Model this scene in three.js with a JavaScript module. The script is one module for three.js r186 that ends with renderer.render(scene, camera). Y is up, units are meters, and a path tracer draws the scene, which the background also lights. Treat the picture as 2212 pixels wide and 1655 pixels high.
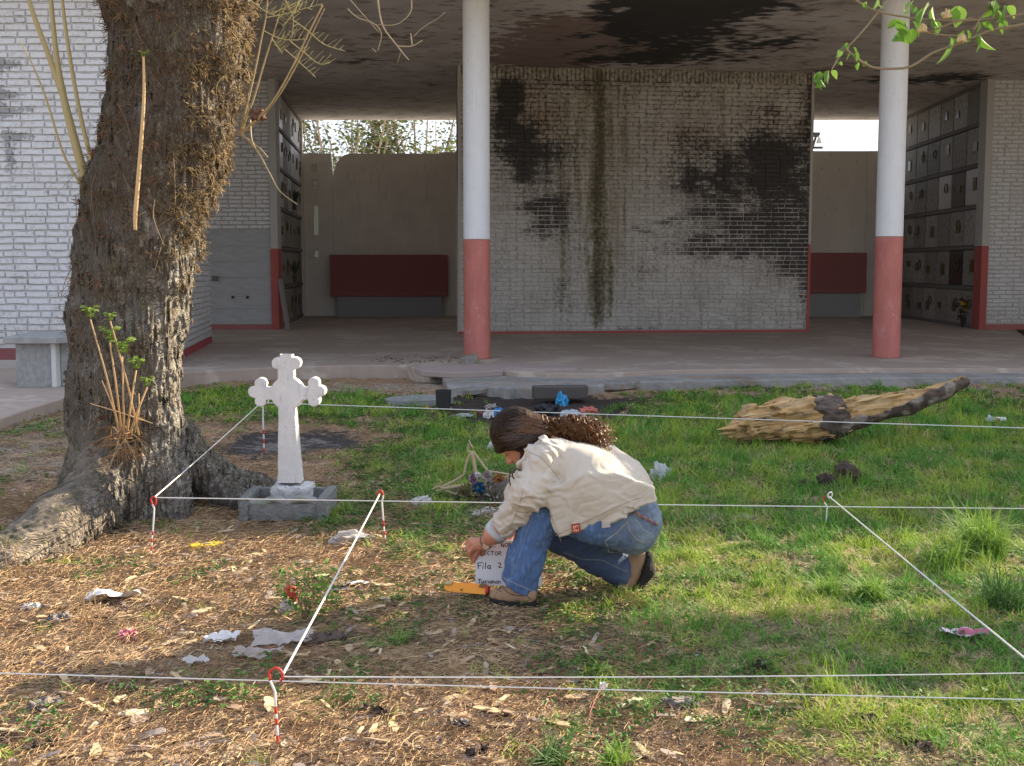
import * as THREE from 'three';
import { mergeGeometries } from 'three/addons/utils/BufferGeometryUtils.js';
import { createNoise3D, createNoise2D } from 'simplex-noise';

// ------------------------------------------------------------------ camera, sky, sun, exposure
const scene = new THREE.Scene();
const EYE = 1.35, PITCH = 5 * Math.PI / 180, FOC = 2400, PW = 2212, PH = 1655, SHIFT = 42;
const camera = new THREE.PerspectiveCamera(2 * Math.atan(PH / 2 / FOC) * 180 / Math.PI, PW / PH, 0.1, 400);
camera.position.set(0, EYE, 0);
camera.rotation.set(-PITCH, 0, 0);
camera.setViewOffset(PW, PH, 0, SHIFT, PW, PH);
scene.add(camera);

const renderer = new THREE.WebGLRenderer({ antialias: true });
renderer.toneMapping = THREE.LinearToneMapping;
renderer.toneMappingExposure = 2.8;
renderer.shadowMap.enabled = true;

const SUN_EL = 22.2 * Math.PI / 180, SUN_AZ = 33 * Math.PI / 180;          // low sun, from the right and behind the building
const sunDir = new THREE.Vector3(Math.cos(SUN_EL) * Math.cos(SUN_AZ), Math.sin(SUN_EL), -Math.cos(SUN_EL) * Math.sin(SUN_AZ));
const sun = new THREE.DirectionalLight(new THREE.Color(1.0, 0.84, 0.6), 5);
sun.position.copy(sunDir).multiplyScalar(60);
sun.castShadow = true;
sun.shadow.mapSize.set(4096, 4096);
Object.assign(sun.shadow.camera, { left: -25, right: 25, top: 25, bottom: -25, near: 1, far: 140 });
sun.shadow.radius = 1;
scene.add(sun);

const skyTexture = (() => {
  const w = 512, h = 256, data = new Float32Array(w * h * 4);
  for (let j = 0; j < h; j++) for (let i = 0; i < w; i++) {
    const el = ((j + 0.5) / h - 0.5) * Math.PI, az = ((i + 0.5) / w - 0.5) * 2 * Math.PI;
    const d = [Math.cos(el) * Math.cos(az), Math.sin(el), Math.cos(el) * Math.sin(az)];
    const c = d[0] * sunDir.x + d[1] * sunDir.y + d[2] * sunDir.z;
    const up = Math.max(0, d[1]), hz = Math.exp(-up * 3.2), gl = Math.pow(Math.max(0, c), 6) * 0.9 + Math.pow(Math.max(0, c), 60) * 2;
    const o = (j * w + i) * 4;
    let r = 0.58 + 0.52 * hz + gl, g = 0.69 + 0.46 * hz + gl * 0.93, b = 0.95 + 0.26 * hz + gl * 0.8;
    if (d[1] < 0) { r = 0.30; g = 0.26; b = 0.2; }
    data[o] = r; data[o + 1] = g; data[o + 2] = b; data[o + 3] = 1;
  }
  const t = new THREE.DataTexture(data, w, h, THREE.RGBAFormat, THREE.FloatType);
  t.mapping = THREE.EquirectangularReflectionMapping; t.magFilter = THREE.LinearFilter; t.minFilter = THREE.LinearFilter; t.needsUpdate = true;
  return t;
})();
scene.background = skyTexture;
scene.environment = skyTexture;
scene.backgroundIntensity = scene.environmentIntensity = 0.45;

// ------------------------------------------------------------------ helpers
const V = (x, y, z) => new THREE.Vector3(x, y, z);
const rgb = (r, g, b) => new THREE.Color().setRGB(r, g, b);
function mulberry(a) { return () => { a = (a + 0x6D2B79F5) | 0; let t = Math.imul(a ^ (a >>> 15), 1 | a); t = (t + Math.imul(t ^ (t >>> 7), 61 | t)) ^ t; return ((t ^ (t >>> 14)) >>> 0) / 4294967296; }; }
const rnd = mulberry(11), N3 = createNoise3D(mulberry(5)), N2 = createNoise2D(mulberry(6));
const R = (a, b) => a + (b - a) * rnd();
const lerp = (a, b, t) => a + (b - a) * t, clamp = (x, a = 0, b = 1) => Math.min(b, Math.max(a, x));
const smooth = (a, b, x) => { const t = clamp((x - a) / (b - a)); return t * t * (3 - 2 * t); };
const fbm2 = (x, y, o = 4) => { let s = 0, a = 0.5; for (let i = 0; i < o; i++) { s += a * N2(x, y); x = x * 2.03 + 7.1; y = y * 2.03 + 3.7; a *= 0.5; } return s; };
const fbm3 = (x, y, z, o = 3) => { let s = 0, a = 0.5; for (let i = 0; i < o; i++) { s += a * N3(x, y, z); x = x * 2.03 + 7.1; y *= 2.03; z = z * 2.03 + 3.7; a *= 0.5; } return s; };
// a photograph position (measured on a 2212 x 1655 copy) as a ray from the eye; P at a depth, G on a level
const SP = Math.sin(PITCH), CP = Math.cos(PITCH);
function ray(px, py) { const rx = (px - PW / 2) / FOC, ry = -(py + SHIFT - PH / 2) / FOC; return V(rx, ry * CP - SP, -(ry * SP + CP)); }
function P(px, py, depth) { const r = ray(px, py); return V(0, EYE, 0).addScaledVector(r, depth / -r.z); }
function G(px, py, y = 0) { const r = ray(px, py); return V(0, EYE, 0).addScaledVector(r, (y - EYE) / r.y); }
function toPx(x, y, z) { const Y = y - EYE, u = Y * CP - z * SP, w = -(Y * SP + z * CP) * 1; const f = -(Y * SP) * -1; const fy = Y * CP + (-z) * SP, fz = (-z) * CP - Y * SP; return [PW / 2 + FOC * x / fz, PH / 2 - SHIFT - FOC * fy / fz]; }
const FLOOR = 0.14, STEP = 0.085, CEIL = 4.87;
const FL = (px, py) => G(px, py, FLOOR);

const used = {};
function numbered(n) { used[n] = (used[n] ?? -1) + 1; return used[n] ? n + '_' + String(used[n]).padStart(3, '0') : n; }
function tag(o, label, category, group, kind) { if (label) o.userData.label = label; if (category) o.userData.category = category; if (group) o.userData.group = group; if (kind) o.userData.kind = kind; return o; }
function shadows(o) { o.castShadow = true; o.receiveShadow = true; return o; }
function thing(name, label, category, pos = V(0, 0, 0), group, rotY = 0) { const g = new THREE.Group(); g.name = numbered(name); g.position.copy(pos); g.rotation.y = rotY; scene.add(g); return tag(g, label, category, group); }
function part(parent, name, geo, mat, kind) { const m = shadows(new THREE.Mesh(geo, mat)); m.name = name; parent.add(m); if (kind) m.userData.kind = kind; return m; }
function single(name, label, category, geo, mat, group) { const m = shadows(new THREE.Mesh(geo, mat)); m.name = numbered(name); scene.add(m); return tag(m, label, category, group); }
function struct(name, geo, mat) { const m = shadows(new THREE.Mesh(geo, mat)); m.name = name; m.userData.kind = 'structure'; scene.add(m); return m; }
function local(geo, p) { return geo.translate(-p.x, -p.y, -p.z); }
function std(color, roughness = 0.9, o = {}) { return new THREE.MeshStandardMaterial({ color, roughness, side: THREE.DoubleSide, ...o }); }
function tex(w, h, fn, srgb = true) {                                    // fn(u, v) -> [r,g,b] linear 0..1 ; v upwards
  const d = new Uint8Array(w * h * 4), enc = (c) => { c = clamp(c); return 255 * (srgb ? (c <= 0.0031308 ? 12.92 * c : 1.055 * Math.pow(c, 1 / 2.4) - 0.055) : c) + 0.5; };
  for (let j = 0; j < h; j++) for (let i = 0; i < w; i++) { const c = fn((i + 0.5) / w, (j + 0.5) / h), o = (j * w + i) * 4; d[o] = enc(c[0]); d[o + 1] = enc(c[1]); d[o + 2] = enc(c[2]); d[o + 3] = 255; }
  const t = new THREE.DataTexture(d, w, h, THREE.RGBAFormat); t.magFilter = THREE.LinearFilter; t.minFilter = THREE.LinearMipmapLinearFilter; t.generateMipmaps = true;
  t.wrapS = t.wrapT = THREE.RepeatWrapping; if (srgb) t.colorSpace = THREE.SRGBColorSpace; t.needsUpdate = true; return t;
}
const grainBump = tex(256, 256, (u, v) => { const n = 0.5 + 0.35 * fbm2(u * 22, v * 22, 3) + 0.15 * rnd(); return [n, n, n]; }, false);
function bump(scale, rep) { const t = grainBump.clone(); t.repeat.set(rep, rep); t.needsUpdate = true; return { bumpMap: t, bumpScale: scale }; }
function box(w, h, d, x = 0, y = 0, z = 0) { return new THREE.BoxGeometry(w, h, d).translate(x, y, z); }
// a box with its corners eased and its faces slightly uneven
function stoneBox(w, h, d, bev = 0.01, jag = 0.004, seg = 6, seed = 1) {
  const g = new THREE.BoxGeometry(w, h, d, seg, Math.max(1, Math.round(seg * h / w)), Math.max(1, Math.round(seg * d / w))), p = g.attributes.position;
  for (let i = 0; i < p.count; i++) {
    let q = V(p.getX(i), p.getY(i), p.getZ(i)), c = V(clamp(q.x, -w / 2 + bev, w / 2 - bev), clamp(q.y, -h / 2 + bev, h / 2 - bev), clamp(q.z, -d / 2 + bev, d / 2 - bev)), e = q.clone().sub(c);
    if (e.length() > bev) e.setLength(bev);
    q = c.add(e);
    const s = 1 / Math.max(w, d) * 4;
    q.x += jag * N3(q.x * s * 3 + seed, q.y * s * 3, q.z * s * 3); q.y += jag * N3(q.x * s * 3, q.y * s * 3 + seed * 3, q.z * s * 3); q.z += jag * N3(q.x * s * 3, q.y * s * 3, q.z * s * 3 + seed * 7);
    p.setXYZ(i, q.x, q.y, q.z);
  }
  g.computeVertexNormals(); return g;
}
// a tapered tube through points (radii: number, pair or list)
function tube(pts, radii, radial = 6, per = 5, wob = 0) {
  const curve = pts.length > 2 ? new THREE.CatmullRomCurve3(pts, false, 'centripetal') : new THREE.LineCurve3(pts[0], pts[1]);
  const n = Math.max(1, (pts.length - 1) * per), pos = [], idx = [], uv = [], L = curve.getLength();
  let prev = null;
  for (let i = 0; i <= n; i++) {
    const t = i / n, c = curve.getPoint(t), T = curve.getTangent(t);
    let u = prev ? prev.clone().addScaledVector(T, -prev.dot(T)) : (Math.abs(T.y) < 0.9 ? V(0, 1, 0) : V(1, 0, 0)).addScaledVector(T, -(Math.abs(T.y) < 0.9 ? T.y : T.x));
    u.normalize(); prev = u; const w = V().crossVectors(T, u);
    let r; if (typeof radii === 'number') r = radii; else { const f = t * (radii.length - 1), k = Math.min(radii.length - 2, Math.floor(f)); r = lerp(radii[k], radii[k + 1], f - k); }
    for (let j = 0; j <= radial; j++) {
      const a = j / radial * Math.PI * 2, rr = r * (1 + wob * N3(c.x * 30 + Math.cos(a), c.y * 30 + Math.sin(a), c.z * 30));
      const q = c.clone().addScaledVector(u, Math.cos(a) * rr).addScaledVector(w, Math.sin(a) * rr); pos.push(q.x, q.y, q.z); uv.push(j / radial * r * 6.28, t * L);
    }
  }
  const s = radial + 1;
  for (let i = 0; i < n; i++) for (let j = 0; j < radial; j++) { const a = i * s + j, b = a + s; idx.push(a, b, a + 1, a + 1, b, b + 1); }
  for (const [row, f] of [[0, 1], [n, 0]]) { const c = curve.getPoint(row / n), k = pos.length / 3; pos.push(c.x, c.y, c.z); uv.push(0, 0); for (let j = 0; j < radial; j++) { const a = row * s + j; f ? idx.push(k, a, a + 1) : idx.push(k, a + 1, a); } }
  const g = new THREE.BufferGeometry(); g.setAttribute('position', new THREE.Float32BufferAttribute(pos, 3)); g.setAttribute('uv', new THREE.Float32BufferAttribute(uv, 2)); g.setIndex(idx); g.computeVertexNormals(); return g;
}
function merged(list) { return mergeGeometries(list.map((g) => { const q = g.index ? g : g; return q; }), false); }
function paint(geo, fn) { const p = geo.attributes.position, n = geo.attributes.normal, c = new Float32Array(p.count * 3); for (let i = 0; i < p.count; i++) { const k = fn(p.getX(i), p.getY(i), p.getZ(i), n ? n.getX(i) : 0, n ? n.getY(i) : 1, n ? n.getZ(i) : 0); c.set(k, i * 3); } geo.setAttribute('color', new THREE.BufferAttribute(c, 3)); return geo; }
const solidColor = (geo, c) => paint(geo, () => c);
// the surface of a distance field (surface nets on a grid, only near the surface)
function meshSDF(fn, mn, mx, cell) {
  const nx = Math.ceil((mx.x - mn.x) / cell) + 1, ny = Math.ceil((mx.y - mn.y) / cell) + 1, nz = Math.ceil((mx.z - mn.z) / cell) + 1, f = new Float32Array(nx * ny * nz).fill(1);
  const B = 6, id = (i, j, k) => i + nx * (j + ny * k);
  for (let bk = 0; bk < nz; bk += B) for (let bj = 0; bj < ny; bj += B) for (let bi = 0; bi < nx; bi += B) {
    const d = fn(mn.x + (bi + B / 2) * cell, mn.y + (bj + B / 2) * cell, mn.z + (bk + B / 2) * cell), far = Math.abs(d) > cell * (B + 2) * 0.87 * 1.35 + 0.02;
    for (let k = bk; k < Math.min(nz, bk + B); k++) for (let j = bj; j < Math.min(ny, bj + B); j++) for (let i = bi; i < Math.min(nx, bi + B); i++) f[id(i, j, k)] = far ? d : fn(mn.x + i * cell, mn.y + j * cell, mn.z + k * cell);
  }
  const vid = new Int32Array(nx * ny * nz).fill(-1), pos = [], idx = [];
  const C = [[0, 0, 0], [1, 0, 0], [0, 1, 0], [1, 1, 0], [0, 0, 1], [1, 0, 1], [0, 1, 1], [1, 1, 1]], E = [[0, 1], [2, 3], [4, 5], [6, 7], [0, 2], [1, 3], [4, 6], [5, 7], [0, 4], [1, 5], [2, 6], [3, 7]], v = new Float32Array(8);
  for (let k = 0; k < nz - 1; k++) for (let j = 0; j < ny - 1; j++) for (let i = 0; i < nx - 1; i++) {
    let m = 0; for (let c = 0; c < 8; c++) { v[c] = f[id(i + C[c][0], j + C[c][1], k + C[c][2])]; if (v[c] < 0) m |= 1 << c; }
    if (m === 0 || m === 255) continue;
    let x = 0, y = 0, z = 0, n = 0;
    for (const [a, b] of E) if ((v[a] < 0) !== (v[b] < 0)) { const t = v[a] / (v[a] - v[b]); x += lerp(C[a][0], C[b][0], t); y += lerp(C[a][1], C[b][1], t); z += lerp(C[a][2], C[b][2], t); n++; }
    vid[id(i, j, k)] = pos.length / 3; pos.push(mn.x + (i + x / n) * cell, mn.y + (j + y / n) * cell, mn.z + (k + z / n) * cell);
  }
  const quad = (a, b, c, d, flip) => { if (a < 0 || b < 0 || c < 0 || d < 0) return; flip ? idx.push(a, c, b, a, d, c) : idx.push(a, b, c, a, c, d); };
  for (let k = 1; k < nz - 1; k++) for (let j = 1; j < ny - 1; j++) for (let i = 1; i < nx - 1; i++) {
    const s = f[id(i, j, k)] < 0;
    if (s !== f[id(i + 1, j, k)] < 0) quad(vid[id(i, j - 1, k - 1)], vid[id(i, j, k - 1)], vid[id(i, j, k)], vid[id(i, j - 1, k)], !s);
    if (s !== f[id(i, j + 1, k)] < 0) quad(vid[id(i - 1, j, k - 1)], vid[id(i - 1, j, k)], vid[id(i, j, k)], vid[id(i, j, k - 1)], !s);
    if (s !== f[id(i, j, k + 1)] < 0) quad(vid[id(i - 1, j - 1, k)], vid[id(i, j - 1, k)], vid[id(i, j, k)], vid[id(i - 1, j, k)], !s);
  }
  const g = new THREE.BufferGeometry(); g.setAttribute('position', new THREE.Float32BufferAttribute(pos, 3)); g.setIndex(idx); g.computeVertexNormals();
  const uv = new Float32Array(pos.length / 3 * 2); for (let i = 0; i < pos.length / 3; i++) { uv[i * 2] = pos[i * 3] + pos[i * 3 + 2] * 0.8; uv[i * 2 + 1] = pos[i * 3 + 1] + pos[i * 3 + 2] * 0.3; }
  g.setAttribute('uv', new THREE.BufferAttribute(uv, 2)); return g;
}
function cap(x, y, z, a, b, ra, rb) {                                     // tapered capsule
  const dx = b.x - a.x, dy = b.y - a.y, dz = b.z - a.z, t = clamp(((x - a.x) * dx + (y - a.y) * dy + (z - a.z) * dz) / (dx * dx + dy * dy + dz * dz + 1e-9));
  return Math.hypot(x - a.x - dx * t, y - a.y - dy * t, z - a.z - dz * t) - lerp(ra, rb, t);
}
const smin = (a, b, k) => { const h = Math.max(k - Math.abs(a - b), 0) / k; return Math.min(a, b) - h * h * k * 0.25; };
const smax = (a, b, k) => -smin(-a, -b, k);
function poly2(px, py, v) {                                               // signed distance to a polygon of [x, y]
  let d = 1e9, s = 1;
  for (let i = 0, j = v.length - 1; i < v.length; j = i, i++) {
    const ex = v[j][0] - v[i][0], ey = v[j][1] - v[i][1], wx = px - v[i][0], wy = py - v[i][1], t = clamp((wx * ex + wy * ey) / (ex * ex + ey * ey));
    d = Math.min(d, Math.hypot(wx - ex * t, wy - ey * t));
    const c1 = py >= v[i][1], c2 = py < v[j][1], c3 = ex * wy > ey * wx; if ((c1 && c2 && c3) || (!c1 && !c2 && !c3)) s = -s;
  }
  return s * d;
}
function crumple(w, h, d, seed, rough = 0.5, detail = 3) {               // a crumpled sheet or bag
  const g = new THREE.IcosahedronGeometry(1, detail), p = g.attributes.position;
  for (let i = 0; i < p.count; i++) { const x = p.getX(i), y = p.getY(i), z = p.getZ(i), n = 1 + rough * (N3(x * 1.7 + seed, y * 1.7, z * 1.7) + 0.6 * Math.abs(N3(x * 4 + seed, y * 4, z * 4)) - 0.2); p.setXYZ(i, x * n * w / 2, Math.max(-0.25, y * n) * h * 0.6 + h * 0.12, z * n * d / 2); }
  g.computeVertexNormals(); return g;
}
// a wrinkled flat scrap (paper, foil)
function scrap(w, d, lift, seed) {
  const g = new THREE.PlaneGeometry(w, d, 24, 16).rotateX(-Math.PI / 2), p = g.attributes.position;
  for (let i = 0; i < p.count; i++) { const x = p.getX(i), z = p.getZ(i), e = 1 + 0.18 * N2(seed + Math.atan2(z, x) * 2, seed); p.setXYZ(i, x * e, Math.max(0.002, lift * (0.26 + 0.34 * N2(x / w * 1.1 + seed, z / d * 1.1 - seed) + 0.22 * Math.abs(N2(x / w * 2.2 + z / d, z / d * 2.4 - x / w + seed)))), z * e); }
  g.computeVertexNormals(); return g;
}

// a flat broken slab with an irregular outline
function slabPoly(w, d, h, seed) {
  const r = mulberry(seed), n = 7, s = new THREE.Shape(); for (let i = 0; i < n; i++) { const a = i / n * 6.283 + (r() - 0.5) * 0.5, k = 0.82 + 0.3 * r(), q = Math.max(Math.abs(Math.cos(a)), Math.abs(Math.sin(a))), x = Math.cos(a) / q * w / 2 * k, y = Math.sin(a) / q * d / 2 * k; i ? s.lineTo(x, y) : s.moveTo(x, y); }
  return new THREE.ExtrudeGeometry(s, { depth: h, bevelEnabled: true, bevelSize: 0.008, bevelThickness: 0.008, bevelSegments: 1 }).rotateX(-Math.PI / 2);
}
// ------------------------------------------------------------------ the building
const zFront = 13.25, base0 = FL(0, 797);
// painted brick walls: backing and one mesh per brick
const BH = 0.0795, BL = 0.262;
function brickWall(o) {
  const t = thing(o.name, o.label, 'wall', o.at, null, o.turn);
  const seed = o.seed ?? 1, r = mulberry(seed), W = o.w, H = o.h, list = [];
  part(t, 'wall_backing', new THREE.BoxGeometry(W, H, 0.28).translate(W / 2, H / 2, -0.14 - 0.014), o.mortar);
  const bg = part(t, 'mortar_face', (() => { const g = new THREE.PlaneGeometry(W, H, 1, 1).translate(W / 2, H / 2, -0.011); return g; })(), o.mortar);
  bg.geometry.attributes.uv.array.set([0, 1, 1, 1, 0, 0, 1, 0]);
  const top = o.soldier ? H - 0.2 : H, rows = Math.floor((top - o.y0) / BH);
  const put = (x0, x1, y0, y1) => {
    const j = () => (r() - 0.5) * 0.006, d = (o.depth ?? 0.007) + r() * 0.005, b = 0.006 + r() * 0.004, tl = (r() - 0.5) * 0.005;
    const f = [[x0 + b + j(), y0 + b + j(), d + tl], [x1 - b + j(), y0 + b + j(), d - tl], [x1 - b + j(), y1 - b * 0.7 + j(), d - tl * 0.6], [x0 + b + j(), y1 - b * 0.7 + j(), d + tl * 0.6]];
    const k = [[x0 + j() * 0.5, y0 + j() * 0.5, -0.012], [x1 + j() * 0.5, y0 + j() * 0.5, -0.012], [x1 + j() * 0.5, y1, -0.012], [x0 + j() * 0.5, y1, -0.012]];
    const mx = (x0 + x1) / 2 + j() * 4, mid = [[mx, f[0][1] + j(), d + 0.002], [mx, f[2][1] + j(), d + 0.001]];
    const q = [[f[0], mid[0], mid[1], f[3]], [mid[0], f[1], f[2], mid[1]], [k[0], k[1], f[1], f[0]], [k[1], k[2], f[2], f[1]], [k[2], k[3], f[3], f[2]], [k[3], k[0], f[0], f[3]]];
    const pos = [], uv = []; for (const [a, bb, c, e] of q) for (const p of [a, bb, c, a, c, e]) { pos.push(...p); uv.push(p[0] / W, p[1] / H); }
    const g = new THREE.BufferGeometry(); g.setAttribute('position', new THREE.Float32BufferAttribute(pos, 3)); g.setAttribute('uv', new THREE.Float32BufferAttribute(uv, 2)); g.computeVertexNormals();
    const wp = V((x0 + x1) / 2, (y0 + y1) / 2, 0).applyAxisAngle(V(0, 1, 0), o.turn).add(o.at), [px, py] = toPx(wp.x, wp.y, wp.z);
    list.push({ g, seen: px > 4 && px < 2206 && py > 4 && !(o.hide && o.hide(px, py)), near: wp.length() + r() * 0.01 });
  };
  for (let i = 0; i < rows; i++) {
    const y0 = o.y0 + i * BH; let x = o.x0 ?? 0, off = (i % 2) * BL / 2, first = true;
    while (x < W - 0.02) {
      let l = first ? (off || BL) : (r() < (o.headers ?? 0.12) ? BL / 2 : BL); first = false;
      const wob = (r() - 0.5) * 0.012; let x1 = Math.min(W, x + l + wob); if (W - x1 < 0.06) x1 = W;
      const G0 = o.gap ?? 0.006; put(x + G0, x1 - G0, y0 + G0 + 0.003 + 0.004 * N2(x * 3, i * 2.3), y0 + BH - G0 + 0.003 * N2(x * 2, i * 3.1)); x = x1;
    }
  }
  if (o.soldier) for (let x = o.x0 ?? 0; x < W - 0.03; x += 0.078) put(x + 0.006, x + 0.072, o.y0 + rows * BH + 0.008, H - 0.008);
  list.sort((a, b) => (b.seen - a.seen) || (a.near - b.near));
  const cut = Math.min(300, list.filter((b) => b.seen).length);
  for (let i = 0; i < cut; i++) part(t, 'brick', list[i].g, o.mat);
  if (list.length > cut) part(t, 'bricks', mergeGeometries(list.slice(cut).map((b) => b.g)), o.mat, 'stuff');
  return t;
}
const paintRed = std(rgb(0.34, 0.075, 0.062), 0.7, bump(0.001, 3)), paintRedDark = std(rgb(0.33, 0.115, 0.105), 0.75, bump(0.001, 3));
function blobs(list, x, y) { let s = 0; for (const [bx, by, rx, ry, k] of list) { const dx = (x - bx) / rx; if (dx > 2.45 || dx < -2.45) continue; const dy = (y - by) / ry, e = dx * dx + dy * dy; if (e < 6) s += k * Math.exp(-e); } return s; }

// the centre wall, black with mould: positions on the wall in its own 1750 x 1305 drawing grid
const cA = FL(990, 722), cB = FL(1746, 716.5), cW = cA.distanceTo(cB), cTurn = Math.atan2(-(cB.z - cA.z), cB.x - cA.x), cH = CEIL - FLOOR;
const mould = [[360, 480, 150, 190, 0.45], [480, 800, 110, 140, 0.45], [1400, 780, 180, 200, 0.3], [1620, 850, 110, 320, 0.4], [640, 300, 280, 40, 0.4], [1120, 260, 500, 26, 0.3], [300, 330, 60, 90, 1.1], [290, 430, 60, 100, 1], [330, 560, 90, 80, 0.95], [400, 640, 130, 100, 0.8], [350, 720, 60, 60, 0.75], [480, 880, 90, 28, 1.1], [430, 905, 80, 30, .7], [440, 1000, 60, 60, 0.9], [540, 960, 80, 120, 0.6], [560, 1300, 30, 160, 0.5], [640, 1130, 60, 160, 0.35], [600, 600, 160, 60, .25],
  [1160, 720, 80, 90, 0.7], [1190, 770, 70, 60, 0.7], [1230, 900, 110, 70, 0.75], [1330, 700, 70, 90, 0.7], [1380, 850, 70, 160, 0.75], [1560, 620, 120, 130, 1], [1620, 720, 140, 160, 1], [1650, 950, 120, 160, 0.95], [1700, 1060, 70, 90, 0.9], [1480, 1110, 260, 38, 0.95], [1250, 1070, 110, 60, 0.7], [1680, 1200, 90, 60, 0.7], [1780, 1200, 40, 170, 0.9], [1780, 420, 40, 240, 0.7], [1210, 560, 110, 70, 0.5], [1440, 1010, 150, 110, 0.6], [1090, 1090, 120, 60, 0.4], [930, 1015, 60, 20, .6], [1080, 970, 90, 25, .7], [1180, 340, 60, 30, .5], [1590, 400, 80, 50, .4], [900, 1500, 180, 14, .5], [960, 1200, 90, 40, .4], [1780, 900, 60, 500, .45]];
const rust = [[400, 400, 100, 120, 0.8], [450, 490, 90, 80, 0.8], [1160, 560, 160, 90, 0.4], [800, 900, 60, 180, 0.4], [300, 900, 120, 20, 0.6]];
const streak = [[555, 330, 900, 26, .65], [730, 215, 1510, 30, 1.05], [775, 240, 1480, 55, .45], [860, 300, 1010, 15, .6], [1342, 290, 990, 17, .65], [625, 280, 820, 30, .4], [690, 700, 1500, 30, .3], [560, 900, 1420, 26, .5], [1010, 215, 340, 20, .3], [790, 1100, 1460, 12, .6], [340, 215, 420, 16, .5], [905, 215, 300, 14, .5]];
function wallStain(u, v, isMortar) {
  const zx = 50 + u * 1750, zy = 1520 - v * 1305, x = u * cW, y = v * cH;
  const row = Math.floor((y - 0.06) / BH), col = Math.floor((x + (row % 2) * BL / 2) / BL), per = 0.5 + 0.5 * N2(row * 3.7 + 0.3, col * 5.1);
  const wx = zx + 45 * fbm2(u * 9, v * 7, 3), wy = zy + 40 * fbm2(u * 9 + 9, v * 7 + 4, 3);
  const fine = fbm2(x * 10, y * 10, 3), fine2 = fbm2(x * 30, y * 34, 2), drip = fbm2(x * 6, y * 0.45, 4), wide = fbm2(u * 5 + 3, v * 5, 4);
  let m = blobs(mould, wx, wy) * (0.58 + 0.85 * per) + 0.5 * fine + 0.55 * fine2 + 0.25 * drip;
  if (isMortar) m = m * (1.1 - 0.9 * smooth(-120, 120, zy - 800 + 420 * fine + 300 * wide)) + (0.34 + 0.25 * fine) * (1 - smooth(700, 950, zy + 200 * wide));
  let st = 0; const wob = N2(zy * 0.012, zx * 0.004); for (const [sx, y0, y1, w, k] of streak) { if (zy < y0 - 40 || zy > y1 + 60) continue; const e = (wx * 0.2 + zx * 0.8 - sx) / w * (1 + 0.2 * wob); if (e > 3 || e < -3) continue; st += k * Math.exp(-e * e) * smooth(y0 - 40, y0 + 40, zy) * (1 - smooth(y1 - 90, y1 + 60, zy)); }
  st = st * (0.8 + 0.5 * fine) + 0.2 * drip;
  const rs = blobs(rust, wx, wy) * (0.7 + 0.6 * fine), bandE = (zx - 700) / 200, olive = Math.exp(-bandE * bandE) * (0.5 + 0.9 * drip) * (1 - smooth(1150, 1450, zy)), up = 1 - smooth(700, 1050, zy + 160 * wide);
  const grime = clamp(0.2 + 0.35 * wide + 0.35 * up + 0.35 * Math.max(0, drip) + 0.25 * fine + (zx > 1000 ? 0.1 : 0));
  let c = [0.52, 0.50, 0.465]; const mix = (q, k) => { k = clamp(k); c = [lerp(c[0], q[0], k), lerp(c[1], q[1], k), lerp(c[2], q[2], k)]; };
  mix([0.24, 0.205, 0.16], grime * 0.72 + 0.25 * (per - 0.5)); mix([0.25, 0.215, 0.12], olive * 0.8); mix([0.25, 0.14, 0.07], rs * 0.75);
  mix([0.15, 0.125, 0.055], smooth(0.2, 0.7, st) * 0.75); mix([0.045, 0.04, 0.024], smooth(0.6, 1.15, st) * 0.8);
  if (zy < 290) mix([0.12, 0.11, 0.08], (0.5 + fine) * (1 - smooth(225, 290, zy)) * 0.8 * (0.4 + per));
  mix([0.17, 0.14, 0.115], smooth(0.05, 0.6, m) * 0.6); mix([0.03, 0.027, 0.025], smooth(0.38, 1.05, m) * 0.93);
  return c;
}
const stainTex = tex(832, 624, (u, v) => wallStain(u, v, false)), stainMortar = tex(512, 384, (u, v) => wallStain(u, v, true));
const centreWall = brickWall({ name: 'brick_wall', label: 'white painted brick wall between the two columns, blackened by mould and drip stains', at: cA, turn: cTurn, w: cW, h: cH, y0: 0.05, seed: 3, soldier: true, mat: std(0xffffff, 0.92, { map: stainTex, ...bump(0.002, 9) }), mortar: std(0xffffff, 0.95, { map: stainMortar }), depth: 0.005, hide: (x, y) => x > 992 && x < 1062 });
part(centreWall, 'skirting', box(cW, 0.045, 0.012, cW / 2, 0.0225, 0.01), paintRed);
const jambPale = std(rgb(0.42, 0.39, 0.34), 0.9);
for (const [x, y0, y1, m] of [[0.03, 0.046, cH, jambPale], [cW - 0.02, 1.62, cH, jambPale], [cW - 0.02, 0.046, 1.62, paintRed]]) part(centreWall, 'jamb', box(0.05, y1 - y0, 0.02, x, (y0 + y1) / 2, 0.012), m);

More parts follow.
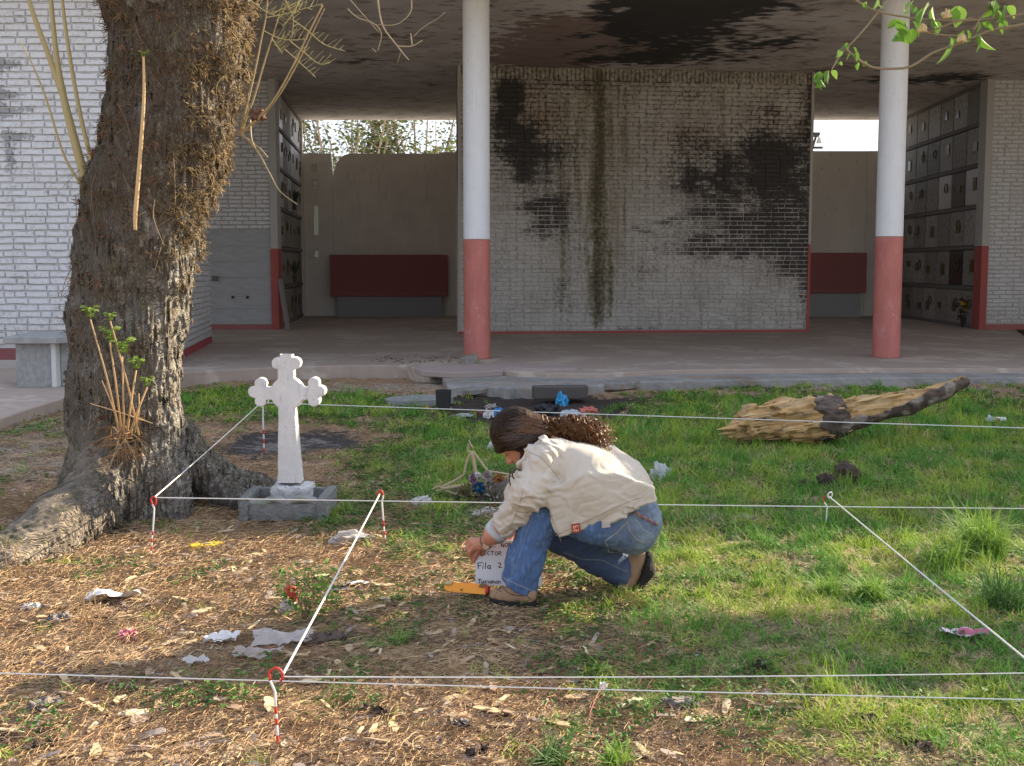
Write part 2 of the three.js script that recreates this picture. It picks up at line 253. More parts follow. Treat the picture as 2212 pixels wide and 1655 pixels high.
// the white wall on the left and its return
const whiteTex = (seed, dark) => tex(768, 768, (u, v) => {
  const x = u * 5, y = v * 4.72, n = fbm2(x * 2 + seed, y * 2, 4), f = fbm2(x * 14, y * 14 + seed, 3), low = 1 - smooth(0.0, 0.75, y + 0.25 * n);
  let k = clamp(0.1 + 0.25 * n + 0.2 * f + low * 0.75 * (0.6 + f)), c = [lerp(0.64, 0.4, k), lerp(0.64, 0.37, k), lerp(0.65, 0.31, k)];
  const d = smooth(0.28, 0.5, f + 0.25 * n) * 0.25 + dark(x, y); return [lerp(c[0], 0.05, clamp(d)), lerp(c[1], 0.048, clamp(d)), lerp(c[2], 0.05, clamp(d))];
});
const lz = 13.2, lx1 = P(351, 700, lz).x, lx0 = lx1 - 5.0, lAt = V(lx0, FLOOR, -lz), lH = CEIL - FLOOR - 0.0;
const graffiti = [[0.02, 3.55, .35, .06, 1.2], [0.05, 3.2, .3, .05, 1.2], [0.1, 3.0, .2, .07, 1], [0.22, 2.72, .22, .06, 1], [0.1, 2.5, .1, .3, .9], [0.0, 3.3, .1, .6, .7], [.35, 3.05, .12, .05, .8], [.55, 3.3, .05, .05, .5]].map((b) => [b[0] + P(0, 200, lz).x - lx0, b[1], b[2], b[3], b[4]]);
const leftMat = std(0xffffff, 0.88, { map: whiteTex(2, (x, y) => smooth(0.55, 0.9, blobs(graffiti, x + 0.06 * fbm2(x * 9, y * 9), y) + 0.5 * fbm2(x * 16, y * 16, 2)) * 0.55), ...bump(0.003, 6) });
const leftMortar = std(rgb(0.54, 0.535, 0.53), 0.95);
const leftWall = brickWall({ name: 'brick_wall', label: 'clean white brick wall behind the tree with a red base, furthest left', at: lAt, turn: 0, w: 5.0, h: lH, y0: 0.28, seed: 8, headers: 0.3, gap: 0.0035, depth: 0.011, mat: leftMat, mortar: leftMortar, hide: (x, y) => x > 225 - (y > 300 ? 60 : 0), soldier: true });
part(leftWall, 'skirting', box(5.0, 0.14, 0.012, 2.5, 0.17, 0.004), std(rgb(0.22, 0.075, 0.075), 0.85));
part(leftWall, 'plinth', box(5.0, 0.1, 0.02, 2.5, 0.05, 0.004), std(rgb(0.4, 0.37, 0.33), 0.9));
const rEnd = FL(456, 740), rAt = V(lx1, FLOOR, -lz), rW = Math.hypot(rEnd.x - rAt.x, rEnd.z - rAt.z), rTurn = Math.atan2(-(rEnd.z - rAt.z), rEnd.x - rAt.x);
const returnWall = brickWall({ name: 'brick_wall', label: 'narrow white brick wall seen aslant just right of the tree trunk', at: rAt, turn: rTurn, w: rW, h: lH, y0: 0.11, seed: 9, headers: 0.3, gap: 0.0035, depth: 0.012, mat: std(0xffffff, 0.88, { map: whiteTex(7, () => 0), ...bump(0.003, 6) }), mortar: leftMortar, hide: (x, y) => x < 395 });
part(returnWall, 'skirting', box(rW, 0.1, 0.014, rW / 2, 0.05, 0.006), std(rgb(0.36, 0.06, 0.07), 0.8));

// niche block on the left (front face, pillar, side wall with grave plates)
const bz = 21.4, nL0 = P(587, 600, bz).x, greyWhite = std(0xffffff, 0.92, { map: whiteTex(12, () => 0), ...bump(0.003, 6) });
const lf = brickWall({ name: 'brick_wall', label: 'white brick wall above a grey plaster panel, left of the left passage', at: V(-6.6, FLOOR, -bz), turn: 0, w: nL0 + 6.6, h: CEIL - FLOOR, y0: 1.92, seed: 21, mat: greyWhite, mortar: std(rgb(0.36, 0.35, 0.34), 0.95), hide: (x, y) => x < 458 });
{
  const w = nL0 + 6.6, plaster = std(0xffffff, 0.85, { map: tex(512, 512, (u, v) => { const n = fbm2(u * 4, v * 4, 4), s = smooth(0.25, 0.5, fbm2(u * 26, v * 2.2, 3)) * 0.2, k = 0.36 + 0.06 * n - s * 0.2 + 0.03 * fbm2(u * 40, v * 40, 2); return [k, k * 1.01, k * 1.02]; }) });
  for (let i = 0; i < 6; i++) part(lf, 'plaster_board', box(w - 0.02, 0.295, 0.03, w / 2, 0.1 + 0.3 * i + 0.148, 0.0), plaster);
  part(lf, 'skirting', box(w, 0.09, 0.04, w / 2, 0.045, 0.002), paintRedDark);
  for (const x of [0.42, 0.7]) part(lf, 'knob', new THREE.SphereGeometry(0.03, 10, 8).translate(w - x * 1.0 - 0.05, 0.62, 0.03), std(rgb(0.06, 0.05, 0.05), 0.5));
  part(lf, 'bolt_box', box(0.1, 0.1, 0.05, w - 1.08, 0.98, 0.03), std(rgb(0.12, 0.11, 0.1), 0.6));
}
const pillarPale = std(rgb(0.42, 0.41, 0.39), 0.9, bump(0.002, 4));
function pillar(x0, x1, z, split, label) {
  const t = thing('pillar', label, 'pillar', V((x0 + x1) / 2, FLOOR, -z)), w = x1 - x0;
  part(t, 'red_base', box(w, split, 0.34, 0, split / 2, -0.13), paintRed); part(t, 'upper_shaft', box(w - 0.004, CEIL - FLOOR - split, 0.33, 0, split + (CEIL - FLOOR - split) / 2, -0.13), pillarPale); return t;
}
pillar(nL0 - 0.0, nL0 + 0.14, bz - 0.03, 1.55, 'square pillar with a red painted foot, left of the left passage');
const nR = P(2111, 600, 21.5).x;
pillar(nR, nR + 0.13, bz - 0.03, 1.6, 'square pillar with a red painted foot, right of the right column');
const rf = brickWall({ name: 'brick_wall', label: 'pale brick wall at the right edge, right of the red footed pillar', at: V(nR + 0.13, FLOOR, -bz), turn: 0, w: 3.2, h: CEIL - FLOOR, y0: 0.11, seed: 31, mat: std(0xffffff, 0.92, { map: whiteTex(15, () => 0.05), ...bump(0.003, 6) }), mortar: std(rgb(0.42, 0.41, 0.39), 0.95), depth: 0.003 });
part(rf, 'skirting', box(3.2, 0.1, 0.012, 1.6, 0.05, 0.004), paintRedDark);

// side walls of grave niches closed with plates
const plateTones = [[0.3, 0.28, 0.25], [0.25, 0.235, 0.2], [0.36, 0.345, 0.32], [0.2, 0.18, 0.15], [0.28, 0.25, 0.21]].map((c, i) => std(0xffffff, 0.7, { map: tex(96, 96, (u, v) => { const k = 0.85 + 0.35 * fbm2(u * 4 + i * 9, v * 4, 4), d = smooth(0.3, 0.45, fbm2(u * 9, v * 9 + i * 5, 3)); return c.map((q) => q * k * (1 - 0.5 * d)); }) }));
const plateDark = std(rgb(0.035, 0.03, 0.03), 0.25), plateWhite = std(rgb(0.42, 0.42, 0.42), 0.35), bronze = std(rgb(0.13, 0.09, 0.04), 0.5, { metalness: 0.6 }), nicheFrame = std(rgb(0.15, 0.13, 0.12), 0.9, bump(0.003, 5));
const dryFlower = [std(rgb(0.1, 0.07, 0.05)), std(rgb(0.16, 0.06, 0.05)), std(rgb(0.07, 0.08, 0.04))];
function nicheWall(label, at, turn, w, flip, special) {
  const t = thing('niche_wall', label, 'niche wall', at, null, turn), h = CEIL - FLOOR, rows = 6, cols = Math.round(w / 0.78), rh = h / rows, cw = w / cols, r = mulberry(flip + 40);
  part(t, 'wall_backing', box(w, h, 0.5, w / 2, h / 2, -0.28), nicheFrame);
  for (let i = 0; i <= rows; i++) part(t, 'shelf', box(w, 0.07, 0.1, w / 2, clamp(i * rh, 0.035, h - 0.04), 0.0), nicheFrame);
  for (let j = 0; j < cols; j++) for (let i = 0; i < rows; i++) {
    const x = (j + 0.5) * cw, y = (i + 0.5) * rh, sp = special(i, j, r), m = sp === 'd' ? plateDark : sp === 'w' ? plateWhite : plateTones[Math.floor(r() * 5)];
    const p = part(t, 'niche_plate', new THREE.BoxGeometry(cw - 0.045, rh - 0.1, 0.05).translate(x, y, 0.0), m);
    if (r() < 0.75) part(p, 'plaque', box(0.13 + r() * 0.1, 0.12 + r() * 0.14, 0.03, x + (r() - 0.5) * 0.3, y + (r() - 0.5) * 0.2, 0.03), r() < 0.6 ? bronze : plateDark);
    if (r() < 0.45) { const g = new THREE.TorusGeometry(0.09, 0.012, 6, 12).translate(x + 0.1, y + 0.08, 0.04); part(p, 'ring_handle', g, bronze); }
    if (r() < 0.13) { const bx = x + (r() - 0.5) * 0.4, by = y - rh * 0.3; part(p, 'vase', new THREE.CylinderGeometry(0.05, 0.035, 0.16, 10).translate(bx, by, 0.11), bronze); part(p, 'dry_bouquet', (() => { const g = []; for (let q = 0; q < 26; q++) { const a = r() * 6.28, e = r() * 1.5, l = 0.1 + r() * 0.16; g.push(tube([V(bx, by + 0.08, 0.11), V(bx + Math.cos(a) * l * e * 0.5, by + 0.1 + l, 0.13 + Math.sin(a) * l * e * 0.4)], [0.004, 0.014], 4, 1)); } return mergeGeometries(g); })(), dryFlower[Math.floor(r() * 3)]); }
  }
  return t;
}
const RZ = 27.3, nRb = 9.35, nLb = P(650, 500, RZ).x;
// right wall faces left: from back to front
{ const a = V(nRb, FLOOR, -RZ), b = V(nR + 0.06, FLOOR, -bz - 0.2), w = a.distanceTo(b); nicheWall('wall of small grave niches on the right, beyond the right column', a, Math.atan2(-(b.z - a.z), b.x - a.x), w, 2, (i, j, r) => (i === 3 && j === 5 ? 'd' : (i === 3 && (j === 4 || j === 6)) ? 'w' : (i === 1 && j === 5) ? 'd' : '')); }
{ const a = V(nL0 + 0.02, FLOOR, -bz - 0.2), b = V(nLb, FLOOR, -RZ), w = a.distanceTo(b); nicheWall('narrow wall of grave niches on the left, beside the passage', a, Math.atan2(-(b.z - a.z), b.x - a.x), w, 5, (i, j, r) => (i > 2 && r() < 0.5 ? 'w' : '')); }

// the back walls with a gap of sky above
const creamMap = tex(512, 512, (u, v) => { const n = fbm2(u * 4, v * 4, 4), s = smooth(0.3, 0.6, fbm2(u * 40, v * 3 + 1, 3)) * 0.25 * v, sp = smooth(0.52, 0.6, fbm2(u * 50, v * 50, 2)), k = (1 + 0.12 * n) * (1 - s) * (1 - 0.5 * sp); return [0.8 * k, 0.745 * k, 0.66 * k]; }); creamMap.repeat.set(0.27, 0.27); const cream = std(0xffffff, 0.88, { map: creamMap });
const hTop = P(800, 333, RZ).y - FLOOR;
{
  const t = thing('back_wall', 'cream wall at the end of the left passage with a notch and small glass slots', 'wall', V(0, FLOOR, -RZ));
  const x = (px) => P(px, 450, RZ).x;
  const slots = [[681, 356, 373, 12], [681.5, 388, 403, 12], [684, 445, 508, 11], [685, 542, 556, 10]];
  const s = new THREE.Shape([[x(640), 0], [x(722), 0], [x(722), hTop - 0.62], [x(719), hTop], [x(640), hTop]].map((q) => new THREE.Vector2(...q)));
  for (const [px, y0, y1, w] of slots) { const a = P(px - w / 2, y1, RZ), b = P(px + w / 2, y0, RZ); s.holes.push(new THREE.Path([[a.x, a.y - FLOOR], [b.x, a.y - FLOOR], [b.x, b.y - FLOOR], [a.x, b.y - FLOOR]].map((q) => new THREE.Vector2(...q)))); }
  part(t, 'slotted_panel', new THREE.ExtrudeGeometry(s, { depth: 0.14, bevelEnabled: false }), cream);
  for (const [px, y0, y1, w] of slots) { const a = P(px - w / 2, y1, RZ), b = P(px + w / 2, y0, RZ); part(t, 'glass_slot', box(b.x - a.x, b.y - a.y, 0.03, (a.x + b.x) / 2, (a.y + b.y) / 2 - FLOOR, 0.05), new THREE.MeshPhysicalMaterial({ color: rgb(0.45, 0.45, 0.4), transmission: 0.6, roughness: 0.5, thickness: 0 })); }
  const f = new THREE.Shape(); const X0 = x(722) + 0.006, X1 = x(950); f.moveTo(X0, 0); f.lineTo(X1, 0); f.lineTo(X1, hTop); f.lineTo(X0 + 0.42, hTop); f.quadraticCurveTo(X0 + 0.06, hTop - 0.04, X0, hTop - 0.55); f.closePath();
  part(t, 'wall_panel', new THREE.ExtrudeGeometry(f, { depth: 0.14, bevelEnabled: false }), cream);
  part(t, 'end_pier', box(x(1010) - x(950), hTop + 0.02, 0.3, (x(1010) + x(950)) / 2, hTop / 2 + 0.01, 0.1), cream);
  part(t, 'side_pier', box(0.32, CEIL - FLOOR - 0.06, 0.1, x(660) - 0.17, (CEIL - FLOOR) / 2 - 0.03, 0.2), cream);
}
{
  const t = thing('back_wall', 'grey wall at the end of the right passage below the bright sky gap', 'wall', V(0, FLOOR, -RZ)), x = (px) => P(px, 450, RZ).x;
  part(t, 'wall_panel', box(x(1867) - x(1690), hTop + 0.06, 0.14, (x(1867) + x(1690)) / 2, hTop / 2 + 0.03, 0.07), cream);
  const f = new THREE.Shape(); const X0 = x(1867) + 0.006, X1 = x(1899); f.moveTo(X0, 0); f.lineTo(x(1960), 0); f.lineTo(x(1960), hTop * 0.68); f.quadraticCurveTo(X1 - .02, hTop * 0.72, X1 - 0.02, hTop * 0.83); f.lineTo(X1 - 0.01, hTop + 0.06); f.lineTo(X0, hTop + 0.06); f.closePath();
  part(t, 'side_panel', new THREE.ExtrudeGeometry(f, { depth: 0.12, bevelEnabled: false }).translate(0, 0, 0.04), cream);
}
{ // the same back wall goes on to the roof on both sides and behind the centre wall
  const x = (px) => P(px, 450, RZ).x;
  { const t = thing('back_wall', 'low cream wall hidden behind the mouldy centre wall', 'wall', V((x(1011) + x(1689)) / 2, FLOOR, -RZ)); part(t, 'wall_panel', box(x(1689) - x(1011), hTop, 0.14, 0, hTop / 2, 0.07), cream); }
  for (const [a, b, lab] of [[x(1961), 17, 'full height cream wall closing the porch behind the right grave niches'], [-15, x(639), 'full height cream wall closing the porch behind the left grave niches']]) { const t = thing('back_wall', lab, 'wall', V((a + b) / 2, FLOOR, -RZ)); part(t, 'wall_panel', box(b - a, CEIL - FLOOR - 0.004, 0.14, 0, (CEIL - FLOOR) / 2 - 0.002, 0.07), cream); }
}
function altar(px0, px1, py0, py1, q0, q1, label) {
  const d = 26.5, a = P(px0, py1, d), b = P(px1, py0, d), t = thing('altar', label, 'altar', V((a.x + b.x) / 2, FLOOR, -d)), w = b.x - a.x, h = b.y - a.y, ph = a.y - FLOOR, pw = P(q1, py1, d).x - P(q0, py1, d).x, off = (P(q0, py1, d).x + P(q1, py1, d).x) / 2 - (a.x + b.x) / 2;
  part(t, 'red_slab', stoneBox(w, h, 0.55, 0.02, 0.004, 16).translate(0, ph + h / 2, -0.27), paintRedDark);
  part(t, 'lower_lip', box(w * 0.985, 0.1, 0.03, 0, ph + 0.07, 0.005), std(rgb(0.36, 0.13, 0.12), 0.75));
  part(t, 'plinth', box(pw, ph, 0.4, off, ph / 2, -0.28), std(rgb(0.4, 0.4, 0.39), 0.9, bump(0.004, 6)));
}
altar(713, 965, 550, 641, 728, 955, 'red painted altar block on a pale plinth in the left passage');
altar(1700, 1874, 546, 634, 1710, 1862, 'red painted altar block on a pale plinth in the right passage');

{ const t = thing('end_wall', 'pale end wall closing the porch on the far right', 'wall', V(14, FLOOR, -20.3)); part(t, 'wall_panel', box(0.2, CEIL - FLOOR - 0.006, 13.8, 0, (CEIL - FLOOR) / 2 - 0.003, 0), cream); }
// roof slab and ceiling
{
  const x0 = -15, x1 = 17, z0 = -27.25, z1 = -12.75, bl = [];
  for (const [px, py, rx, ry, k] of [[1480, 30, 200, 60, 1.2], [1400, 60, 130, 40, 1], [1560, 12, 240, 20, 1], [1300, 8, 120, 12, .7], [1340, 125, 110, 14, 1], [1530, 100, 150, 25, .8], [1690, 88, 60, 18, 1], [1500, 130, 260, 16, .7], [1780, 85, 40, 10, .6], [2060, 165, 120, 12, 1], [1990, 175, 160, 14, .8], [1800, 150, 120, 14, .6], [800, 100, 90, 8, .7], [830, 130, 60, 6, .6], [900, 60, 60, 8, .6], [750, 128, 60, 6, .8], [960, 180, 70, 14, .5], [820, 30, 30, 8, .6], [1080, 6, 30, 8, .7]]) { const c = G(px, py, CEIL), d = G(px + rx, py, CEIL), e = G(px, py + ry, CEIL); bl.push([c.x, c.z, Math.abs(d.x - c.x), Math.abs(e.z - c.z) + 0.12, k]); }
  const peel = [[1200, 110, 130, 40, 1], [1250, 70, 150, 40, .8], [1320, 100, 60, 20, .8], [1150, 130, 120, 15, .8], [1450, 110, 200, 30, .5], [860, 80, 100, 14, .6], [1700, 40, 120, 40, .35]].map(([px, py, rx, ry, k]) => { const c = G(px, py, CEIL), d = G(px + rx, py, CEIL), e = G(px, py + ry, CEIL); return [c.x, c.z, Math.abs(d.x - c.x), Math.abs(e.z - c.z) + 0.1, k]; });
  const map = tex(1024, 576, (u, v) => {
    const x = lerp(x0, x1, u), z = lerp(z1, z0, v), n = fbm2(x * 0.8, z * 0.8, 4), f = fbm2(x * 2.2, z * 3.4, 4), m = 0.68 * blobs(bl, x + 0.4 * n, z + 0.3 * f) + 0.55 * f + 0.35 * n, pl = blobs(peel, x + 0.3 * f, z + 0.25 * n) + 0.5 * f + 0.2 * n;
    let c = [0.64, 0.6, 0.565]; const mix = (q, k) => { c = c.map((w, i) => lerp(w, q[i], clamp(k))); };
    mix([0.5, 0.445, 0.41], 0.4 + n); mix([0.25, 0.165, 0.13], smooth(0.5, 0.56, pl) * 0.85); mix([0.16, 0.12, 0.1], smooth(0.3, 0.36, fbm2(x * 1.5 + 8, z * 3, 4)) * 0.55); mix([0.14, 0.115, 0.1], smooth(0.4, 0.7, m) * 0.6); mix([0.025, 0.023, 0.023], smooth(0.66, 0.82, m + 0.16 * fbm2(x * 6, z * 9, 3)) * 0.93); return c;
  });
  const t = thing('porch_roof', 'flat concrete roof over the porch, its ceiling peeling and blackened by mould', 'roof', V(0, CEIL, 0));
  part(t, 'slab', box(x1 - x0, 0.42, z1 - z0, (x0 + x1) / 2, 0.216, (z0 + z1) / 2), std(rgb(0.35, 0.33, 0.3), 0.95));
  const cg = new THREE.PlaneGeometry(x1 - x0, z1 - z0).rotateX(Math.PI / 2).translate((x0 + x1) / 2, 0.002, (z0 + z1) / 2), p = cg.attributes.position, uv = cg.attributes.uv;
  for (let i = 0; i < p.count; i++) uv.setXY(i, (p.getX(i) - x0) / (x1 - x0), (p.getZ(i) - z1) / (z0 - z1));
  part(t, 'ceiling', cg, std(0xffffff, 0.95, { map }));
  part(t, 'roof_edge', box(x1 - x0, 0.5, 0.12, (x0 + x1) / 2, 0.25, z1 + 0.062), std(rgb(0.6, 0.59, 0.56), 0.9));
}

// columns
const colWhite = std(0xffffff, 0.6, { map: tex(256, 512, (u, v) => { const n = fbm2(u * 6, v * 14, 4), sp = smooth(0.52, 0.62, fbm2(u * 24, v * 90, 2)), drip = smooth(0.45, 0.6, fbm2(u * 30, v * 4, 3)) * 0.14, k = 1 + 0.05 * n - drip; return [lerp(0.74 * k, 0.2, sp * 0.7), lerp(0.745 * k, 0.19, sp * 0.7), lerp(0.76 * k, 0.19, sp * 0.7)]; }), ...bump(0.001, 3) });
const colRed = std(0xffffff, 0.6, { map: tex(256, 256, (u, v) => { const n = fbm2(u * 5, v * 5, 4), chip = smooth(0.6, 0.64, fbm2(u * 22 + 4, v * 26, 3) + 0.3 * fbm2(u * 3, v * 3 + 9, 2)), moss = smooth(0.14, 0.0, v + 0.12 * fbm2(u * 9, v * 5 + 3, 3)) * 0.7, sc = smooth(0.2, 0.5, fbm2(u * 4 + 7, v * 9, 3)) * 0.4, k = 1 + 0.16 * n; return [lerp(lerp(0.48 * k, 0.62, chip), 0.2, moss), lerp(lerp(0.155 * k + sc * 0.08, 0.58, chip), 0.12, moss), lerp(lerp(0.125 * k + sc * 0.09, 0.54, chip), 0.09, moss)]; }) });
function column(px, py, split, label) {
  const f = FL(px, py), d = -f.z, rad = 57.5 / 2 * d / FOC, t = thing('porch_column', label, 'column', V(f.x, FLOOR, -d - rad)), ys = P(px, split, d).y - FLOOR;
  const lathe = (y0, y1, r0, r1) => new THREE.LatheGeometry([V(0.001, y0, 0), V(r0 - 0.006, y0, 0), V(r0, y0 + 0.008, 0), V((r0 + r1) / 2, (y0 + y1) / 2, 0), V(r1, y1, 0)].map((q) => new THREE.Vector2(q.x, q.y)), 40);
  part(t, 'red_base', lathe(0, ys, rad + 0.003, rad + 0.002), colRed); part(t, 'white_shaft', lathe(ys, CEIL - FLOOR - 0.004, rad, rad), colWhite);
  return t;
}
column(1029.5, 777, 517, 'white porch column with a red foot beside the broken kerb, left of two');
column(1923, 774, 511, 'white porch column with a red foot behind the fallen log, right of two');

// porch floor, step, pavement
const edge = [[-60, 925], [0, 903], [70, 880], [150, 856], [240, 834], [330, 815], [420, 803], [530, 796], [640, 791], [760, 789], [880, 789], [930, 800], [1000, 804], [1060, 800], [1180, 806], [1300, 806], [1420, 800], [1560, 797], [1760, 796], [2000, 795], [2300, 796]].map((q) => FL(...q));
const floorTex = tex(1024, 1024, (u, v) => { const x = u * 26, z = v * 26, n = fbm2(x * 0.7, z * 0.7, 4), f = fbm2(x * 5, z * 5, 4), dst = smooth(0.1, 0.4, n + 0.4 * f), cr = smooth(0.02, 0.0, Math.abs(fbm2(x * 0.5 + 3, z * 0.5, 3))) * 0.5; return [lerp(0.38, 0.47, dst) * (1 + 0.1 * f), lerp(0.305, 0.4, dst) * (1 + 0.1 * f), lerp(0.25, 0.33, dst) * (1 + 0.12 * f)]; });
function slabShape(pts, back, y1, h, mat, name) {
  const s = new THREE.Shape(); pts.forEach((p, i) => (i ? s.lineTo(p.x, p.z) : s.moveTo(p.x, p.z))); s.lineTo(pts[pts.length - 1].x + 6, back); s.lineTo(pts[0].x - 8, back); s.lineTo(pts[0].x - 8, pts[0].z); s.closePath();
  const g = new THREE.ExtrudeGeometry(s, { depth: h, bevelEnabled: true, bevelSize: 0.012, bevelThickness: 0.012, bevelSegments: 2 }).rotateX(Math.PI / 2).translate(0, y1 - 0.012, 0), p = g.attributes.position, uv = g.attributes.uv;
  for (let i = 0; i < p.count; i++) uv.setXY(i, (p.getX(i) + p.getY(i)) / 26, (p.getZ(i) + p.getY(i)) / 26);
  return struct(name, g, mat);
}
const jagE = []; for (let i = 0; i < edge.length - 1; i++) for (let k = 0; k < 6; k++) { const p = edge[i].clone().lerp(edge[i + 1], k / 6), j = i > 8 && i < 14 ? 0.05 : 0.012; p.z += j * N2(p.x * 4, 3); jagE.push(p); } jagE.push(edge[edge.length - 1]);
slabShape(jagE, -29, FLOOR, 0.4, std(0xffffff, 0.85, { map: floorTex, ...bump(0.003, 40) }), 'porch_floor');
const cement = std(0xffffff, 0.95, { map: tex(512, 512, (u, v) => { const n = fbm2(u * 8, v * 8, 5), f = fbm2(u * 50, v * 50, 2), k = 0.31 + 0.1 * n + 0.06 * f, br = smooth(0.1, 0.4, fbm2(u * 5 + 3, v * 5, 4)); return [k, k * lerp(0.95, 0.8, br), k * lerp(0.88, 0.62, br)]; }), ...bump(0.006, 20) });
const stepPts = [[970, 838], [1020, 832], [1100, 837], [1200, 838], [1290, 832], [1330, 826], [1450, 822], [1600, 820], [1900, 815], [2300, 814]].map((q) => G(q[0], q[1], STEP)), jagS = [];
for (let i = 0; i < stepPts.length - 1; i++) for (let k = 0; k < 8; k++) { const p = stepPts[i].clone().lerp(stepPts[i + 1], k / 8); p.z += 0.06 * N2(p.x * 3.1, 8) + 0.03 * N2(p.x * 11, 2); jagS.push(p); }
{ const s = new THREE.Shape(); jagS.forEach((p, i) => (i ? s.lineTo(p.x, p.z) : s.moveTo(p.x, p.z))); s.lineTo(9, -14.5); s.lineTo(-1, -14.5); s.closePath(); const g = new THREE.ExtrudeGeometry(s, { depth: 0.3, bevelEnabled: true, bevelSize: 0.015, bevelThickness: 0.015, bevelSegments: 2 }).rotateX(Math.PI / 2).translate(0, STEP - 0.015, 0), uv = g.attributes.uv, p = g.attributes.position; for (let i = 0; i < p.count; i++) uv.setXY(i, (p.getX(i) + p.getY(i)) / 6, (p.getZ(i) + p.getY(i)) / 6); struct('step', g, cement); }
// broken kerb pieces
{ const pink = std(rgb(0.36, 0.29, 0.26), 0.92, bump(0.004, 6));
  for (const [px, py, y, w, d, h, ry, rx, rz, m, lab] of [[985, 808, 0.11, 0.95, 0.42, 0.055, 0.12, 0.1, -0.03, pink, 'cracked pinkish kerb slab lying aslant below the left column'], [1092, 801, 0.11, 0.4, 0.34, 0.055, -0.1, 0.07, 0.03, pink, 'short broken kerb slab just right of the left column foot'], [1178, 804, 0.105, 0.72, 0.34, 0.055, 0.05, 0.05, -0.01, pink, 'long kerb slab right of the left column with an open joint'], [1016, 786, 0.14, 0.2, 0.16, 0.09, 0.5, 0.12, 0.1, cement, 'loose concrete block leaning at the left column foot'], [962, 822, 0.02, 0.34, 0.2, 0.07, 0.7, 0.25, 0.15, cement, 'small grey rubble piece under the cracked kerb slab'], [1095, 832, 0.03, 1.35, 0.3, 0.05, 0.02, 0.03, 0.0, cement, 'long flat cement strip below the broken kerb slabs'], [1330, 838, 0.03, 0.5, 0.22, 0.06, 0.2, 0.04, 0.03, cement, 'weathered cement piece at the left end of the lower step'], [1010, 848, 0.01, 0.4, 0.2, 0.045, -0.3, 0.1, 0.05, cement, 'low cement fragment right of the black can']]) {
    const q = G(px, py, y), o = single('broken_slab', lab, 'slab', slabPoly(w, d, h, px), m); o.position.set(q.x, y, q.z); o.rotation.set(rx, ry, rz); } }
// concrete bench on the left
{
  const gr = std(0xffffff, 0.9, { map: tex(256, 256, (u, v) => { const n = fbm2(u * 5, v * 5, 5), k = 0.33 + 0.09 * n; return [k, k * 0.985, k * 0.95]; }), ...bump(0.003, 6) });
  const a = FL(40, 836), b = FL(112, 837), d = -(a.z + b.z) / 2, t = thing('concrete_bench', 'grey concrete bench on the pavement beside the tree trunk', 'bench', V(b.x, FLOOR, b.z)), w = b.x - a.x, h = P(60, 741, d).y - FLOOR;
  part(t, 'leg', stoneBox(w, h, 0.1, 0.008, 0.002).translate(-w / 2, h / 2, -0.05), gr);
  part(t, 'leg', stoneBox(0.05, h, 0.12, 0.005, 0.001).translate(0.028, h / 2, -0.05), std(rgb(0.6, 0.6, 0.58), 0.9));
  part(t, 'back_panel', stoneBox(0.8, h, 0.09, 0.008, 0.002).rotateY(0.62).translate(0.36, h / 2, -0.36), gr);
  const s = new THREE.Shape([[-w - 0.07, 0.08], [0.1, 0.1], [0.75, -0.55], [0.5, -1.1], [-0.55, -0.9]].map((q) => new THREE.Vector2(q[0], -q[1])));
  part(t, 'seat', new THREE.ExtrudeGeometry(s, { depth: 0.05, bevelEnabled: true, bevelSize: 0.008, bevelThickness: 0.008 }).rotateX(-Math.PI / 2).translate(0, h + 0.008, 0), gr);
}
// ------------------------------------------------------------------ ground and ground cover
const grassMap = [[2620, 1200, 480, 330, 0.85], [1900, 940, 700, 150, 1.15], [1750, 1130, 480, 190, 0.95], [1480, 990, 300, 120, 0.8], [1000, 950, 330, 70, 0.75], [700, 872, 330, 34, 0.75], [480, 850, 120, 40, 0.55], [1000, 1115, 200, 45, 0.45], [850, 1050, 220, 70, 0.36], [1560, 1320, 330, 110, 0.62], [2020, 1330, 370, 260, 0.78], [1960, 1570, 400, 130, 0.58], [1250, 1600, 130, 60, 0.62], [1330, 1470, 120, 60, 0.42], [450, 1640, 40, 30, 0.35], [660, 1290, 60, 60, 0.3], [60, 1620, 60, 60, 0.25], [900, 1190, 60, 25, .35], [860, 1370, 40, 25, .3], [720, 1115, 60, 40, .6],
  [1170, 885, 230, 40, -1.25], [640, 950, 150, 34, -1.3], [1790, 1045, 80, 22, -1.1], [1480, 1610, 260, 70, -0.5], [1560, 1110, 110, 30, -0.5], [560, 1040, 250, 60, -0.3], [1060, 1110, 60, 20, -0.8], [600, 820, 300, 14, -.5], [1150, 840, 500, 12, -0.7]];
const gBlobs = grassMap.map(([x, y, rx, ry, k]) => { const c = G(x, Math.max(y, 830)), a = G(x + rx, Math.max(y, 830)), n = G(x, y + ry), f = G(x, Math.max(820, y - ry)); return [c.x, c.z, Math.abs(a.x - c.x), Math.max(0.2, (n.z - f.z) / 2), k]; });
const bare = (x, z) => blobs(ashB, x, z) > 0.4 || blobs(mudB, x, z) > 0.45;
const cover = (x, z) => blobs(gBlobs, x, z) + 0.3 * N2(x * 1.1, z * 1.1) + 0.22 * N2(x * 3.7, z * 3.7 + 5);
const dig = (px, py, rx, ry, h) => { const c = G(px, py), a = G(px + rx, py), n = G(px, py + ry), f = G(px, py - ry); return [c.x, c.z, Math.abs(a.x - c.x), Math.max(0.15, (n.z - f.z) / 2), h]; };
const reliefs = [dig(1150, 885, 200, 30, -0.07), dig(640, 950, 140, 26, -0.03), dig(1060, 840, 200, 10, 0.03), dig(100, 930, 100, 50, 0.06), dig(30, 980, 80, 40, .03)];
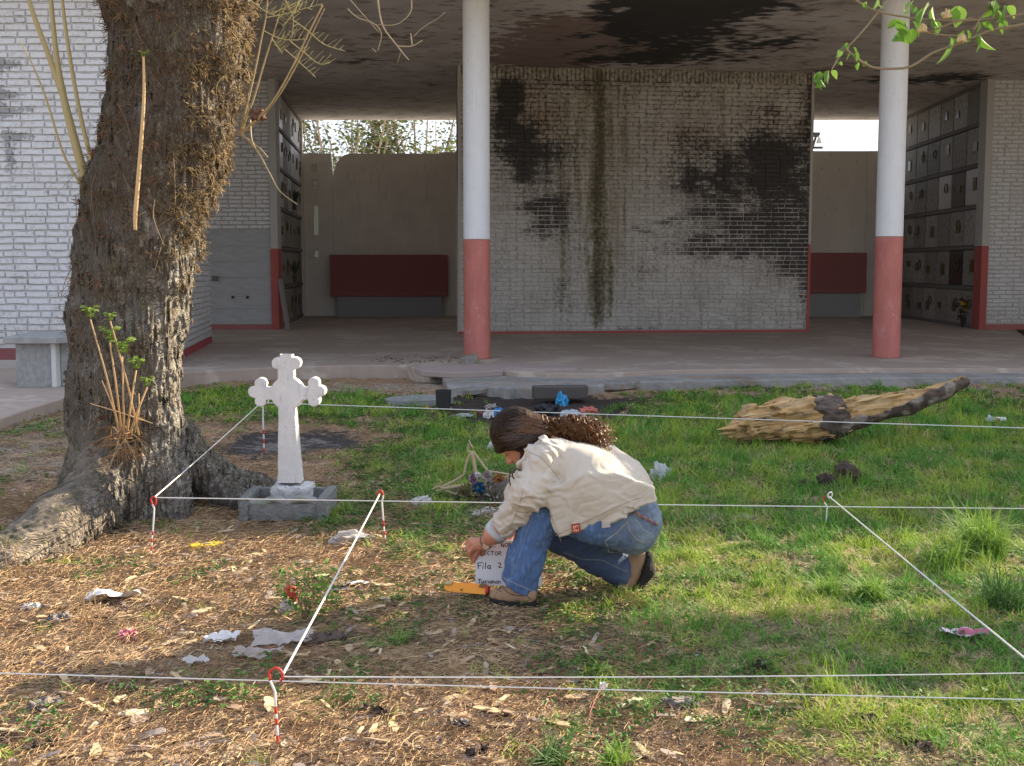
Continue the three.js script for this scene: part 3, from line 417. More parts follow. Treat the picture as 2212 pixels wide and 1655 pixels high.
const hgt = (x, z) => 0.018 * N2(x * 0.8, z * 0.8) + 0.011 * N2(x * 2.9, z * 2.9) + 0.006 * N2(x * 9, z * 9) + 0.0045 * N2(x * 24, z * 24) + blobs(reliefs, x, z) - 0.01;
const ashB = [dig(640, 952, 150, 26, 1.1), dig(560, 965, 70, 20, .4)], mudB = [dig(1120, 890, 200, 32, 1.1), dig(1330, 905, 150, 22, 0.8), dig(1000, 925, 80, 22, .6), dig(1180, 862, 240, 16, 1.0), dig(1030, 862, 90, 14, 0.7)], clodB = [dig(1795, 1042, 85, 20, 1.1), dig(1860, 985, 60, 14, .5), dig(1560, 1112, 110, 25, .8), dig(2060, 1235, 90, 20, .7)], sandB = [dig(1080, 1440, 160, 60, 0.9), dig(930, 1560, 200, 40, .3)], paleB = [dig(80, 945, 140, 60, 1.5), dig(60, 1015, 110, 26, 1.2), dig(700, 840, 200, 12, 0.6), dig(1150, 834, 400, 7, 0.7), dig(1700, 838, 600, 8, .9)];
const litterCanvas = document.createElement('canvas'); litterCanvas.width = litterCanvas.height = 1024;
{
  const c = litterCanvas.getContext('2d'), r = mulberry(77); c.fillStyle = 'rgb(178,172,164)'; c.fillRect(0, 0, 1024, 1024);
  const mark = (x, y, l, a, w, col) => { for (const ox of [-1024, 0, 1024]) for (const oy of [-1024, 0, 1024]) { if (x + ox < -80 || x + ox > 1104 || y + oy < -80 || y + oy > 1104) continue; c.strokeStyle = col; c.lineWidth = w; c.beginPath(); c.moveTo(x + ox, y + oy); c.quadraticCurveTo(x + ox + Math.cos(a) * l * 0.5 + Math.sin(a) * l * 0.12, y + oy + Math.sin(a) * l * 0.5, x + ox + Math.cos(a) * l, y + oy + Math.sin(a) * l); c.stroke(); } };
  for (let i = 0; i < 9000; i++) { const t = r(), k = 95 + r() * 60, col = t < 0.45 ? `rgb(${k + 25},${k + 8},${k - 8})` : t < 0.8 ? `rgb(${k + 95},${k + 78},${k + 52})` : `rgb(${k - 30},${k - 35},${k - 40})`; mark(r() * 1024, r() * 1024, 8 + r() * 60, r() * 6.28, 0.8 + r() * 2.6, col); }
  for (let i = 0; i < 1600; i++) { const k = 120 + r() * 130; mark(r() * 1024, r() * 1024, 3 + r() * 12, r() * 6.28, 2 + r() * 6, `rgb(${k},${k * 0.95},${k * 0.87})`); }
}
const litterTex = new THREE.CanvasTexture(litterCanvas); litterTex.colorSpace = THREE.SRGBColorSpace; litterTex.wrapS = litterTex.wrapT = THREE.RepeatWrapping;
const litterBump = new THREE.CanvasTexture(litterCanvas); litterBump.wrapS = litterBump.wrapT = THREE.RepeatWrapping;
const groundMat = new THREE.MeshStandardMaterial({ vertexColors: true, map: litterTex, bumpMap: litterBump, bumpScale: 0.006, roughness: 0.95 });
{
  const x0 = -8, x1 = 9, z0 = -2.2, z1 = -15, c = 0.027, nx = Math.round((x1 - x0) / c), nz = Math.round((z0 - z1) / c), pos = new Float32Array((nx + 1) * (nz + 1) * 3), col = new Float32Array(pos.length), uv = new Float32Array((nx + 1) * (nz + 1) * 2), idx = new Uint32Array(nx * nz * 6);
  let o = 0, q = 0;
  for (let j = 0; j <= nz; j++) for (let i = 0; i <= nx; i++) {
    const x = x0 + i * c, z = z0 - j * c, k = o / 3, edgeF = Math.min(i, j, nx - i, nz - j) < 1 ? -0.05 : 0;
    const inView = Math.abs(x) < -z * 0.55 + 1.6 && z > -14.6;
    pos[o] = x; pos[o + 1] = hgt(x, z) + edgeF; pos[o + 2] = z; uv[k * 2] = x / 1.45; uv[k * 2 + 1] = z / 1.45;
    let r = 0.42, g = 0.30, b = 0.2;
    if (inView) {
      const gr = smooth(0.15, 0.75, cover(x, z)), n = fbm2(x * 2.2, z * 2.2, 3), m = N2(x * 9, z * 9);
      r = 0.72 + 0.15 * n + 0.07 * m; g = 0.53 + 0.12 * n + 0.06 * m; b = 0.37 + 0.1 * n + 0.05 * m;
      const mix = (cr, cg, cb, t) => { t = clamp(t); r = lerp(r, cr, t); g = lerp(g, cg, t); b = lerp(b, cb, t); };
      mix(0.32, 0.33, 0.15, gr * 0.75); mix(0.72, 0.65, 0.58, smooth(0.3, 0.8, blobs(paleB, x, z) + 0.5 * n + 0.2 * m) * 0.9); mix(0.68, 0.5, 0.35, smooth(0.4, 0.9, blobs(sandB, x, z) + 0.3 * n));
      mix(0.085, 0.066, 0.055, smooth(0.35, 0.75, blobs(mudB, x, z) + 0.35 * n + .15 * m)); mix(0.14, 0.095, 0.075, smooth(0.4, 0.8, blobs(clodB, x, z) + 0.35 * n + .1 * m) * 0.85);
      const a = blobs(ashB, x, z) + 0.3 * n + 0.2 * m; mix(0.09, 0.08, 0.08, smooth(0.25, 0.5, a)); mix(0.42, 0.41, 0.42, smooth(0.85, 1.2, a + 0.4 * N2(x * 5, z * 9)) * 0.8);
    }
    col[o] = r; col[o + 1] = g; col[o + 2] = b; o += 3;
    if (i < nx && j < nz) { const a = j * (nx + 1) + i, e = a + nx + 1; idx[q++] = a; idx[q++] = a + 1; idx[q++] = e; idx[q++] = a + 1; idx[q++] = e + 1; idx[q++] = e; }
  }
  const g = new THREE.BufferGeometry(); g.setAttribute('position', new THREE.BufferAttribute(pos, 3)); g.setAttribute('color', new THREE.BufferAttribute(col, 3)); g.setAttribute('uv', new THREE.BufferAttribute(uv, 2)); g.setIndex(new THREE.BufferAttribute(idx, 1)); g.computeVertexNormals();
  struct('ground', g, groundMat);
  const far = new THREE.Shape([[-400, -400], [400, -400], [400, 400], [-400, 400]].map((w) => new THREE.Vector2(...w))); far.holes.push(new THREE.Path([[x0 + 0.1, 2.3], [x1 - 0.1, 2.3], [x1 - 0.1, 14.9], [x0 + 0.1, 14.9]].map((w) => new THREE.Vector2(...w))));
  struct('terrain', new THREE.ShapeGeometry(far).rotateX(-Math.PI / 2).translate(0, -0.035, 0), std(rgb(0.42, 0.36, 0.26), 0.95));
}
struct('yard', new THREE.PlaneGeometry(60, 16).rotateX(-Math.PI / 2).translate(2, -0.02, -35.6), std(rgb(0.62, 0.58, 0.5), 0.95));
const dummy = new THREE.Object3D();
function scatter(name, label, category, geo, mat, list) {               // list of [x, y, z, rotY, sx, sy, sz, colour, tilt, tiltDir]
  const m = new THREE.InstancedMesh(geo, mat, list.length); m.name = name; tag(m, label, category, null, 'stuff');
  list.forEach((q, i) => { dummy.position.set(q[0], q[1], q[2]); dummy.rotation.set(q[8] ?? 0, q[3], q[9] ?? 0, 'YXZ'); dummy.scale.set(q[4], q[5], q[6]); dummy.updateMatrix(); m.setMatrixAt(i, dummy.matrix); m.setColorAt(i, q[7]); });
  shadows(m); scene.add(m); return m;
}
function bladeGeo(n, spread, len, wid, seed) {                            // a tuft of bent tapering blades
  const r = mulberry(seed), pos = [], nor = [];
  for (let i = 0; i < n; i++) {
    const a = r() * 6.28, e = Math.sqrt(r()) * spread, bx = Math.cos(a) * e, bz = Math.sin(a) * e, d = r() * 6.28, l = len * (0.45 + 0.75 * r()), lean = 0.3 + 1.25 * r(), w = wid * (0.7 + 0.6 * r()), px = -Math.sin(d) * w, pz = Math.cos(d) * w;
    const P0 = [], S = 3; for (let s = 0; s <= S; s++) { const t = s / S, bend = lean * t * t; P0.push([bx + Math.cos(d) * l * bend * 0.85, l * t * (1 - 0.35 * bend * lean), bz + Math.sin(d) * l * bend * 0.85, (1 - t * t) ]); }
    for (let s = 0; s < S; s++) { const A = P0[s], B = P0[s + 1], L = (q, k) => [q[0] + k * px * q[3], q[1], q[2] + k * pz * q[3]]; const a1 = L(A, -1), a2 = L(A, 1), b1 = L(B, -1), b2 = L(B, 1); pos.push(...a1, ...a2, ...b2); if (s < S - 1) pos.push(...a1, ...b2, ...b1); }
  }
  const g = new THREE.BufferGeometry(); g.setAttribute('position', new THREE.Float32BufferAttribute(pos, 3)); g.computeVertexNormals(); return g;
}
const leafMat = (c, t = 0.4) => new THREE.MeshPhysicalMaterial({ color: c, roughness: 0.75, transmission: t, thickness: 0, side: THREE.DoubleSide, specularIntensity: 0.4 });
const grassMat = leafMat(0xffffff, 0.35);
const inFrame = (x, z, m = 600) => { const [px, py] = toPx(x, 0, z); return px > -m && px < 2212 + m && py < 1655 + 160; };
{
  const near = [], mid = [];
  const tufts = (d0, d1, dens, list, k) => {
    const area = (d1 - d0) * 1.06 * ((d0 + d1) / 2) * 1.22, n = Math.round(area * dens);
    for (let i = 0; i < n; i++) {
      const d = Math.sqrt(R(d0 * d0, d1 * d1)), x = R(-0.56, 0.68) * d; if (!inFrame(x, -d)) continue; if (d > 13.0 && x < 1) continue;
      const c = cover(x, -d); if (c < 0.16 + 0.75 * rnd() + 0.4 * N2(x * 6, d * 6) + 0.2 * N2(x * 15, d * 15)) continue;
      const dry = rnd() < 0.3 ? 1 : 0, y = 0.7 + 0.5 * rnd(), vig = 0.5 + 0.5 * smooth(0.2, 1.1, c) + 0.45 * N2(x * 2.3 + 9, d * 2.3) * smooth(0.3, 0.9, c), h = R(0.5, 1.25) * Math.max(0.3, vig) * k * (rnd() < 0.04 ? 1.8 : 1), yl = smooth(-0.3, 0.5, N2(x * 1.6 + 4, d * 1.6));
      const col = dry ? rgb(0.6 * y, 0.48 * y, 0.25 * y) : rgb(lerp(0.15, 0.34, yl) * y, lerp(0.34, 0.46, yl) * y, lerp(0.045, 0.06, yl) * y);
      list.push([x, hgt(x, -d) - 0.004, -d, rnd() * 6.28, k * R(0.8, 1.2), dry ? h * 0.6 : h, k * R(0.8, 1.2), col, R(-0.35, 0.35), R(-0.35, 0.35)]);
    }
  };
  tufts(2.75, 5.4, 820, near, 0.7); tufts(5.4, 8.5, 520, near, 0.95); tufts(8.5, 13.6, 380, mid, 1.2);
  scatter('lawn_grass', 'short green lawn grass thinning into bare brown soil on the left', 'grass', bladeGeo(11, 0.035, 0.09, 0.003, 4), grassMat, near);
  scatter('far_lawn_grass', 'thicker green lawn in the shade towards the porch kerb', 'grass', bladeGeo(14, 0.06, 0.085, 0.0032, 5), grassMat, mid);
  // low broad-leaved weeds
  const weed = []; { const r = mulberry(9), pos = []; for (let i = 0; i < 12; i++) { const a = r() * 6.28, e = 0.01 + r() * 0.05, h = 0.01 + r() * 0.03, s = 0.008 + r() * 0.008, x = Math.cos(a) * e, z = Math.sin(a) * e, ux = Math.cos(a + 0.5) * s, uz = Math.sin(a + 0.5) * s; pos.push(x, h, z, x + ux - uz * 0.6, h + 0.004, z + uz + ux * 0.6, x + ux * 2, h - 0.003, z + uz * 2, x, h, z, x + ux * 2, h - 0.003, z + uz * 2, x + ux + uz * 0.6, h + 0.004, z + uz - ux * 0.6); } const g = new THREE.BufferGeometry(); g.setAttribute('position', new THREE.Float32BufferAttribute(pos, 3)); g.computeVertexNormals();
    for (let i = 0; i < 9000; i++) { const d = Math.sqrt(R(9, 150)), x = R(-0.48, 0.48) * d; const c = cover(x, -d); if (c < 0.1 + 0.3 * rnd() || (c > 0.8 && rnd() < 0.7)) continue; const k = R(0.6, 1.3); weed.push([x, hgt(x, -d), -d, rnd() * 6.28, k, k, k, rgb(0.07 * k, 0.14 * k, 0.03)]); }
    scatter('low_weeds', 'small round leaved weeds spread through the lawn', 'weeds', g, grassMat, weed); }
}
// dry needles and threads of litter
{
  const r = mulberry(21), g = []; for (let i = 0; i < 9; i++) { const x = (r() - 0.5) * 0.2, z = (r() - 0.5) * 0.2, a = r() * 6.28, l = 0.02 + r() * 0.07, y = 0.002 + r() * 0.012, b = (r() - 0.5) * 0.03; g.push(tube([V(x, y, z), V(x + Math.cos(a) * l / 2 - Math.sin(a) * b, y + r() * 0.008, z + Math.sin(a) * l / 2 + Math.cos(a) * b), V(x + Math.cos(a) * l, y * 0.6, z + Math.sin(a) * l)], [0.0007 + r() * 0.0007, 0.0005], 3, 2)); }
  const geo = mergeGeometries(g), list = [];
  for (let i = 0; i < 40000; i++) { const d = Math.sqrt(R(7.6, 110)), x = R(-0.6, 0.6) * d * 0.98; const c = cover(x, -d), p = d > 6.5 ? 0.35 : 1; if (rnd() > p * (1.05 - c * 0.85) || bare(x, -d)) continue; if (!inFrame(x, -d)) continue; const k = R(0.5, 1.15), t = rnd(), col = t < 0.6 ? rgb(0.45 * k, 0.29 * k, 0.155 * k) : t < 0.85 ? rgb(0.66 * k, 0.49 * k, 0.28 * k) : rgb(0.16 * k, 0.11 * k, 0.08 * k); list.push([x, hgt(x, -d), -d, rnd() * 6.28, R(0.8, 1.4), R(0.7, 1.6), R(0.8, 1.4), col]); }
  scatter('needle_litter', 'thin dry brown needles and threads littering the bare soil', 'litter', geo, std(0xffffff, 0.9), list);
}
// splintered wood chips
{
  const variants = []; for (let v = 0; v < 7; v++) {
    const r = mulberry(90 + v), n = 7, l = 0.5, top = [], bot = []; for (let i = 0; i <= n; i++) { const t = i / n, w = (0.1 + 0.1 * r()) * Math.pow(Math.sin(Math.PI * clamp(t * 0.9 + 0.06)), 0.55), y = 0.05 * Math.sin(t * 3 + v) + 0.03 * r(), c = 0.08 * Math.sin(t * 2.4 + v * 2); top.push([t - l, y + 0.055, c + w], [t - l, y + 0.065, c - w]); bot.push([t - l, y, c + w * 0.9], [t - l, y, c - w * 0.9]); }
    const pos = []; for (let i = 0; i < n; i++) { const a = 2 * i; const q = (A, B, C, D) => pos.push(...A, ...B, ...C, ...A, ...C, ...D); q(top[a], top[a + 2], top[a + 3], top[a + 1]); q(top[a], bot[a], bot[a + 2], top[a + 2]); q(top[a + 1], top[a + 3], bot[a + 3], bot[a + 1]); if (i === 0) q(top[0], top[1], bot[1], bot[0]); if (i === n - 1) q(top[2 * n], bot[2 * n], bot[2 * n + 1], top[2 * n + 1]); }
    const g = new THREE.BufferGeometry(); g.setAttribute('position', new THREE.Float32BufferAttribute(pos, 3)); g.computeVertexNormals(); variants.push(g);
  }
  const tones = [[0.6, 0.45, 0.26], [0.5, 0.36, 0.2], [0.67, 0.53, 0.34], [0.42, 0.29, 0.18], [0.3, 0.24, 0.2], [0.36, 0.27, 0.22]], mats = tones.map((c) => std(rgb(...c), 0.85)), all = [];
  for (let i = 0; i < 9000; i++) { const d = Math.sqrt(R(7.6, 52)), x = R(-0.5, 0.42) * d * 0.98; const c = cover(x, -d), [px] = toPx(x, 0, -d); if (rnd() > (1.05 - 1.15 * c) * (d > 5.9 ? 0.25 : 1) * (px > 1500 ? 0.4 : 1) || bare(x, -d)) continue; all.push([x, hgt(x, -d) + 0.004, -d, rnd() * 6.28, 0.016 + 0.088 * Math.pow(rnd(), 2.6), Math.floor(rnd() * 7), Math.floor(Math.pow(rnd(), 1.15) * 6), (rnd() - 0.5) * 0.5, (rnd() - 0.5) * 0.5]); }
  for (let i = 0; i < 9000; i++) { const d = Math.sqrt(R(7.6, 45)), x = R(-0.5, 0.42) * d * 0.98; const c = cover(x, -d); if (rnd() > 1.0 - 1.1 * c || bare(x, -d) || !inFrame(x, -d)) continue; all.push([x, hgt(x, -d) + 0.003, -d, rnd() * 6.28, 0.008 + 0.018 * rnd(), Math.floor(rnd() * 7), Math.floor(rnd() * 6), (rnd() - 0.5) * 0.6, (rnd() - 0.5) * 0.6]); }
  all.sort((a, b) => b[4] / -b[2] - a[4] / -a[2]);
  const toneWord = ['honey coloured', 'tan', 'cream coloured', 'reddish brown', 'dark grey brown', 'dull brown'], zones = [[600, 1500, 110, 'close to the foreground hook stake'], [1100, 1330, 130, 'near the front boot of the crouching woman'], [650, 1300, 110, 'beside the green seedling'], [600, 1390, 120, 'by the crumpled plastic bag'], [240, 1300, 130, 'around the torn white paper'], [190, 1470, 150, 'along the long dark stick'], [330, 1190, 130, 'below the tree stake'], [620, 1160, 130, 'in front of the concrete planter'], [830, 1190, 110, 'at the foot of the middle stake'], [1010, 1270, 100, 'beside the folding ruler'], [280, 1370, 90, 'next to the crushed red wrapper'], [750, 1270, 90, 'by the white paper strips']];
  const chipLabel = (q) => { const [px, py] = toPx(q[0], q[1], q[2]); let best = null, bd = 1; for (const z of zones) { const e = Math.hypot((px - z[0]) / z[2], (py - z[1]) / (z[2] * 0.6)); if (e < bd) { bd = e; best = z[3]; } }
    if (!best) best = py > 1510 ? 'in front of the nearest string, ' + (px < 450 ? 'lower left corner' : px < 1000 ? 'lower middle left' : 'lower middle and right') : py > 1420 ? 'between the foreground shadow and the nearest string, ' + (px < 700 ? 'left half' : 'right half') : px < 450 ? (py < 1300 ? 'on the litter below the big root' : 'on the sunlit litter at the left') : px < 900 ? 'on the sunlit litter left of the slanting string' : px < 1250 ? 'on the bare soil in front of the woman' : 'in the thin grass right of the woman';
    return (q[4] > 0.062 ? 'large ' : q[4] > 0.045 ? 'middling ' : 'small ') + toneWord[q[6]] + ' wood chip ' + best; };
  all.slice(0, 290).forEach((q) => { const m = single('wood_chip', chipLabel(q), 'wood chip', variants[q[5]], mats[q[6]], 'splintered wood chips on the ground'); m.position.set(q[0], q[1], q[2]); m.rotation.set(q[7], q[3], q[8], 'YXZ'); m.scale.set(q[4] * 1.05, q[4] * 0.8, q[4] * (0.35 + 1.1 * (Math.abs(q[7] * 37) % 1))); });
  scatter('small_wood_chips', 'countless small wood splinters scattered over the brown litter', 'wood chips', variants[1], std(0xffffff, 0.85), all.slice(290).map((q) => { const k = R(0.7, 1.1), t = tones[q[6]]; return [q[0], q[1], q[2], q[3], q[4], q[4] * 0.8, q[4] * 0.7, rgb(t[0] * k, t[1] * k, t[2] * k), q[7], q[8]]; }));
}
// dry curled leaves
{
  const n = 5, pos = [], row = []; for (let i = 0; i <= n; i++) { const t = i / n, w = 0.3 * Math.pow(Math.sin(Math.PI * Math.pow(t, 0.8)), 0.8); row.push([[t - 0.5, 0.1 * Math.sin(t * 3.1) + 0.02, 0], [t - 0.5, 0.22 * w + 0.1 * Math.sin(t * 3.1), w], [t - 0.5, 0.4 * w + 0.06 * Math.sin(t * 3.1), -w]]); }
  for (let i = 0; i < n; i++) for (const k of [1, 2]) { const a = row[i], b = row[i + 1]; pos.push(...a[0], ...a[k], ...b[k], ...a[0], ...b[k], ...b[0]); }
  const g = new THREE.BufferGeometry(); g.setAttribute('position', new THREE.Float32BufferAttribute(pos, 3)); g.computeVertexNormals(); const list = [];
  for (let i = 0; i < 2600; i++) { const d = Math.sqrt(R(7.6, 90)), x = R(-0.5, 0.48) * d * 0.98, c = cover(x, -d); if (rnd() > 0.9 - 0.75 * c || bare(x, -d) || !inFrame(x, -d)) continue; const k = R(0.6, 1.2), t = rnd(), s = R(0.02, 0.055); list.push([x, hgt(x, -d) + 0.004, -d, rnd() * 6.28, s, s * (rnd() < 0.3 ? -1 : 1) * 0.8, s * R(0.6, 1.1), t < 0.4 ? rgb(0.3 * k, 0.2 * k, 0.12 * k) : t < 0.7 ? rgb(0.36 * k, 0.3 * k, 0.26 * k) : rgb(0.17 * k, 0.12 * k, 0.1 * k), R(-0.4, 0.4), R(-0.4, 0.4)]); }
  scatter('dry_leaves', 'small curled dry leaves and bark flakes spread over the litter', 'dry leaves', g, std(0xffffff, 0.9), list);
}
// ------------------------------------------------------------------ the old tree
const TD = 6.15, tpx = (w, d = TD) => w * d / FOC;
const trunkPts = [[415, -160, 175], [395, -80, 166], [378, 0, 158], [381, 100, 146], [377, 200, 134], [362, 300, 134], [326, 400, 136], [306, 500, 130], [293, 600, 124], [281, 700, 125], [275, 800, 123], [270, 900, 126], [276, 1000, 134], [278, 1080, 146], [275, 1140, 155], [274, 1200, 165]].map(([x, y, w]) => [P(x, y, TD), tpx(w) * 0.95]);
const rootsDef = [[[238, 1020, 5.95, 72], [168, 1108, 5.55, 72], [95, 1166, 5.25, 66], [5, 1208, 4.98, 58], [-90, 1245, 4.8, 50], [-220, 1300, 4.6, 40]], [[380, 965, 6.25, 56], [425, 1025, 6.25, 36], [478, 1062, 6.2, 25], [540, 1096, 6.15, 17]], [[400, 985, 6.4, 46], [480, 1030, 6.6, 26], [560, 1054, 6.7, 18], [640, 1072, 6.8, 10]], [[270, 1040, 6.0, 90], [275, 1110, 5.92, 70], [285, 1150, 5.8, 25]], [[345, 1040, 6.0, 70], [372, 1100, 5.93, 36], [390, 1130, 5.85, 12]]].map((l) => l.map(([x, y, d, w]) => [P(x, y, d), tpx(w, d)]));
function trunkBase(x, y, z) {
  let d = 1e9;
  for (let i = 0; i < trunkPts.length - 1; i++) { const a = trunkPts[i], b = trunkPts[i + 1]; if (y > a[0].y + 0.7 || y < b[0].y - 0.7) continue; d = smin(d, cap(x, y, z, a[0], b[0], a[1], b[1]), 0.04); }
  if (y < 1.0) rootsDef.forEach((l, k) => { let e = 1e9; for (let i = 0; i < l.length - 1; i++) e = smin(e, cap(x, y, z, l[i][0], l[i + 1][0], l[i][1], l[i + 1][1]), 0.03); d = smin(d, e, k === 0 ? 0.08 : 0.07); });
  return d;
}
const rootLeft = (x, y) => smooth(0.62, 0.3, y) * smooth(-2.02, -2.25, x);
function trunkSDF(x, y, z) {
  const d = trunkBase(x, y, z); if (d > 0.12 || d < -0.12) return d;
  const rl = rootLeft(x, y), w = 0.35 * N3(x * 3, y * 2, z * 3);
  const a = 1 - Math.abs(N3(x * 29 + w, y * 1.9, z * 29)), b = 1 - Math.abs(N3(x * 56 + w, y * 4, z * 56)), up = smooth(1.2, 2.0, y);
  const bark = 0.028 * (a * a * a - 0.4) + 0.015 * (b * b - 0.5) + 0.003 * N3(x * 60, y * 14, z * 60);
  const root = 0.008 * (1 - 2 * Math.abs(N3(x * 13, y * 20, z * 13))) + 0.0035 * N3(x * 40, y * 40, z * 40);
  return d - lerp(bark * (1 - 0.25 * up), root, rl) - 0.03 * N3(x * 2.1, y * 2.1, z * 2.1) - 0.012 * N3(x * 6, y * 5, z * 6);
}
const treeBase = V(P(275, 1100, TD).x, 0, -TD);
const tree = thing('tree', 'old thick leaning tree with rough grey bark, roots and dry hanging growth', 'tree', treeBase);
const barkTex = tex(512, 512, (u, v) => { const n = 1 - Math.abs(fbm2(u * 26 + 0.6 * N2(u * 5, v * 5), v * 4, 3) * 1.6), m = 0.5 + 0.5 * fbm2(u * 60, v * 40, 2), k = clamp(0.85 * n * n + 0.15 * m); return [k, k, k]; }, false); barkTex.repeat.set(2.2, 2.2);
const woodGrain = std(0xffffff, 0.95, { vertexColors: true, bumpMap: barkTex, bumpScale: 0.035 });
const trunkGeo = meshSDF(trunkSDF, V(-3.4, -0.06, -7.15), V(-1.15, 3.15, -4.55), 0.0095);
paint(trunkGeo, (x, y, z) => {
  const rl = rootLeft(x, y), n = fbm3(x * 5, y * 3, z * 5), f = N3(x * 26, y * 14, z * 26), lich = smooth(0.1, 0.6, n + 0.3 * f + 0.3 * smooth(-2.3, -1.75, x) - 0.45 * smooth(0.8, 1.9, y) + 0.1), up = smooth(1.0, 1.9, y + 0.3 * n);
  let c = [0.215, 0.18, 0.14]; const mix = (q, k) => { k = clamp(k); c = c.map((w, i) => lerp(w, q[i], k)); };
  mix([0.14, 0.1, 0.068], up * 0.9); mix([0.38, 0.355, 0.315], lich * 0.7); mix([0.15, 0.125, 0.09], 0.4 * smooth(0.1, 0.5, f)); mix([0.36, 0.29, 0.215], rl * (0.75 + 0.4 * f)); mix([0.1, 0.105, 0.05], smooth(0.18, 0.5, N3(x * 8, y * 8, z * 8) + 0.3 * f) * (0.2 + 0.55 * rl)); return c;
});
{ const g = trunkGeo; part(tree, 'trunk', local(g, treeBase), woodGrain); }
// dry clinging growth: curled strands rooted on the bark
{
  const p = trunkGeo.attributes.position, n = trunkGeo.attributes.normal, r = mulberry(303), curls = [], pos = [];
  const mk = (seed, kinds) => { const q = mulberry(seed), g = []; for (let i = 0; i < 5; i++) { let c = V((q() - 0.5) * 0.03, 0, (q() - 0.5) * 0.03), pts = [c.clone()], dir = V((q() - 0.5) * 1.4, 0.9, (q() - 0.5) * 1.4); for (let k = 0; k < 4; k++) { dir.add(V((q() - 0.5) * 1.5, (q() - 0.6) * 1.1, (q() - 0.5) * 1.5)).normalize(); c = c.clone().addScaledVector(dir, 0.016); pts.push(c); } g.push(tube(pts, [0.0016, 0.0022, 0.001], 3, 1)); } return mergeGeometries(g); };
  const list = [[], []];
  for (let t = 0; t < 60000 && list[0].length + list[1].length < 1700; t++) {
    const i = Math.floor(r() * p.count), x = p.getX(i) + treeBase.x, y = p.getY(i), z = p.getZ(i) + treeBase.z; if (n.getZ(i) < -0.45) continue;
    const [px, py] = toPx(x, y, z), cx = 306 + Math.max(0, 450 - py) * 0.17, side = (px - cx) / 130;
    let w = py > 760 ? 0 : smooth(0.15, 0.75, side) * smooth(700, 420, py) * 0.7 + 0.07 * smooth(640, 300, py) + 0.4 * smooth(0.15, 0.5, N3(x * 4, y * 4, z * 4)) * smooth(700, 500, py) + (side < -0.5 ? 0.07 : 0); if (py > 880 && py < 1000 && Math.abs(px - 255) < 60) w = 0.6;
    if (r() > w) continue; list[r() < 0.5 ? 0 : 1].push([i, x, y, z, side]);
  }
  list.forEach((l, k) => { const m = new THREE.InstancedMesh(mk(k + 5), std(0xffffff, 0.95), l.length), up = V(0, 1, 0), q = new THREE.Quaternion(), q2 = new THREE.Quaternion(), M = new THREE.Matrix4(); m.name = k ? 'dry_curls' : 'dry_tendrils'; m.userData.kind = 'stuff';
    l.forEach(([i, x, y, z, side], j) => { const nn = V(n.getX(i) * 0.55 + (r() - 0.5) * 0.8, n.getY(i) * 0.5 - 0.75, n.getZ(i) * 0.55).normalize(); q.setFromUnitVectors(up, nn); q2.setFromAxisAngle(up, r() * 6.28); q.multiply(q2); const s = 0.4 + r() * 0.55; M.compose(V(x, y, z).sub(treeBase), q, V(s, s * 1.2, s)); m.setMatrixAt(j, M); const t = r(), b = 0.6 + 0.7 * r(); m.setColorAt(j, side > 0.25 ? rgb(0.22 * b, 0.15 * b, 0.07 * b) : t < 0.6 ? rgb(0.2 * b, 0.095 * b, 0.045 * b) : rgb(0.13 * b, 0.11 * b, 0.045 * b)); });
    shadows(m); tree.add(m); });
  // long loose threads
  const th = []; for (let i = 0; i < 60; i++) { const px = R(160, 500), py = R(20, 760), a = P(px, py, 5.74 + 0.25 * Math.abs((px - 320) / 160)); if (trunkBase(a.x, a.y, a.z + 0.0) > 0.1) continue; const an = R(-2.4, -0.6), l = R(0.1, 0.3); th.push(tube([a, V(a.x + Math.cos(an) * l * 0.4 + R(-.03, .03), a.y + Math.sin(an) * l * 0.4, a.z + 0.05), V(a.x + Math.cos(an) * l, a.y + Math.sin(an) * l, a.z + 0.02)], [0.0022, 0.0012], 3, 3)); }
  part(tree, 'hanging_threads', local(mergeGeometries(th), treeBase), std(rgb(0.19, 0.125, 0.065), 0.9), 'stuff');
}
const shootMat = std(rgb(0.36, 0.29, 0.13), 0.6), stickMat = std(rgb(0.55, 0.36, 0.17), 0.6), twigMat = std(rgb(0.33, 0.255, 0.16), 0.8);
const pathP = (l, d) => l.map(([x, y], i) => P(x, y, Array.isArray(d) ? lerp(d[0], d[1], i / (l.length - 1)) : d));
for (const [l, r, d] of [[[[192, 415], [160, 300], [135, 200], [122, 120], [110, 0], [105, -90]], [0.028, 0.024, 0.02, 0.015, 0.012, 0.011], 6.1], [[[135, 205], [105, 120], [70, 25], [45, -60]], [0.018, 0.015, 0.013, 0.012], 6.1], [[[205, 375], [178, 270], [155, 150], [140, 50], [128, -60]], [0.014, 0.012, 0.011, 0.01, 0.009], 6.05], [[[175, 400], [140, 340], [100, 215], [70, 140], [42, 88]], [0.008, 0.007, 0.006, 0.004, 0.002], 6.1]]) part(tree, 'shoot', local(tube(pathP(l, d), r, 8, 5), treeBase), shootMat);
part(tree, 'dead_stick', local(tube(pathP([[310, 122], [311, 200], [306, 290], [299, 380], [292, 470], [292, 497]], 5.7), [0.006, 0.008, 0.01, 0.011, 0.011, 0.009], 8, 4), treeBase), stickMat);
part(tree, 'young_leaves', local(frond(P(310, 124, 5.7), 0, 1, 0.45), treeBase), leafMat(rgb(0.3, 0.36, 0.08), 0.4));
const Z2 = (l) => l.map(([x, y]) => [(440 + x / 3.3515) * 0.9668, y / 3.3515 * 0.9668]);
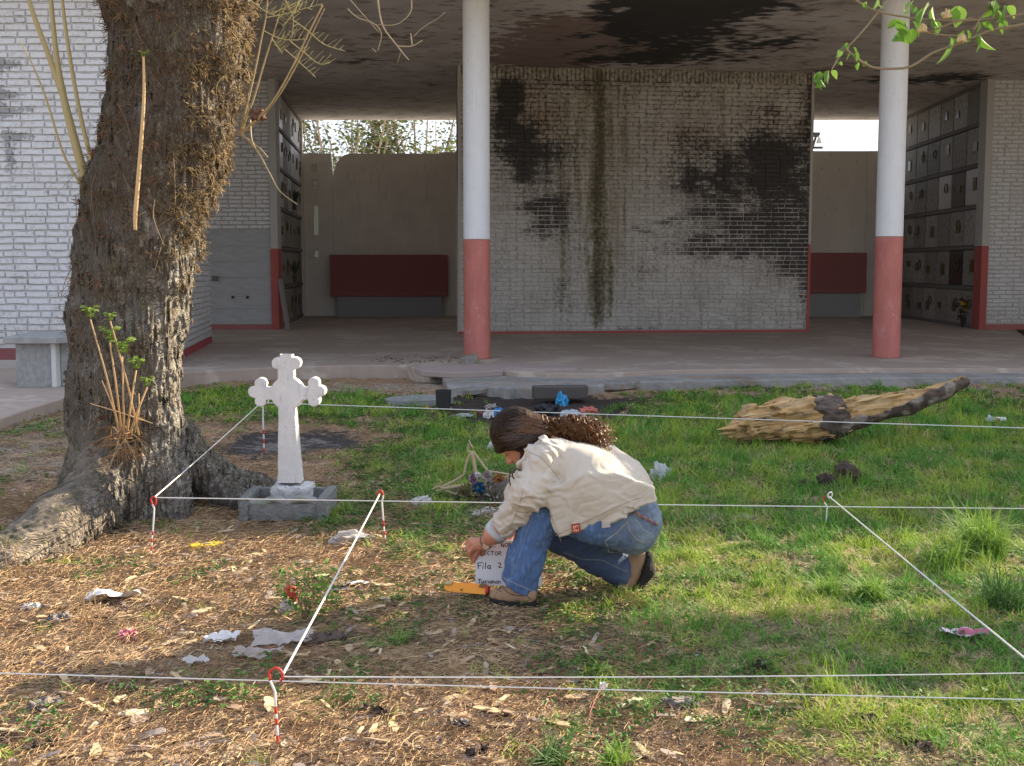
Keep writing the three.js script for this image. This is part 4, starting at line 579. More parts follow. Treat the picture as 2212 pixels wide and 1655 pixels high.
for (const [l, r] of [[[[320, 1000], [380, 760], [440, 500], [480, 300], [520, 100], [530, -60]], 0.0075], [[[330, 990], [430, 720], [500, 480], [560, 290], [610, 130]], 0.007], [[[300, 1010], [430, 910], [560, 770], [700, 530], [830, 260], [940, 40]], 0.009], [[[330, 1000], [450, 905], [590, 750], [730, 520], [860, 260], [955, 65]], 0.006], [[[330, 1000], [450, 1130], [540, 1290], [620, 1430], [750, 1530]], 0.006], [[[320, 1000], [400, 1060], [470, 1110], [528, 1178]], 0.009], [[[400, 900], [410, 1040], [440, 1110]], 0.005], [[[330, 1000], [340, 900], [380, 830], [385, 700]], 0.006]]) part(tree, 'shoot', local(tube(pathP(Z2(l), [6.1, 5.8]), [r * 0.8, r * 0.4], 6, 5, 0.12), treeBase), std(rgb(0.33, 0.25, 0.13), 0.7));
part(tree, 'broken_stub', local(stoneBox(0.07, 0.05, 0.06, 0.006, 0.012, 8, 4).rotateZ(0.1).translate(...P(557, 248, 6.05).toArray()), treeBase), std(rgb(0.13, 0.065, 0.045), 0.9));
{ const g = []; for (const l of [[[500, 230], [600, 280], [700, 300], [830, 290]], [[700, 310], [800, 390], [920, 480], [1000, 470]], [[660, 370], [760, 460], [890, 580]], [[720, 150], [830, 230], [950, 330], [1110, 385]], [[660, 0], [720, 130], [710, 290]], [[520, 130], [640, 110], [780, 70], [940, 30]], [[770, 0], [720, 100], [640, 200]], [[560, 290], [640, 400]], [[400, 0], [520, 90], [640, 130]], [[560, 100], [700, 40], [830, -20]]]) {
    const pts = pathP(Z2(l), 5.9); g.push(tube(pts, [0.003, 0.0017], 4, 4)); const c = new THREE.CatmullRomCurve3(pts); for (let k = 0; k < 16; k++) { const q = c.getPoint(0.25 + 0.75 * k / 16), T = c.getTangent(0.5), s = k % 2 ? 1 : -1, l2 = R(0.03, 0.07); g.push(tube([q, V(q.x + T.y * s * l2 * 0.7 + T.x * l2 * 0.5, q.y + R(0.2, 0.6) * l2 - T.x * s * l2 * 0.5, q.z + R(-0.03, 0.03))], [0.0013, 0.0008], 3, 1)); } }
  part(tree, 'leafless_twigs', local(mergeGeometries(g), treeBase), std(rgb(0.4, 0.34, 0.15), 0.8), 'stuff'); }
function leaf(l, w, fold = 0.3, droop = 0.3) {                            // pointed leaf along +x, folded on its midrib
  const n = 6, pos = [], row = []; for (let i = 0; i <= n; i++) { const t = i / n, q = w * Math.pow(Math.sin(Math.PI * Math.pow(t, 0.75)), 0.9), y = -droop * l * t * t; row.push([[t * l, y, 0], [t * l, y + q * fold, q / 2], [t * l, y + q * fold, -q / 2]]); }
  for (let i = 0; i < n; i++) for (const s of [1, 2]) { const [a, b] = [row[i], row[i + 1]]; pos.push(...a[0], ...a[s], ...b[s], ...a[0], ...b[s], ...b[0]); }
  const g = new THREE.BufferGeometry(); g.setAttribute('position', new THREE.Float32BufferAttribute(pos, 3)); g.computeVertexNormals(); return g;
}
function frond(c, tilt, seed, k = 1) {                                     // a spray of young feathery leaves arching up and out
  const g = []; for (let i = 0; i < 6; i++) { const a = i / 6 * 6.28 + seed, l = 0.075 * k * (0.75 + 0.4 * ((i * 5 + seed) % 3) / 3); for (let q = 0; q < 7; q++) { const t = (q + 1) / 7, x = l * t * (0.15 + 0.6 * t), y = l * (2.9 * t - 1.7 * t * t); for (const s of [-1, 1]) g.push(leaf(0.03 * k * (1.15 - 0.6 * t), 0.014 * k, 0.3, 0.25).rotateX(s * 0.7).rotateY(s * 0.8).rotateZ(0.9 - t * 1.1).translate(x, y, 0).rotateY(a)); } }
  return mergeGeometries(g).translate(c.x, c.y - 0.01, c.z);
}
for (const [bx, by, tx, ty, k] of [[262, 930, 237, 738, 1.1], [268, 940, 264, 770, 1.35], [275, 930, 294, 800, 1], [282, 935, 318, 836, 0.8], [258, 935, 195, 690, 1], [300, 940, 238, 694, 0.7]]) { const tip = P(tx, ty, 5.66), s = part(tree, 'sprout', local(tube([P(bx, by, 5.72), P(lerp(bx, tx, 0.45), lerp(by, ty, 0.5), 5.64), tip], [0.006, 0.004], 6, 5), treeBase), std(rgb(0.5, 0.33, 0.16), 0.6)); part(s, 'young_leaves', local(frond(tip, 0, bx % 6, k * 0.82), treeBase), leafMat(rgb(0.2, 0.3, 0.05), 0.4)); }
for (const [bx, by, tx, ty] of [[258, 935, 220, 822], [292, 935, 300, 850], [330, 915, 195, 872], [262, 930, 215, 1060], [275, 940, 190, 1060], [280, 930, 330, 990], [270, 950, 300, 1010]]) part(tree, 'sprout', local(tube([P(bx, by, 5.72), P((bx + tx) / 2 + 4, (by + ty) / 2, 5.66), P(tx, ty, 5.68)], ty > by ? [0.0025, 0.0015] : [0.0038, 0.0022], 5, 4), treeBase), ty > by ? twigMat : stickMat);
part(tree, 'leaf_sheath', local(mergeGeometries(Array.from({ length: 34 }, (_, i) => { const a = R(-1.5, 1.5), l = R(0.06, 0.2), b = P(R(255, 300), R(930, 985), 5.75); return tube([b, V(b.x + Math.sin(a) * l * 0.5, b.y + l * 0.3 * Math.cos(a * 1.5), b.z + 0.05), V(b.x + Math.sin(a) * l, b.y - l * R(0.1, 0.9), b.z + 0.04)], [0.004, 0.0015], 3, 3); })), treeBase), std(rgb(0.3, 0.17, 0.08), 0.9), 'stuff');

// foliage helpers, and a small tree just outside the frame on the right whose crown shades the foreground
function leafCloud(n, fn, size, seed) { const r = mulberry(seed), g = leaf(size, size * 0.5, 0.2, 0.3), m = []; for (let i = 0; i < n; i++) { const p = fn(r); m.push([p, r() * 6.28, (r() - 0.5) * 2, 0.6 + 0.7 * r()]); } return { g, m }; }
function foliage(parent, name, n, fn, size, seed, colFn, mat) {
  const { g, m } = leafCloud(n, fn, size, seed), im = new THREE.InstancedMesh(g, mat, n); im.name = name; im.userData.kind = 'stuff';
  m.forEach(([p, a, t, s], i) => { dummy.position.copy(p); dummy.rotation.set(t, a, t * 0.7, 'YXZ'); dummy.scale.setScalar(s); dummy.updateMatrix(); im.setMatrixAt(i, dummy.matrix); im.setColorAt(i, colFn(i)); }); shadows(im); parent.add(im);
}
{
  const sb = V(7.35, 0, -7.28), t = thing('small_tree', 'small flat crowned tree standing off the right side of the lawn', 'tree', sb), limbs = [];
  part(t, 'trunk', tube([V(0, 0, 0), V(0.05, 1.2, 0), V(-0.1, 2.3, 0.05)], [0.07, 0.05, 0.04], 8, 4), twigMat);
  for (const [x, z] of [[-2.7, 0.05], [-1.6, 0.2], [-1.2, -0.25], [0.8, 0.1], [1.5, -0.1]]) limbs.push(tube([V(-0.1, 2.2, 0.05), V(x * 0.5, 2.6, z * 0.5), V(x, 2.65, z)], [0.035, 0.012], 6, 4)); part(t, 'limbs', mergeGeometries(limbs), twigMat);
  foliage(t, 'crown', 9500, (r) => { const x = -3.0 + 4.8 * Math.sqrt(r()), e = r() * 6.28, k = Math.sqrt(r()) * (0.55 + 0.45 * smooth(-3, -1.2, x)); return V(x, 2.6 + Math.sin(e) * k * 0.2, Math.cos(e) * k * 0.16); }, 0.095, 17, () => { const k = R(0.7, 1.2); return rgb(0.06 * k, 0.13 * k, 0.03); }, leafMat(0xffffff, 0.3));
}
{ // tall tree far behind the building, in the sun's way
  for (const [bx, lab] of [[22.5, 'tall dense tree far behind the building, rightmost of three'], [18.6, 'tall dense tree far behind the building, middle of three'], [14.7, 'tall dense tree far behind the building, leftmost of three']]) { const b = V(bx, 0, -38.5), t = thing('tall_tree', lab, 'tree', b); part(t, 'trunk', tube([V(0, 0, 0), V(0.1, 5, 0), V(0, 11, 0)], [0.4, 0.3, 0.15], 10, 4), twigMat);
  foliage(t, 'crown', 5000, (r) => { const a = r() * 6.28, e = Math.acos(2 * r() - 1), k = Math.cbrt(r()) * 3.6; return V(Math.cos(a) * Math.sin(e) * k, 12 + Math.cos(e) * k * 0.85, Math.sin(a) * Math.sin(e) * k); }, 0.5, 41, () => { const k = R(0.7, 1.2); return rgb(0.05 * k, 0.09 * k, 0.025); }, leafMat(0xffffff, 0.2)); }
}
// trees beyond the building, seen through the left gap
for (const [px, d, seed, lab] of [[760, 40, 5, 'loose leafy tree beyond the left passage, left half of the gap'], [905, 42, 9, 'loose leafy tree beyond the left passage, right half of the gap']]) {
  const b = G(px, 700, 0); b.copy(P(px, 575, d)); b.y = 0; const t = thing('leafy_tree', lab, 'tree', b), r = mulberry(seed);
  const limbs = [], ends = [];
  for (let i = 0; i < 16; i++) { const a = r() * 6.28, l = 2.2 + r() * 1.6, tip = V(Math.cos(a) * l * 0.75, 5.2 + r() * 3.2, Math.sin(a) * l * 0.5), mid = V(tip.x * 0.45, 3.5 + r(), tip.z * 0.45); limbs.push(tube([V(0, 2, 0), mid, tip], [0.09, 0.05, 0.02], 5, 4)); for (let k = 0; k < 7; k++) { const q = mid.clone().lerp(tip, r()), e = q.clone().add(V((r() - 0.5) * 1.3, r() * 1.3, (r() - 0.5) * 1)); limbs.push(tube([q, e], [0.02, 0.008], 4, 2)); ends.push(e, q); } }
  part(t, 'trunk', tube([V(0, 0, 0), V(0.05, 1.1, 0), V(0, 2.1, 0)], [0.22, 0.16, 0.12], 10, 4), std(rgb(0.3, 0.24, 0.18)));
  part(t, 'limbs', mergeGeometries(limbs), std(rgb(0.36, 0.28, 0.2)));
  foliage(t, 'crown', 2600, (q) => { const e = ends[Math.floor(q() * ends.length)]; return V(e.x + (q() - 0.5) * 0.7, e.y + (q() - 0.5) * 0.7, e.z + (q() - 0.5) * 0.7); }, 0.17, seed, () => { const k = R(0.6, 1.3); return rgb(0.14 * k, 0.17 * k, 0.05); }, leafMat(0xffffff, 0.4));
}
{
  const d = 48, b = P(1752, 575, d), t = thing('utility_pole', 'thin dark utility pole with insulators in the right sky gap', 'pole', V(b.x, 0, b.z)), dk = std(rgb(0.05, 0.05, 0.05), 0.8), q = (x, y) => { const w = P(x, y, d); return V(w.x - b.x, w.y, 0); };
  part(t, 'post', tube([V(0, 0, 0), q(1752, 276)], [0.14, 0.1], 8, 2), dk); part(t, 'crossarm', tube([q(1744, 293), q(1769, 293)], 0.06, 6, 1), dk); part(t, 'crossarm', tube([q(1746, 319), q(1777, 319)], 0.05, 6, 1), dk); part(t, 'brace', tube([q(1763, 294), q(1752, 330)], 0.05, 6, 1), dk);
  for (const x of [1757, 1761, 1765, 1769]) part(t, 'insulator', tube([q(x, 292), q(x, 286)], [0.06, 0.05], 6, 1), dk);
  part(t, 'lamp_bell', new THREE.CylinderGeometry(0.05, 0.14, 0.25, 10).translate(...q(1770, 303).toArray()), std(rgb(0.5, 0.48, 0.4)));
}
// hanging bare twigs at the top of the view and a leafy branch on the right
{
  const b = P(840, 20, 5.5), t = thing('hanging_twig', 'bare twigs hanging into view from above, between the tree and the left column', 'twig', b);
  for (const [l, r] of [[[[1345, -60], [1390, 190], [1480, 320], [1585, 450]], 0.0075], [[[1130, 70], [1200, 130], [1330, 180], [1380, 250], [1355, 380]], 0.005], [[[1140, -10], [1280, 150], [1360, 240]], 0.004], [[[1605, -30], [1600, 90], [1500, 180], [1330, 185]], 0.0055], [[[1500, 345], [1610, 345], [1690, 300]], 0.006], [[[1610, 335], [1600, 250]], 0.006], [[[1620, 275], [1700, 200], [1800, 140], [1860, 90]], 0.003], [[[1130, 60], [1170, 110], [1240, 125]], 0.003], [[[1530, 385], [1500, 470]], 0.002], [[[1340, 390], [1310, 360]], 0.004]]) part(t, 'twig', local(tube(pathP(Z2(l), 5.5), [r * 0.6, r * 0.35], 5, 5, 0.3), b), twigMat);
}
{
  const S = (l) => l.map(([x, y]) => [(1040 + x / 1.772) * 0.9668, y / 1.772 * 0.9668]), d = 3.6, b = P(2140, 60, d), t = thing('leafy_branch', 'sunlit leafy branch hanging into the upper right corner', 'branch', b);
  for (const [l, r] of [[[[1500, -40], [1545, 0], [1620, 40], [1760, 70], [1900, 80], [2070, 75], [2300, 40]], 0.0032], [[[2300, 70], [2212, 95], [2080, 120], [1960, 170], [1850, 210], [1765, 262], [1680, 272], [1600, 262], [1530, 215], [1500, 190]], 0.0045], [[[1670, 0], [1600, 90], [1540, 160], [1490, 210], [1450, 275]], 0.0028], [[[1830, 130], [1930, 90], [2010, 70]], 0.003], [[[1830, 130], [1900, 140], [1960, 140]], 0.003], [[[2010, 120], [2050, 60], [2100, 20]], 0.003]]) part(t, 'twig', local(tube(pathP(S(l), [d, d]), [r, r * 0.8], 6, 5, 0.15), b), std(rgb(0.2, 0.15, 0.09), 0.8));
  const lm = [leafMat(rgb(0.13, 0.26, 0.035), 0.45), leafMat(rgb(0.2, 0.34, 0.06), 0.5)], r = mulberry(8);
  for (const [x, y, s] of [[1405, 290, 44], [1422, 300, 38], [1398, 320, 40], [1440, 285, 44], [1415, 325, 40], [1500, 178, 26], [1490, 205, 30], [1535, 190, 24], [1545, 212, 30], [1470, 238, 20], [1555, 255, 22], [1588, 245, 24], [1515, 215, 22], [1630, 3, 40], [1715, 85, 56], [1755, 130, 66], [1722, 128, 52], [1770, 92, 56], [1745, 40, 30], [1775, 15, 44], [1785, 35, 34], [1838, 35, 90], [1860, 92, 48], [1955, 35, 72], [1925, 165, 90], [2045, 98, 44], [2030, 146, 74], [1985, 125, 40], [2095, 20, 60], [2135, 30, 62], [2135, 85, 46], [2095, 15, 50], [2120, 55, 50], [1580, 12, 26]]) {
    for (let w = 0; w < 2; w++) { const [q] = S([[x + w * R(-14, 14), y + w * R(-8, 10)]]), c = P(q[0], q[1] - s * 0.1, d + R(-0.04, 0.04)), L = s * 0.5456 * d / FOC * (w ? 0.95 : 1.25); part(t, 'leaf', leaf(L, L * 0.62, 0.25, 0.25).rotateX(R(-0.9, 0.9)).rotateZ(R(-2.2, -0.4) + (r() < 0.3 ? -0.6 : 0)).rotateY(R(-0.6, 0.6) + (r() < 0.4 ? 3.14 : 0)).translate(c.x - b.x, c.y - b.y, c.z - b.z), lm[r() < 0.6 ? 0 : 1]); }
  }
  for (const [x, y] of [[1810, 125], [1905, 70], [1965, 165]]) { const [q] = S([[x, y]]), c = P(q[0], q[1], d - 0.02); part(t, 'dry_bud', crumple(0.026, 0.03, 0.026, x, 0.5, 2).translate(c.x - b.x, c.y - b.y, c.z - b.z), std(rgb(0.5, 0.37, 0.2))); }
}
// ------------------------------------------------------------------ the crouching woman
const WS = 0.986, J = (x, y, d) => P(x, y, d * WS);
const DN = 4.40, DM = 4.52, DF = 4.64, px2m = (w, d = DM) => w * d / FOC;
const womanBase = G(1200, 1300); womanBase.y = 0;
const woman = thing('person', 'woman with a dark curly ponytail, beige jacket and jeans crouching to hold a paper sign', 'person', womanBase);
const chain = (l) => l.map(([x, y, d, r]) => [J(x, y, d), px2m(r, d)]);
const runChain = (c, k) => (x, y, z) => { let e = 1e9; for (let i = 0; i < c.length - 1; i++) e = smin(e, cap(x, y, z, c[i][0], c[i + 1][0], c[i][1], c[i + 1][1]), k); return e; };
const unionK = (fs, k) => (x, y, z) => { let e = fs[0](x, y, z); for (let i = 1; i < fs.length; i++) e = smin(e, fs[i](x, y, z), k); return e; };
function bounds(cs, pad = 0.03) { const mn = V(1e9, 1e9, 1e9), mx = V(-1e9, -1e9, -1e9); for (const c of cs) for (const [p, r] of c) { mn.min(V(p.x - r, p.y - r, p.z - r)); mx.max(V(p.x + r, p.y + r, p.z + r)); } return [mn.addScalar(-pad), mx.addScalar(pad)]; }
// a point where the view ray first meets a shape (used to lay seams, pockets and labels on it)
function onto(px, py, f, off = 0.001, d0 = 3.9) { const r = ray(px, py), L = r.length(); r.normalize(); let t = d0 * L / 1; t = d0; for (let i = 0; i < 90; i++) { const p = V(0, EYE, 0).addScaledVector(r, t), d = f(p.x, p.y, p.z); if (d < off) return p; t += Math.max(0.0008, d * 0.6); if (t > 6) break; } return J(px, py, DN); }

// jeans
const thighL = chain([[1366, 1140, 4.46, 58], [1290, 1122, 4.43, 48], [1166, 1107, 4.43, 34]]), shinL = chain([[1166, 1107, 4.43, 34], [1157, 1147, 4.43, 32], [1134, 1211, 4.43, 36], [1119, 1272, 4.43, 42]]);
const thighR = chain([[1360, 1140, 4.62, 54], [1290, 1150, 4.63, 42], [1214, 1160, 4.63, 36]]), shinR = chain([[1214, 1160, 4.63, 36], [1285, 1200, 4.65, 33], [1352, 1238, 4.66, 37]]);
const pelvis = chain([[1375, 1112, 4.46, 46], [1375, 1112, 4.6, 46]]);
const hemL = [J(1081, 1253, 4.43), J(1155, 1287, 4.43)], hemR = [J(1373, 1198, 4.65), J(1343, 1272, 4.65)];
const planeOf = ([a, b], s) => { const n = V(-(b.y - a.y), b.x - a.x, 0).normalize().multiplyScalar(s); return (x, y) => (x - a.x) * n.x + (y - a.y) * n.y; };
const cutL = planeOf(hemL, -1), cutR = planeOf(hemR, 1);
const legLf = unionK([runChain(thighL, 0.05), runChain(shinL, 0.05)], 0.03), legRf = unionK([runChain(thighR, 0.05), runChain(shinR, 0.05)], 0.03), pelvF = runChain(pelvis, 0.05);
const ridge = (n) => 1 - Math.abs(n);
function jeansSDF(x, y, z) {
  let l = smax(legLf(x, y, z), cutL(x, y), 0.012), r = smax(legRf(x, y, z), cutR(x, y), 0.012), d = smin(smin(l, r, 0.012), pelvF(x, y, z), 0.06);
  if (d < 0.05 && d > -0.05) { const u = x * 0.5 + y * 0.86, v = -x * 0.86 + y * 0.5; d -= 0.007 * (ridge(N3(u * 5, v * 15, z * 6)) - 0.55) + 0.003 * N3(x * 30, y * 30, z * 30); }
  return d;
}
const denimTex = tex(256, 256, (u, v) => { const n = 0.85 + 0.12 * rnd() + 0.1 * fbm2(u * 10, v * 24, 3), w = ((Math.floor(u * 128) + Math.floor(v * 128)) % 3) * 0.03; return [n - w, n - w, n - w * 0.7]; }); denimTex.repeat.set(4, 4);
const denim = new THREE.MeshStandardMaterial({ vertexColors: true, map: denimTex, roughness: 0.9 });
const jb = bounds([thighL, shinL, thighR, shinR, pelvis]);
const jeansGeo = meshSDF(jeansSDF, jb[0], jb[1], 0.0055);
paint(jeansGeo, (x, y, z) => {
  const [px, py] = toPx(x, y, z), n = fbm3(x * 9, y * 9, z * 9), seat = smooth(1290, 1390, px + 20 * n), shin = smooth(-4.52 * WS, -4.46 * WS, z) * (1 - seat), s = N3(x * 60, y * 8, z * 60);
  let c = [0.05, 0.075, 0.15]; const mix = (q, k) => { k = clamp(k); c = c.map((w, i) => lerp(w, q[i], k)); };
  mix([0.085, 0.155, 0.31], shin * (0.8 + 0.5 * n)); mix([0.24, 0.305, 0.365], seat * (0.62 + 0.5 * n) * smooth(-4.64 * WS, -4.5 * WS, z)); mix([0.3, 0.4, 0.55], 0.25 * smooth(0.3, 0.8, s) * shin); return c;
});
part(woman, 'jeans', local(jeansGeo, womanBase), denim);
const threadMat = std(rgb(0.32, 0.3, 0.26), 0.85), seamMat = std(rgb(0.09, 0.13, 0.22), 0.9);
function seam(parent, name, l, f, r, mat, per = 6) { const pts = []; for (let i = 0; i < l.length - 1; i++) for (let k = 0; k < per; k++) pts.push(onto(lerp(l[i][0], l[i + 1][0], k / per), lerp(l[i][1], l[i + 1][1], k / per), f, r * 0.2)); pts.push(onto(...l[l.length - 1], f, r * 0.2)); return part(parent, name, local(tube(pts, r, 5, 2), womanBase), mat); }
const z1 = (l) => l.map(([x, y]) => [(1000 + x / 3.31) * 0.9668, (880 + y / 3.31) * 0.9668]);
const pocket = seam(woman, 'back_pocket', z1([[1165, 1090], [1250, 1030], [1330, 945], [1345, 1010], [1400, 1080], [1460, 1105]]), jeansSDF, 0.0022, threadMat);
seam(woman, 'pocket_seam', z1([[1165, 1090], [1185, 1130], [1190, 1170], [1300, 1180]]), jeansSDF, 0.0016, threadMat); seam(woman, 'pocket_seam', z1([[1395, 930], [1450, 1010], [1520, 1040]]), jeansSDF, 0.0018, threadMat);
seam(woman, 'leg_seam', z1([[640, 860], [590, 1010], [540, 1180], [475, 1340], [440, 1420]]), jeansSDF, 0.0022, std(rgb(0.16, 0.22, 0.36), 0.9)); seam(woman, 'hem_stitch', [[1083, 1246], [1115, 1262], [1156, 1279]], jeansSDF, 0.0015, threadMat);
seam(woman, 'leg_seam', z1([[860, 1175], [1000, 1225], [1140, 1230], [1330, 1320]]), jeansSDF, 0.0018, std(rgb(0.2, 0.19, 0.17), 0.9));
part(woman, 'woven_belt', local(paint(tube(z1([[1375, 880], [1430, 905], [1490, 935], [1545, 965]]).map(([x, y]) => onto(x, y, jeansSDF, -0.002)), [0.009, 0.01, 0.009], 8, 6), (x, y, z) => { const k = Math.floor(x * 160) % 4; return [[0.05, 0.2, 0.2], [0.28, 0.07, 0.06], [0.13, 0.07, 0.22], [0.35, 0.18, 0.05]][(k + 4) % 4]; }), womanBase), std(0xffffff, 0.8, { vertexColors: true }));

// jacket
const torsoN = chain([[1203, 984, 4.44, 38], [1262, 1030, 4.44, 58], [1328, 1078, 4.45, 60], [1368, 1098, 4.46, 44]]), torsoFar = chain([[1203, 970, 4.62, 43], [1265, 1010, 4.63, 65], [1335, 1062, 4.64, 68], [1372, 1089, 4.64, 46]]);
const armL = chain([[1176, 994, 4.40, 44], [1150, 1060, 4.34, 37], [1108, 1113, 4.42, 29], [1079, 1144, 4.49, 30]]), armR = chain([[1172, 988, 4.66, 42], [1130, 1070, 4.74, 36], [1112, 1130, 4.75, 30]]);
const collar = chain([[1176, 950, 4.42, 9], [1148, 972, 4.40, 9], [1127, 1003, 4.42, 8], [1122, 1022, 4.46, 7]]);
const flapPoly = [[1178, 1060], [1190, 1126], [1206, 1170], [1288, 1139], [1376, 1102], [1417, 1083], [1412, 1050], [1330, 1020], [1240, 1030]].map(([x, y]) => { const p = J(x, y, 4.33); return [p.x, p.y]; });
const cuffCut = (() => { const a = J(1060, 1128, 4.49), b = J(1096, 1157, 4.49), n = V(-(b.y - a.y), b.x - a.x, 0).normalize(); if (n.y > 0) n.negate(); return (x, y) => (x - a.x) * n.x + (y - a.y) * n.y; })();
const tN = runChain(torsoN, 0.08), tF = runChain(torsoFar, 0.08), aL = runChain(armL, 0.05), aR = runChain(armR, 0.05), cF = runChain(collar, 0.02);
const hemLine = planeOf([J(1209, 1175, 4.4), J(1420, 1084, 4.4)], -1);
const armDir = armL[1][0].clone().sub(armL[3][0]).normalize();
function jacketSDF(x, y, z) {
  const fl = poly2(x, y, flapPoly), zc = -4.325 * WS - 0.02 * smooth(0.5, 0.3, y);
  let t = smin(smin(tN(x, y, z), tF(x, y, z), 0.08), smax(fl, Math.abs(z - zc) - 0.016, 0.012), 0.05); t = smax(t, hemLine(x, y), 0.012);
  const arm = smax(aL(x, y, z), cuffCut(x, y), 0.01); let d = smin(smin(t, arm, 0.028), aR(x, y, z), 0.03); d = smin(d, cF(x, y, z), 0.018);
  if (d < 0.06 && d > -0.06) {
    const onArm = smooth(0.02, -0.02, arm - t), u = x * 0.95 + y * 0.2, v = -x * 0.2 + y * 0.95, w = 0.5 * N3(x * 5, y * 5, z * 5);
    const body = 0.012 * (Math.pow(ridge(N3(u * 2.6 + w, v * 10 + w, z * 3)), 3) - 0.4) - 0.012 * Math.pow(ridge(N3(u * 2.1 + 5 + w, v * 12 + w, z * 2.5)), 7) + 0.006 * (ridge(N3(u * 7, v * 24, z * 9)) - 0.6);
    const s = x * armDir.x + y * armDir.y, slv = 0.012 * (Math.pow(ridge(N3(s * 12 + w, (x - y) * 4, z * 5)), 3) - 0.4) - 0.009 * Math.pow(ridge(N3(s * 15 + 4 + w, (x - y) * 5, z * 6)), 6) + 0.005 * N3(s * 34, x * 12, z * 12);
    d -= lerp(body * (0.55 + 0.45 * smooth(0.72, 0.5, y + 0.25 * x)) * lerp(1, 0.35, smooth(0.06, 0.0, hemLine(x, y) + 0.07)), slv, onArm);
  }
  return d;
}
const clothTex = tex(256, 256, (u, v) => { const n = 0.93 + 0.05 * rnd() + 0.05 * fbm2(u * 6, v * 6, 3), w = ((Math.floor(u * 128) % 2) + (Math.floor(v * 128) % 2)) * 0.012; return [n - w, n - w, n - w]; }); clothTex.repeat.set(5, 5);
const clothMat = new THREE.MeshPhysicalMaterial({ color: rgb(0.56, 0.49, 0.405), map: clothTex, roughness: 0.85, sheen: 0.25, sheenColor: rgb(0.6, 0.55, 0.5), sheenRoughness: 0.6 });
const kb = bounds([torsoN, torsoFar, armL, armR, collar], 0.04); kb[0].y = Math.min(kb[0].y, J(1209, 1180, 4.3).y - 0.03);
part(woman, 'jacket', local(meshSDF(jacketSDF, kb[0], kb[1], 0.005), womanBase), clothMat);
const stitch = std(rgb(0.36, 0.29, 0.22), 0.9);
seam(woman, 'shoulder_seam', z1([[600, 430], [690, 470], [760, 545], [830, 640]]), jacketSDF, 0.0016, stitch);
seam(woman, 'hem_seam', z1([[800, 1050], [930, 985], [1100, 910], [1260, 830], [1420, 770]]), jacketSDF, 0.0018, stitch); seam(woman, 'sleeve_seam', z1([[560, 700], [530, 830], [480, 950], [430, 1030]]), jacketSDF, 0.0014, stitch);
seam(woman, 'front_edge', z1([[735, 790], [780, 940], [838, 1090]]), jacketSDF, 0.0016, stitch);
for (const [x, y] of z1([[1315, 868], [1392, 832]])) { const c = onto(x, y, jacketSDF, 0.002); part(woman, 'button', local(new THREE.CylinderGeometry(0.0085, 0.0095, 0.005, 16).rotateX(Math.PI / 2).translate(c.x, c.y, c.z), womanBase), std(rgb(0.5, 0.46, 0.4), 0.4)); }
{
  const c = document.createElement('canvas'); c.width = c.height = 96; const k = c.getContext('2d'); k.fillStyle = 'rgb(150,48,26)'; k.fillRect(0, 0, 96, 96); k.strokeStyle = 'rgb(235,190,160)'; k.lineWidth = 8; for (const [a, b, e, f] of [[20, 20, 40, 24], [20, 20, 20, 44], [20, 44, 40, 40], [48, 20, 48, 44], [48, 20, 66, 22], [74, 18, 74, 44], [20, 56, 20, 80], [20, 68, 36, 68], [44, 56, 44, 80], [44, 80, 60, 76], [70, 56, 70, 80]]) { k.beginPath(); k.moveTo(a, b); k.lineTo(e, f); k.stroke(); }
  const t = new THREE.CanvasTexture(c); t.colorSpace = THREE.SRGBColorSpace; const [q] = z1([[950, 992]]), o = onto(q[0], q[1], jacketSDF, 0.002);
  part(woman, 'red_patch', local(new THREE.BoxGeometry(0.032, 0.036, 0.003).rotateZ(0.2).translate(o.x, o.y, o.z + 0.004), womanBase), std(0xffffff, 0.7, { map: t }));
  const [w] = z1([[1170, 968]]), s = onto(w[0], w[1], jeansSDF, 0.004); part(woman, 'loose_tag', local(stoneBox(0.034, 0.018, 0.002, 0.001, 0.001, 8, 3).rotateZ(0.15).translate(s.x, s.y, s.z + 0.012), womanBase), std(rgb(0.42, 0.38, 0.33), 0.8));
}
// body: head, neck, arms and hands in one surface
const F = V(-0.62, -0.74, -0.12).normalize(), headC = J(1117, 944, 4.54), U = V(-0.75, 0.62, 0).addScaledVector(F, -V(-0.75, 0.62, 0).dot(F)).normalize(), S3 = V().crossVectors(U, F).normalize();
const HQ = (s, u, f) => headC.clone().addScaledVector(S3, s).addScaledVector(U, u).addScaledVector(F, f);
const signD = -G(1027, 1264, 0.02).z;
const forearm = chain([[1090, 1128, 4.46, 17], [1066, 1155, 4.50, 17.5], [1049, 1172, 4.565, 14]]);
const wristP = J(1049, 1172, 4.565);
const fingers = [[[1036, 1186, 4.595, 6.2], [1028, 1198, 4.615, 5.6], [1024, 1212, 4.630, 4.4]], [[1026, 1180, 4.590, 6], [1016, 1192, 4.605, 5.4], [1019, 1207, 4.630, 4.3]], [[1021, 1173, 4.595, 5.8], [1010, 1184, 4.615, 5.2], [1013, 1199, 4.645, 4.2]], [[1018, 1165, 4.610, 5.2], [1009, 1174, 4.635, 4.6], [1011, 1187, 4.660, 3.8]]].map(chain);
const thumb = chain([[1046, 1184, 4.605, 6.5], [1042, 1197, 4.635, 5.8], [1033, 1206, 4.64, 4.6]]);
const palm = chain([[1047, 1174, 4.575, 12], [1034, 1180, 4.590, 10.5]]), palm2 = chain([[1047, 1172, 4.575, 11], [1024, 1170, 4.605, 9.5]]);
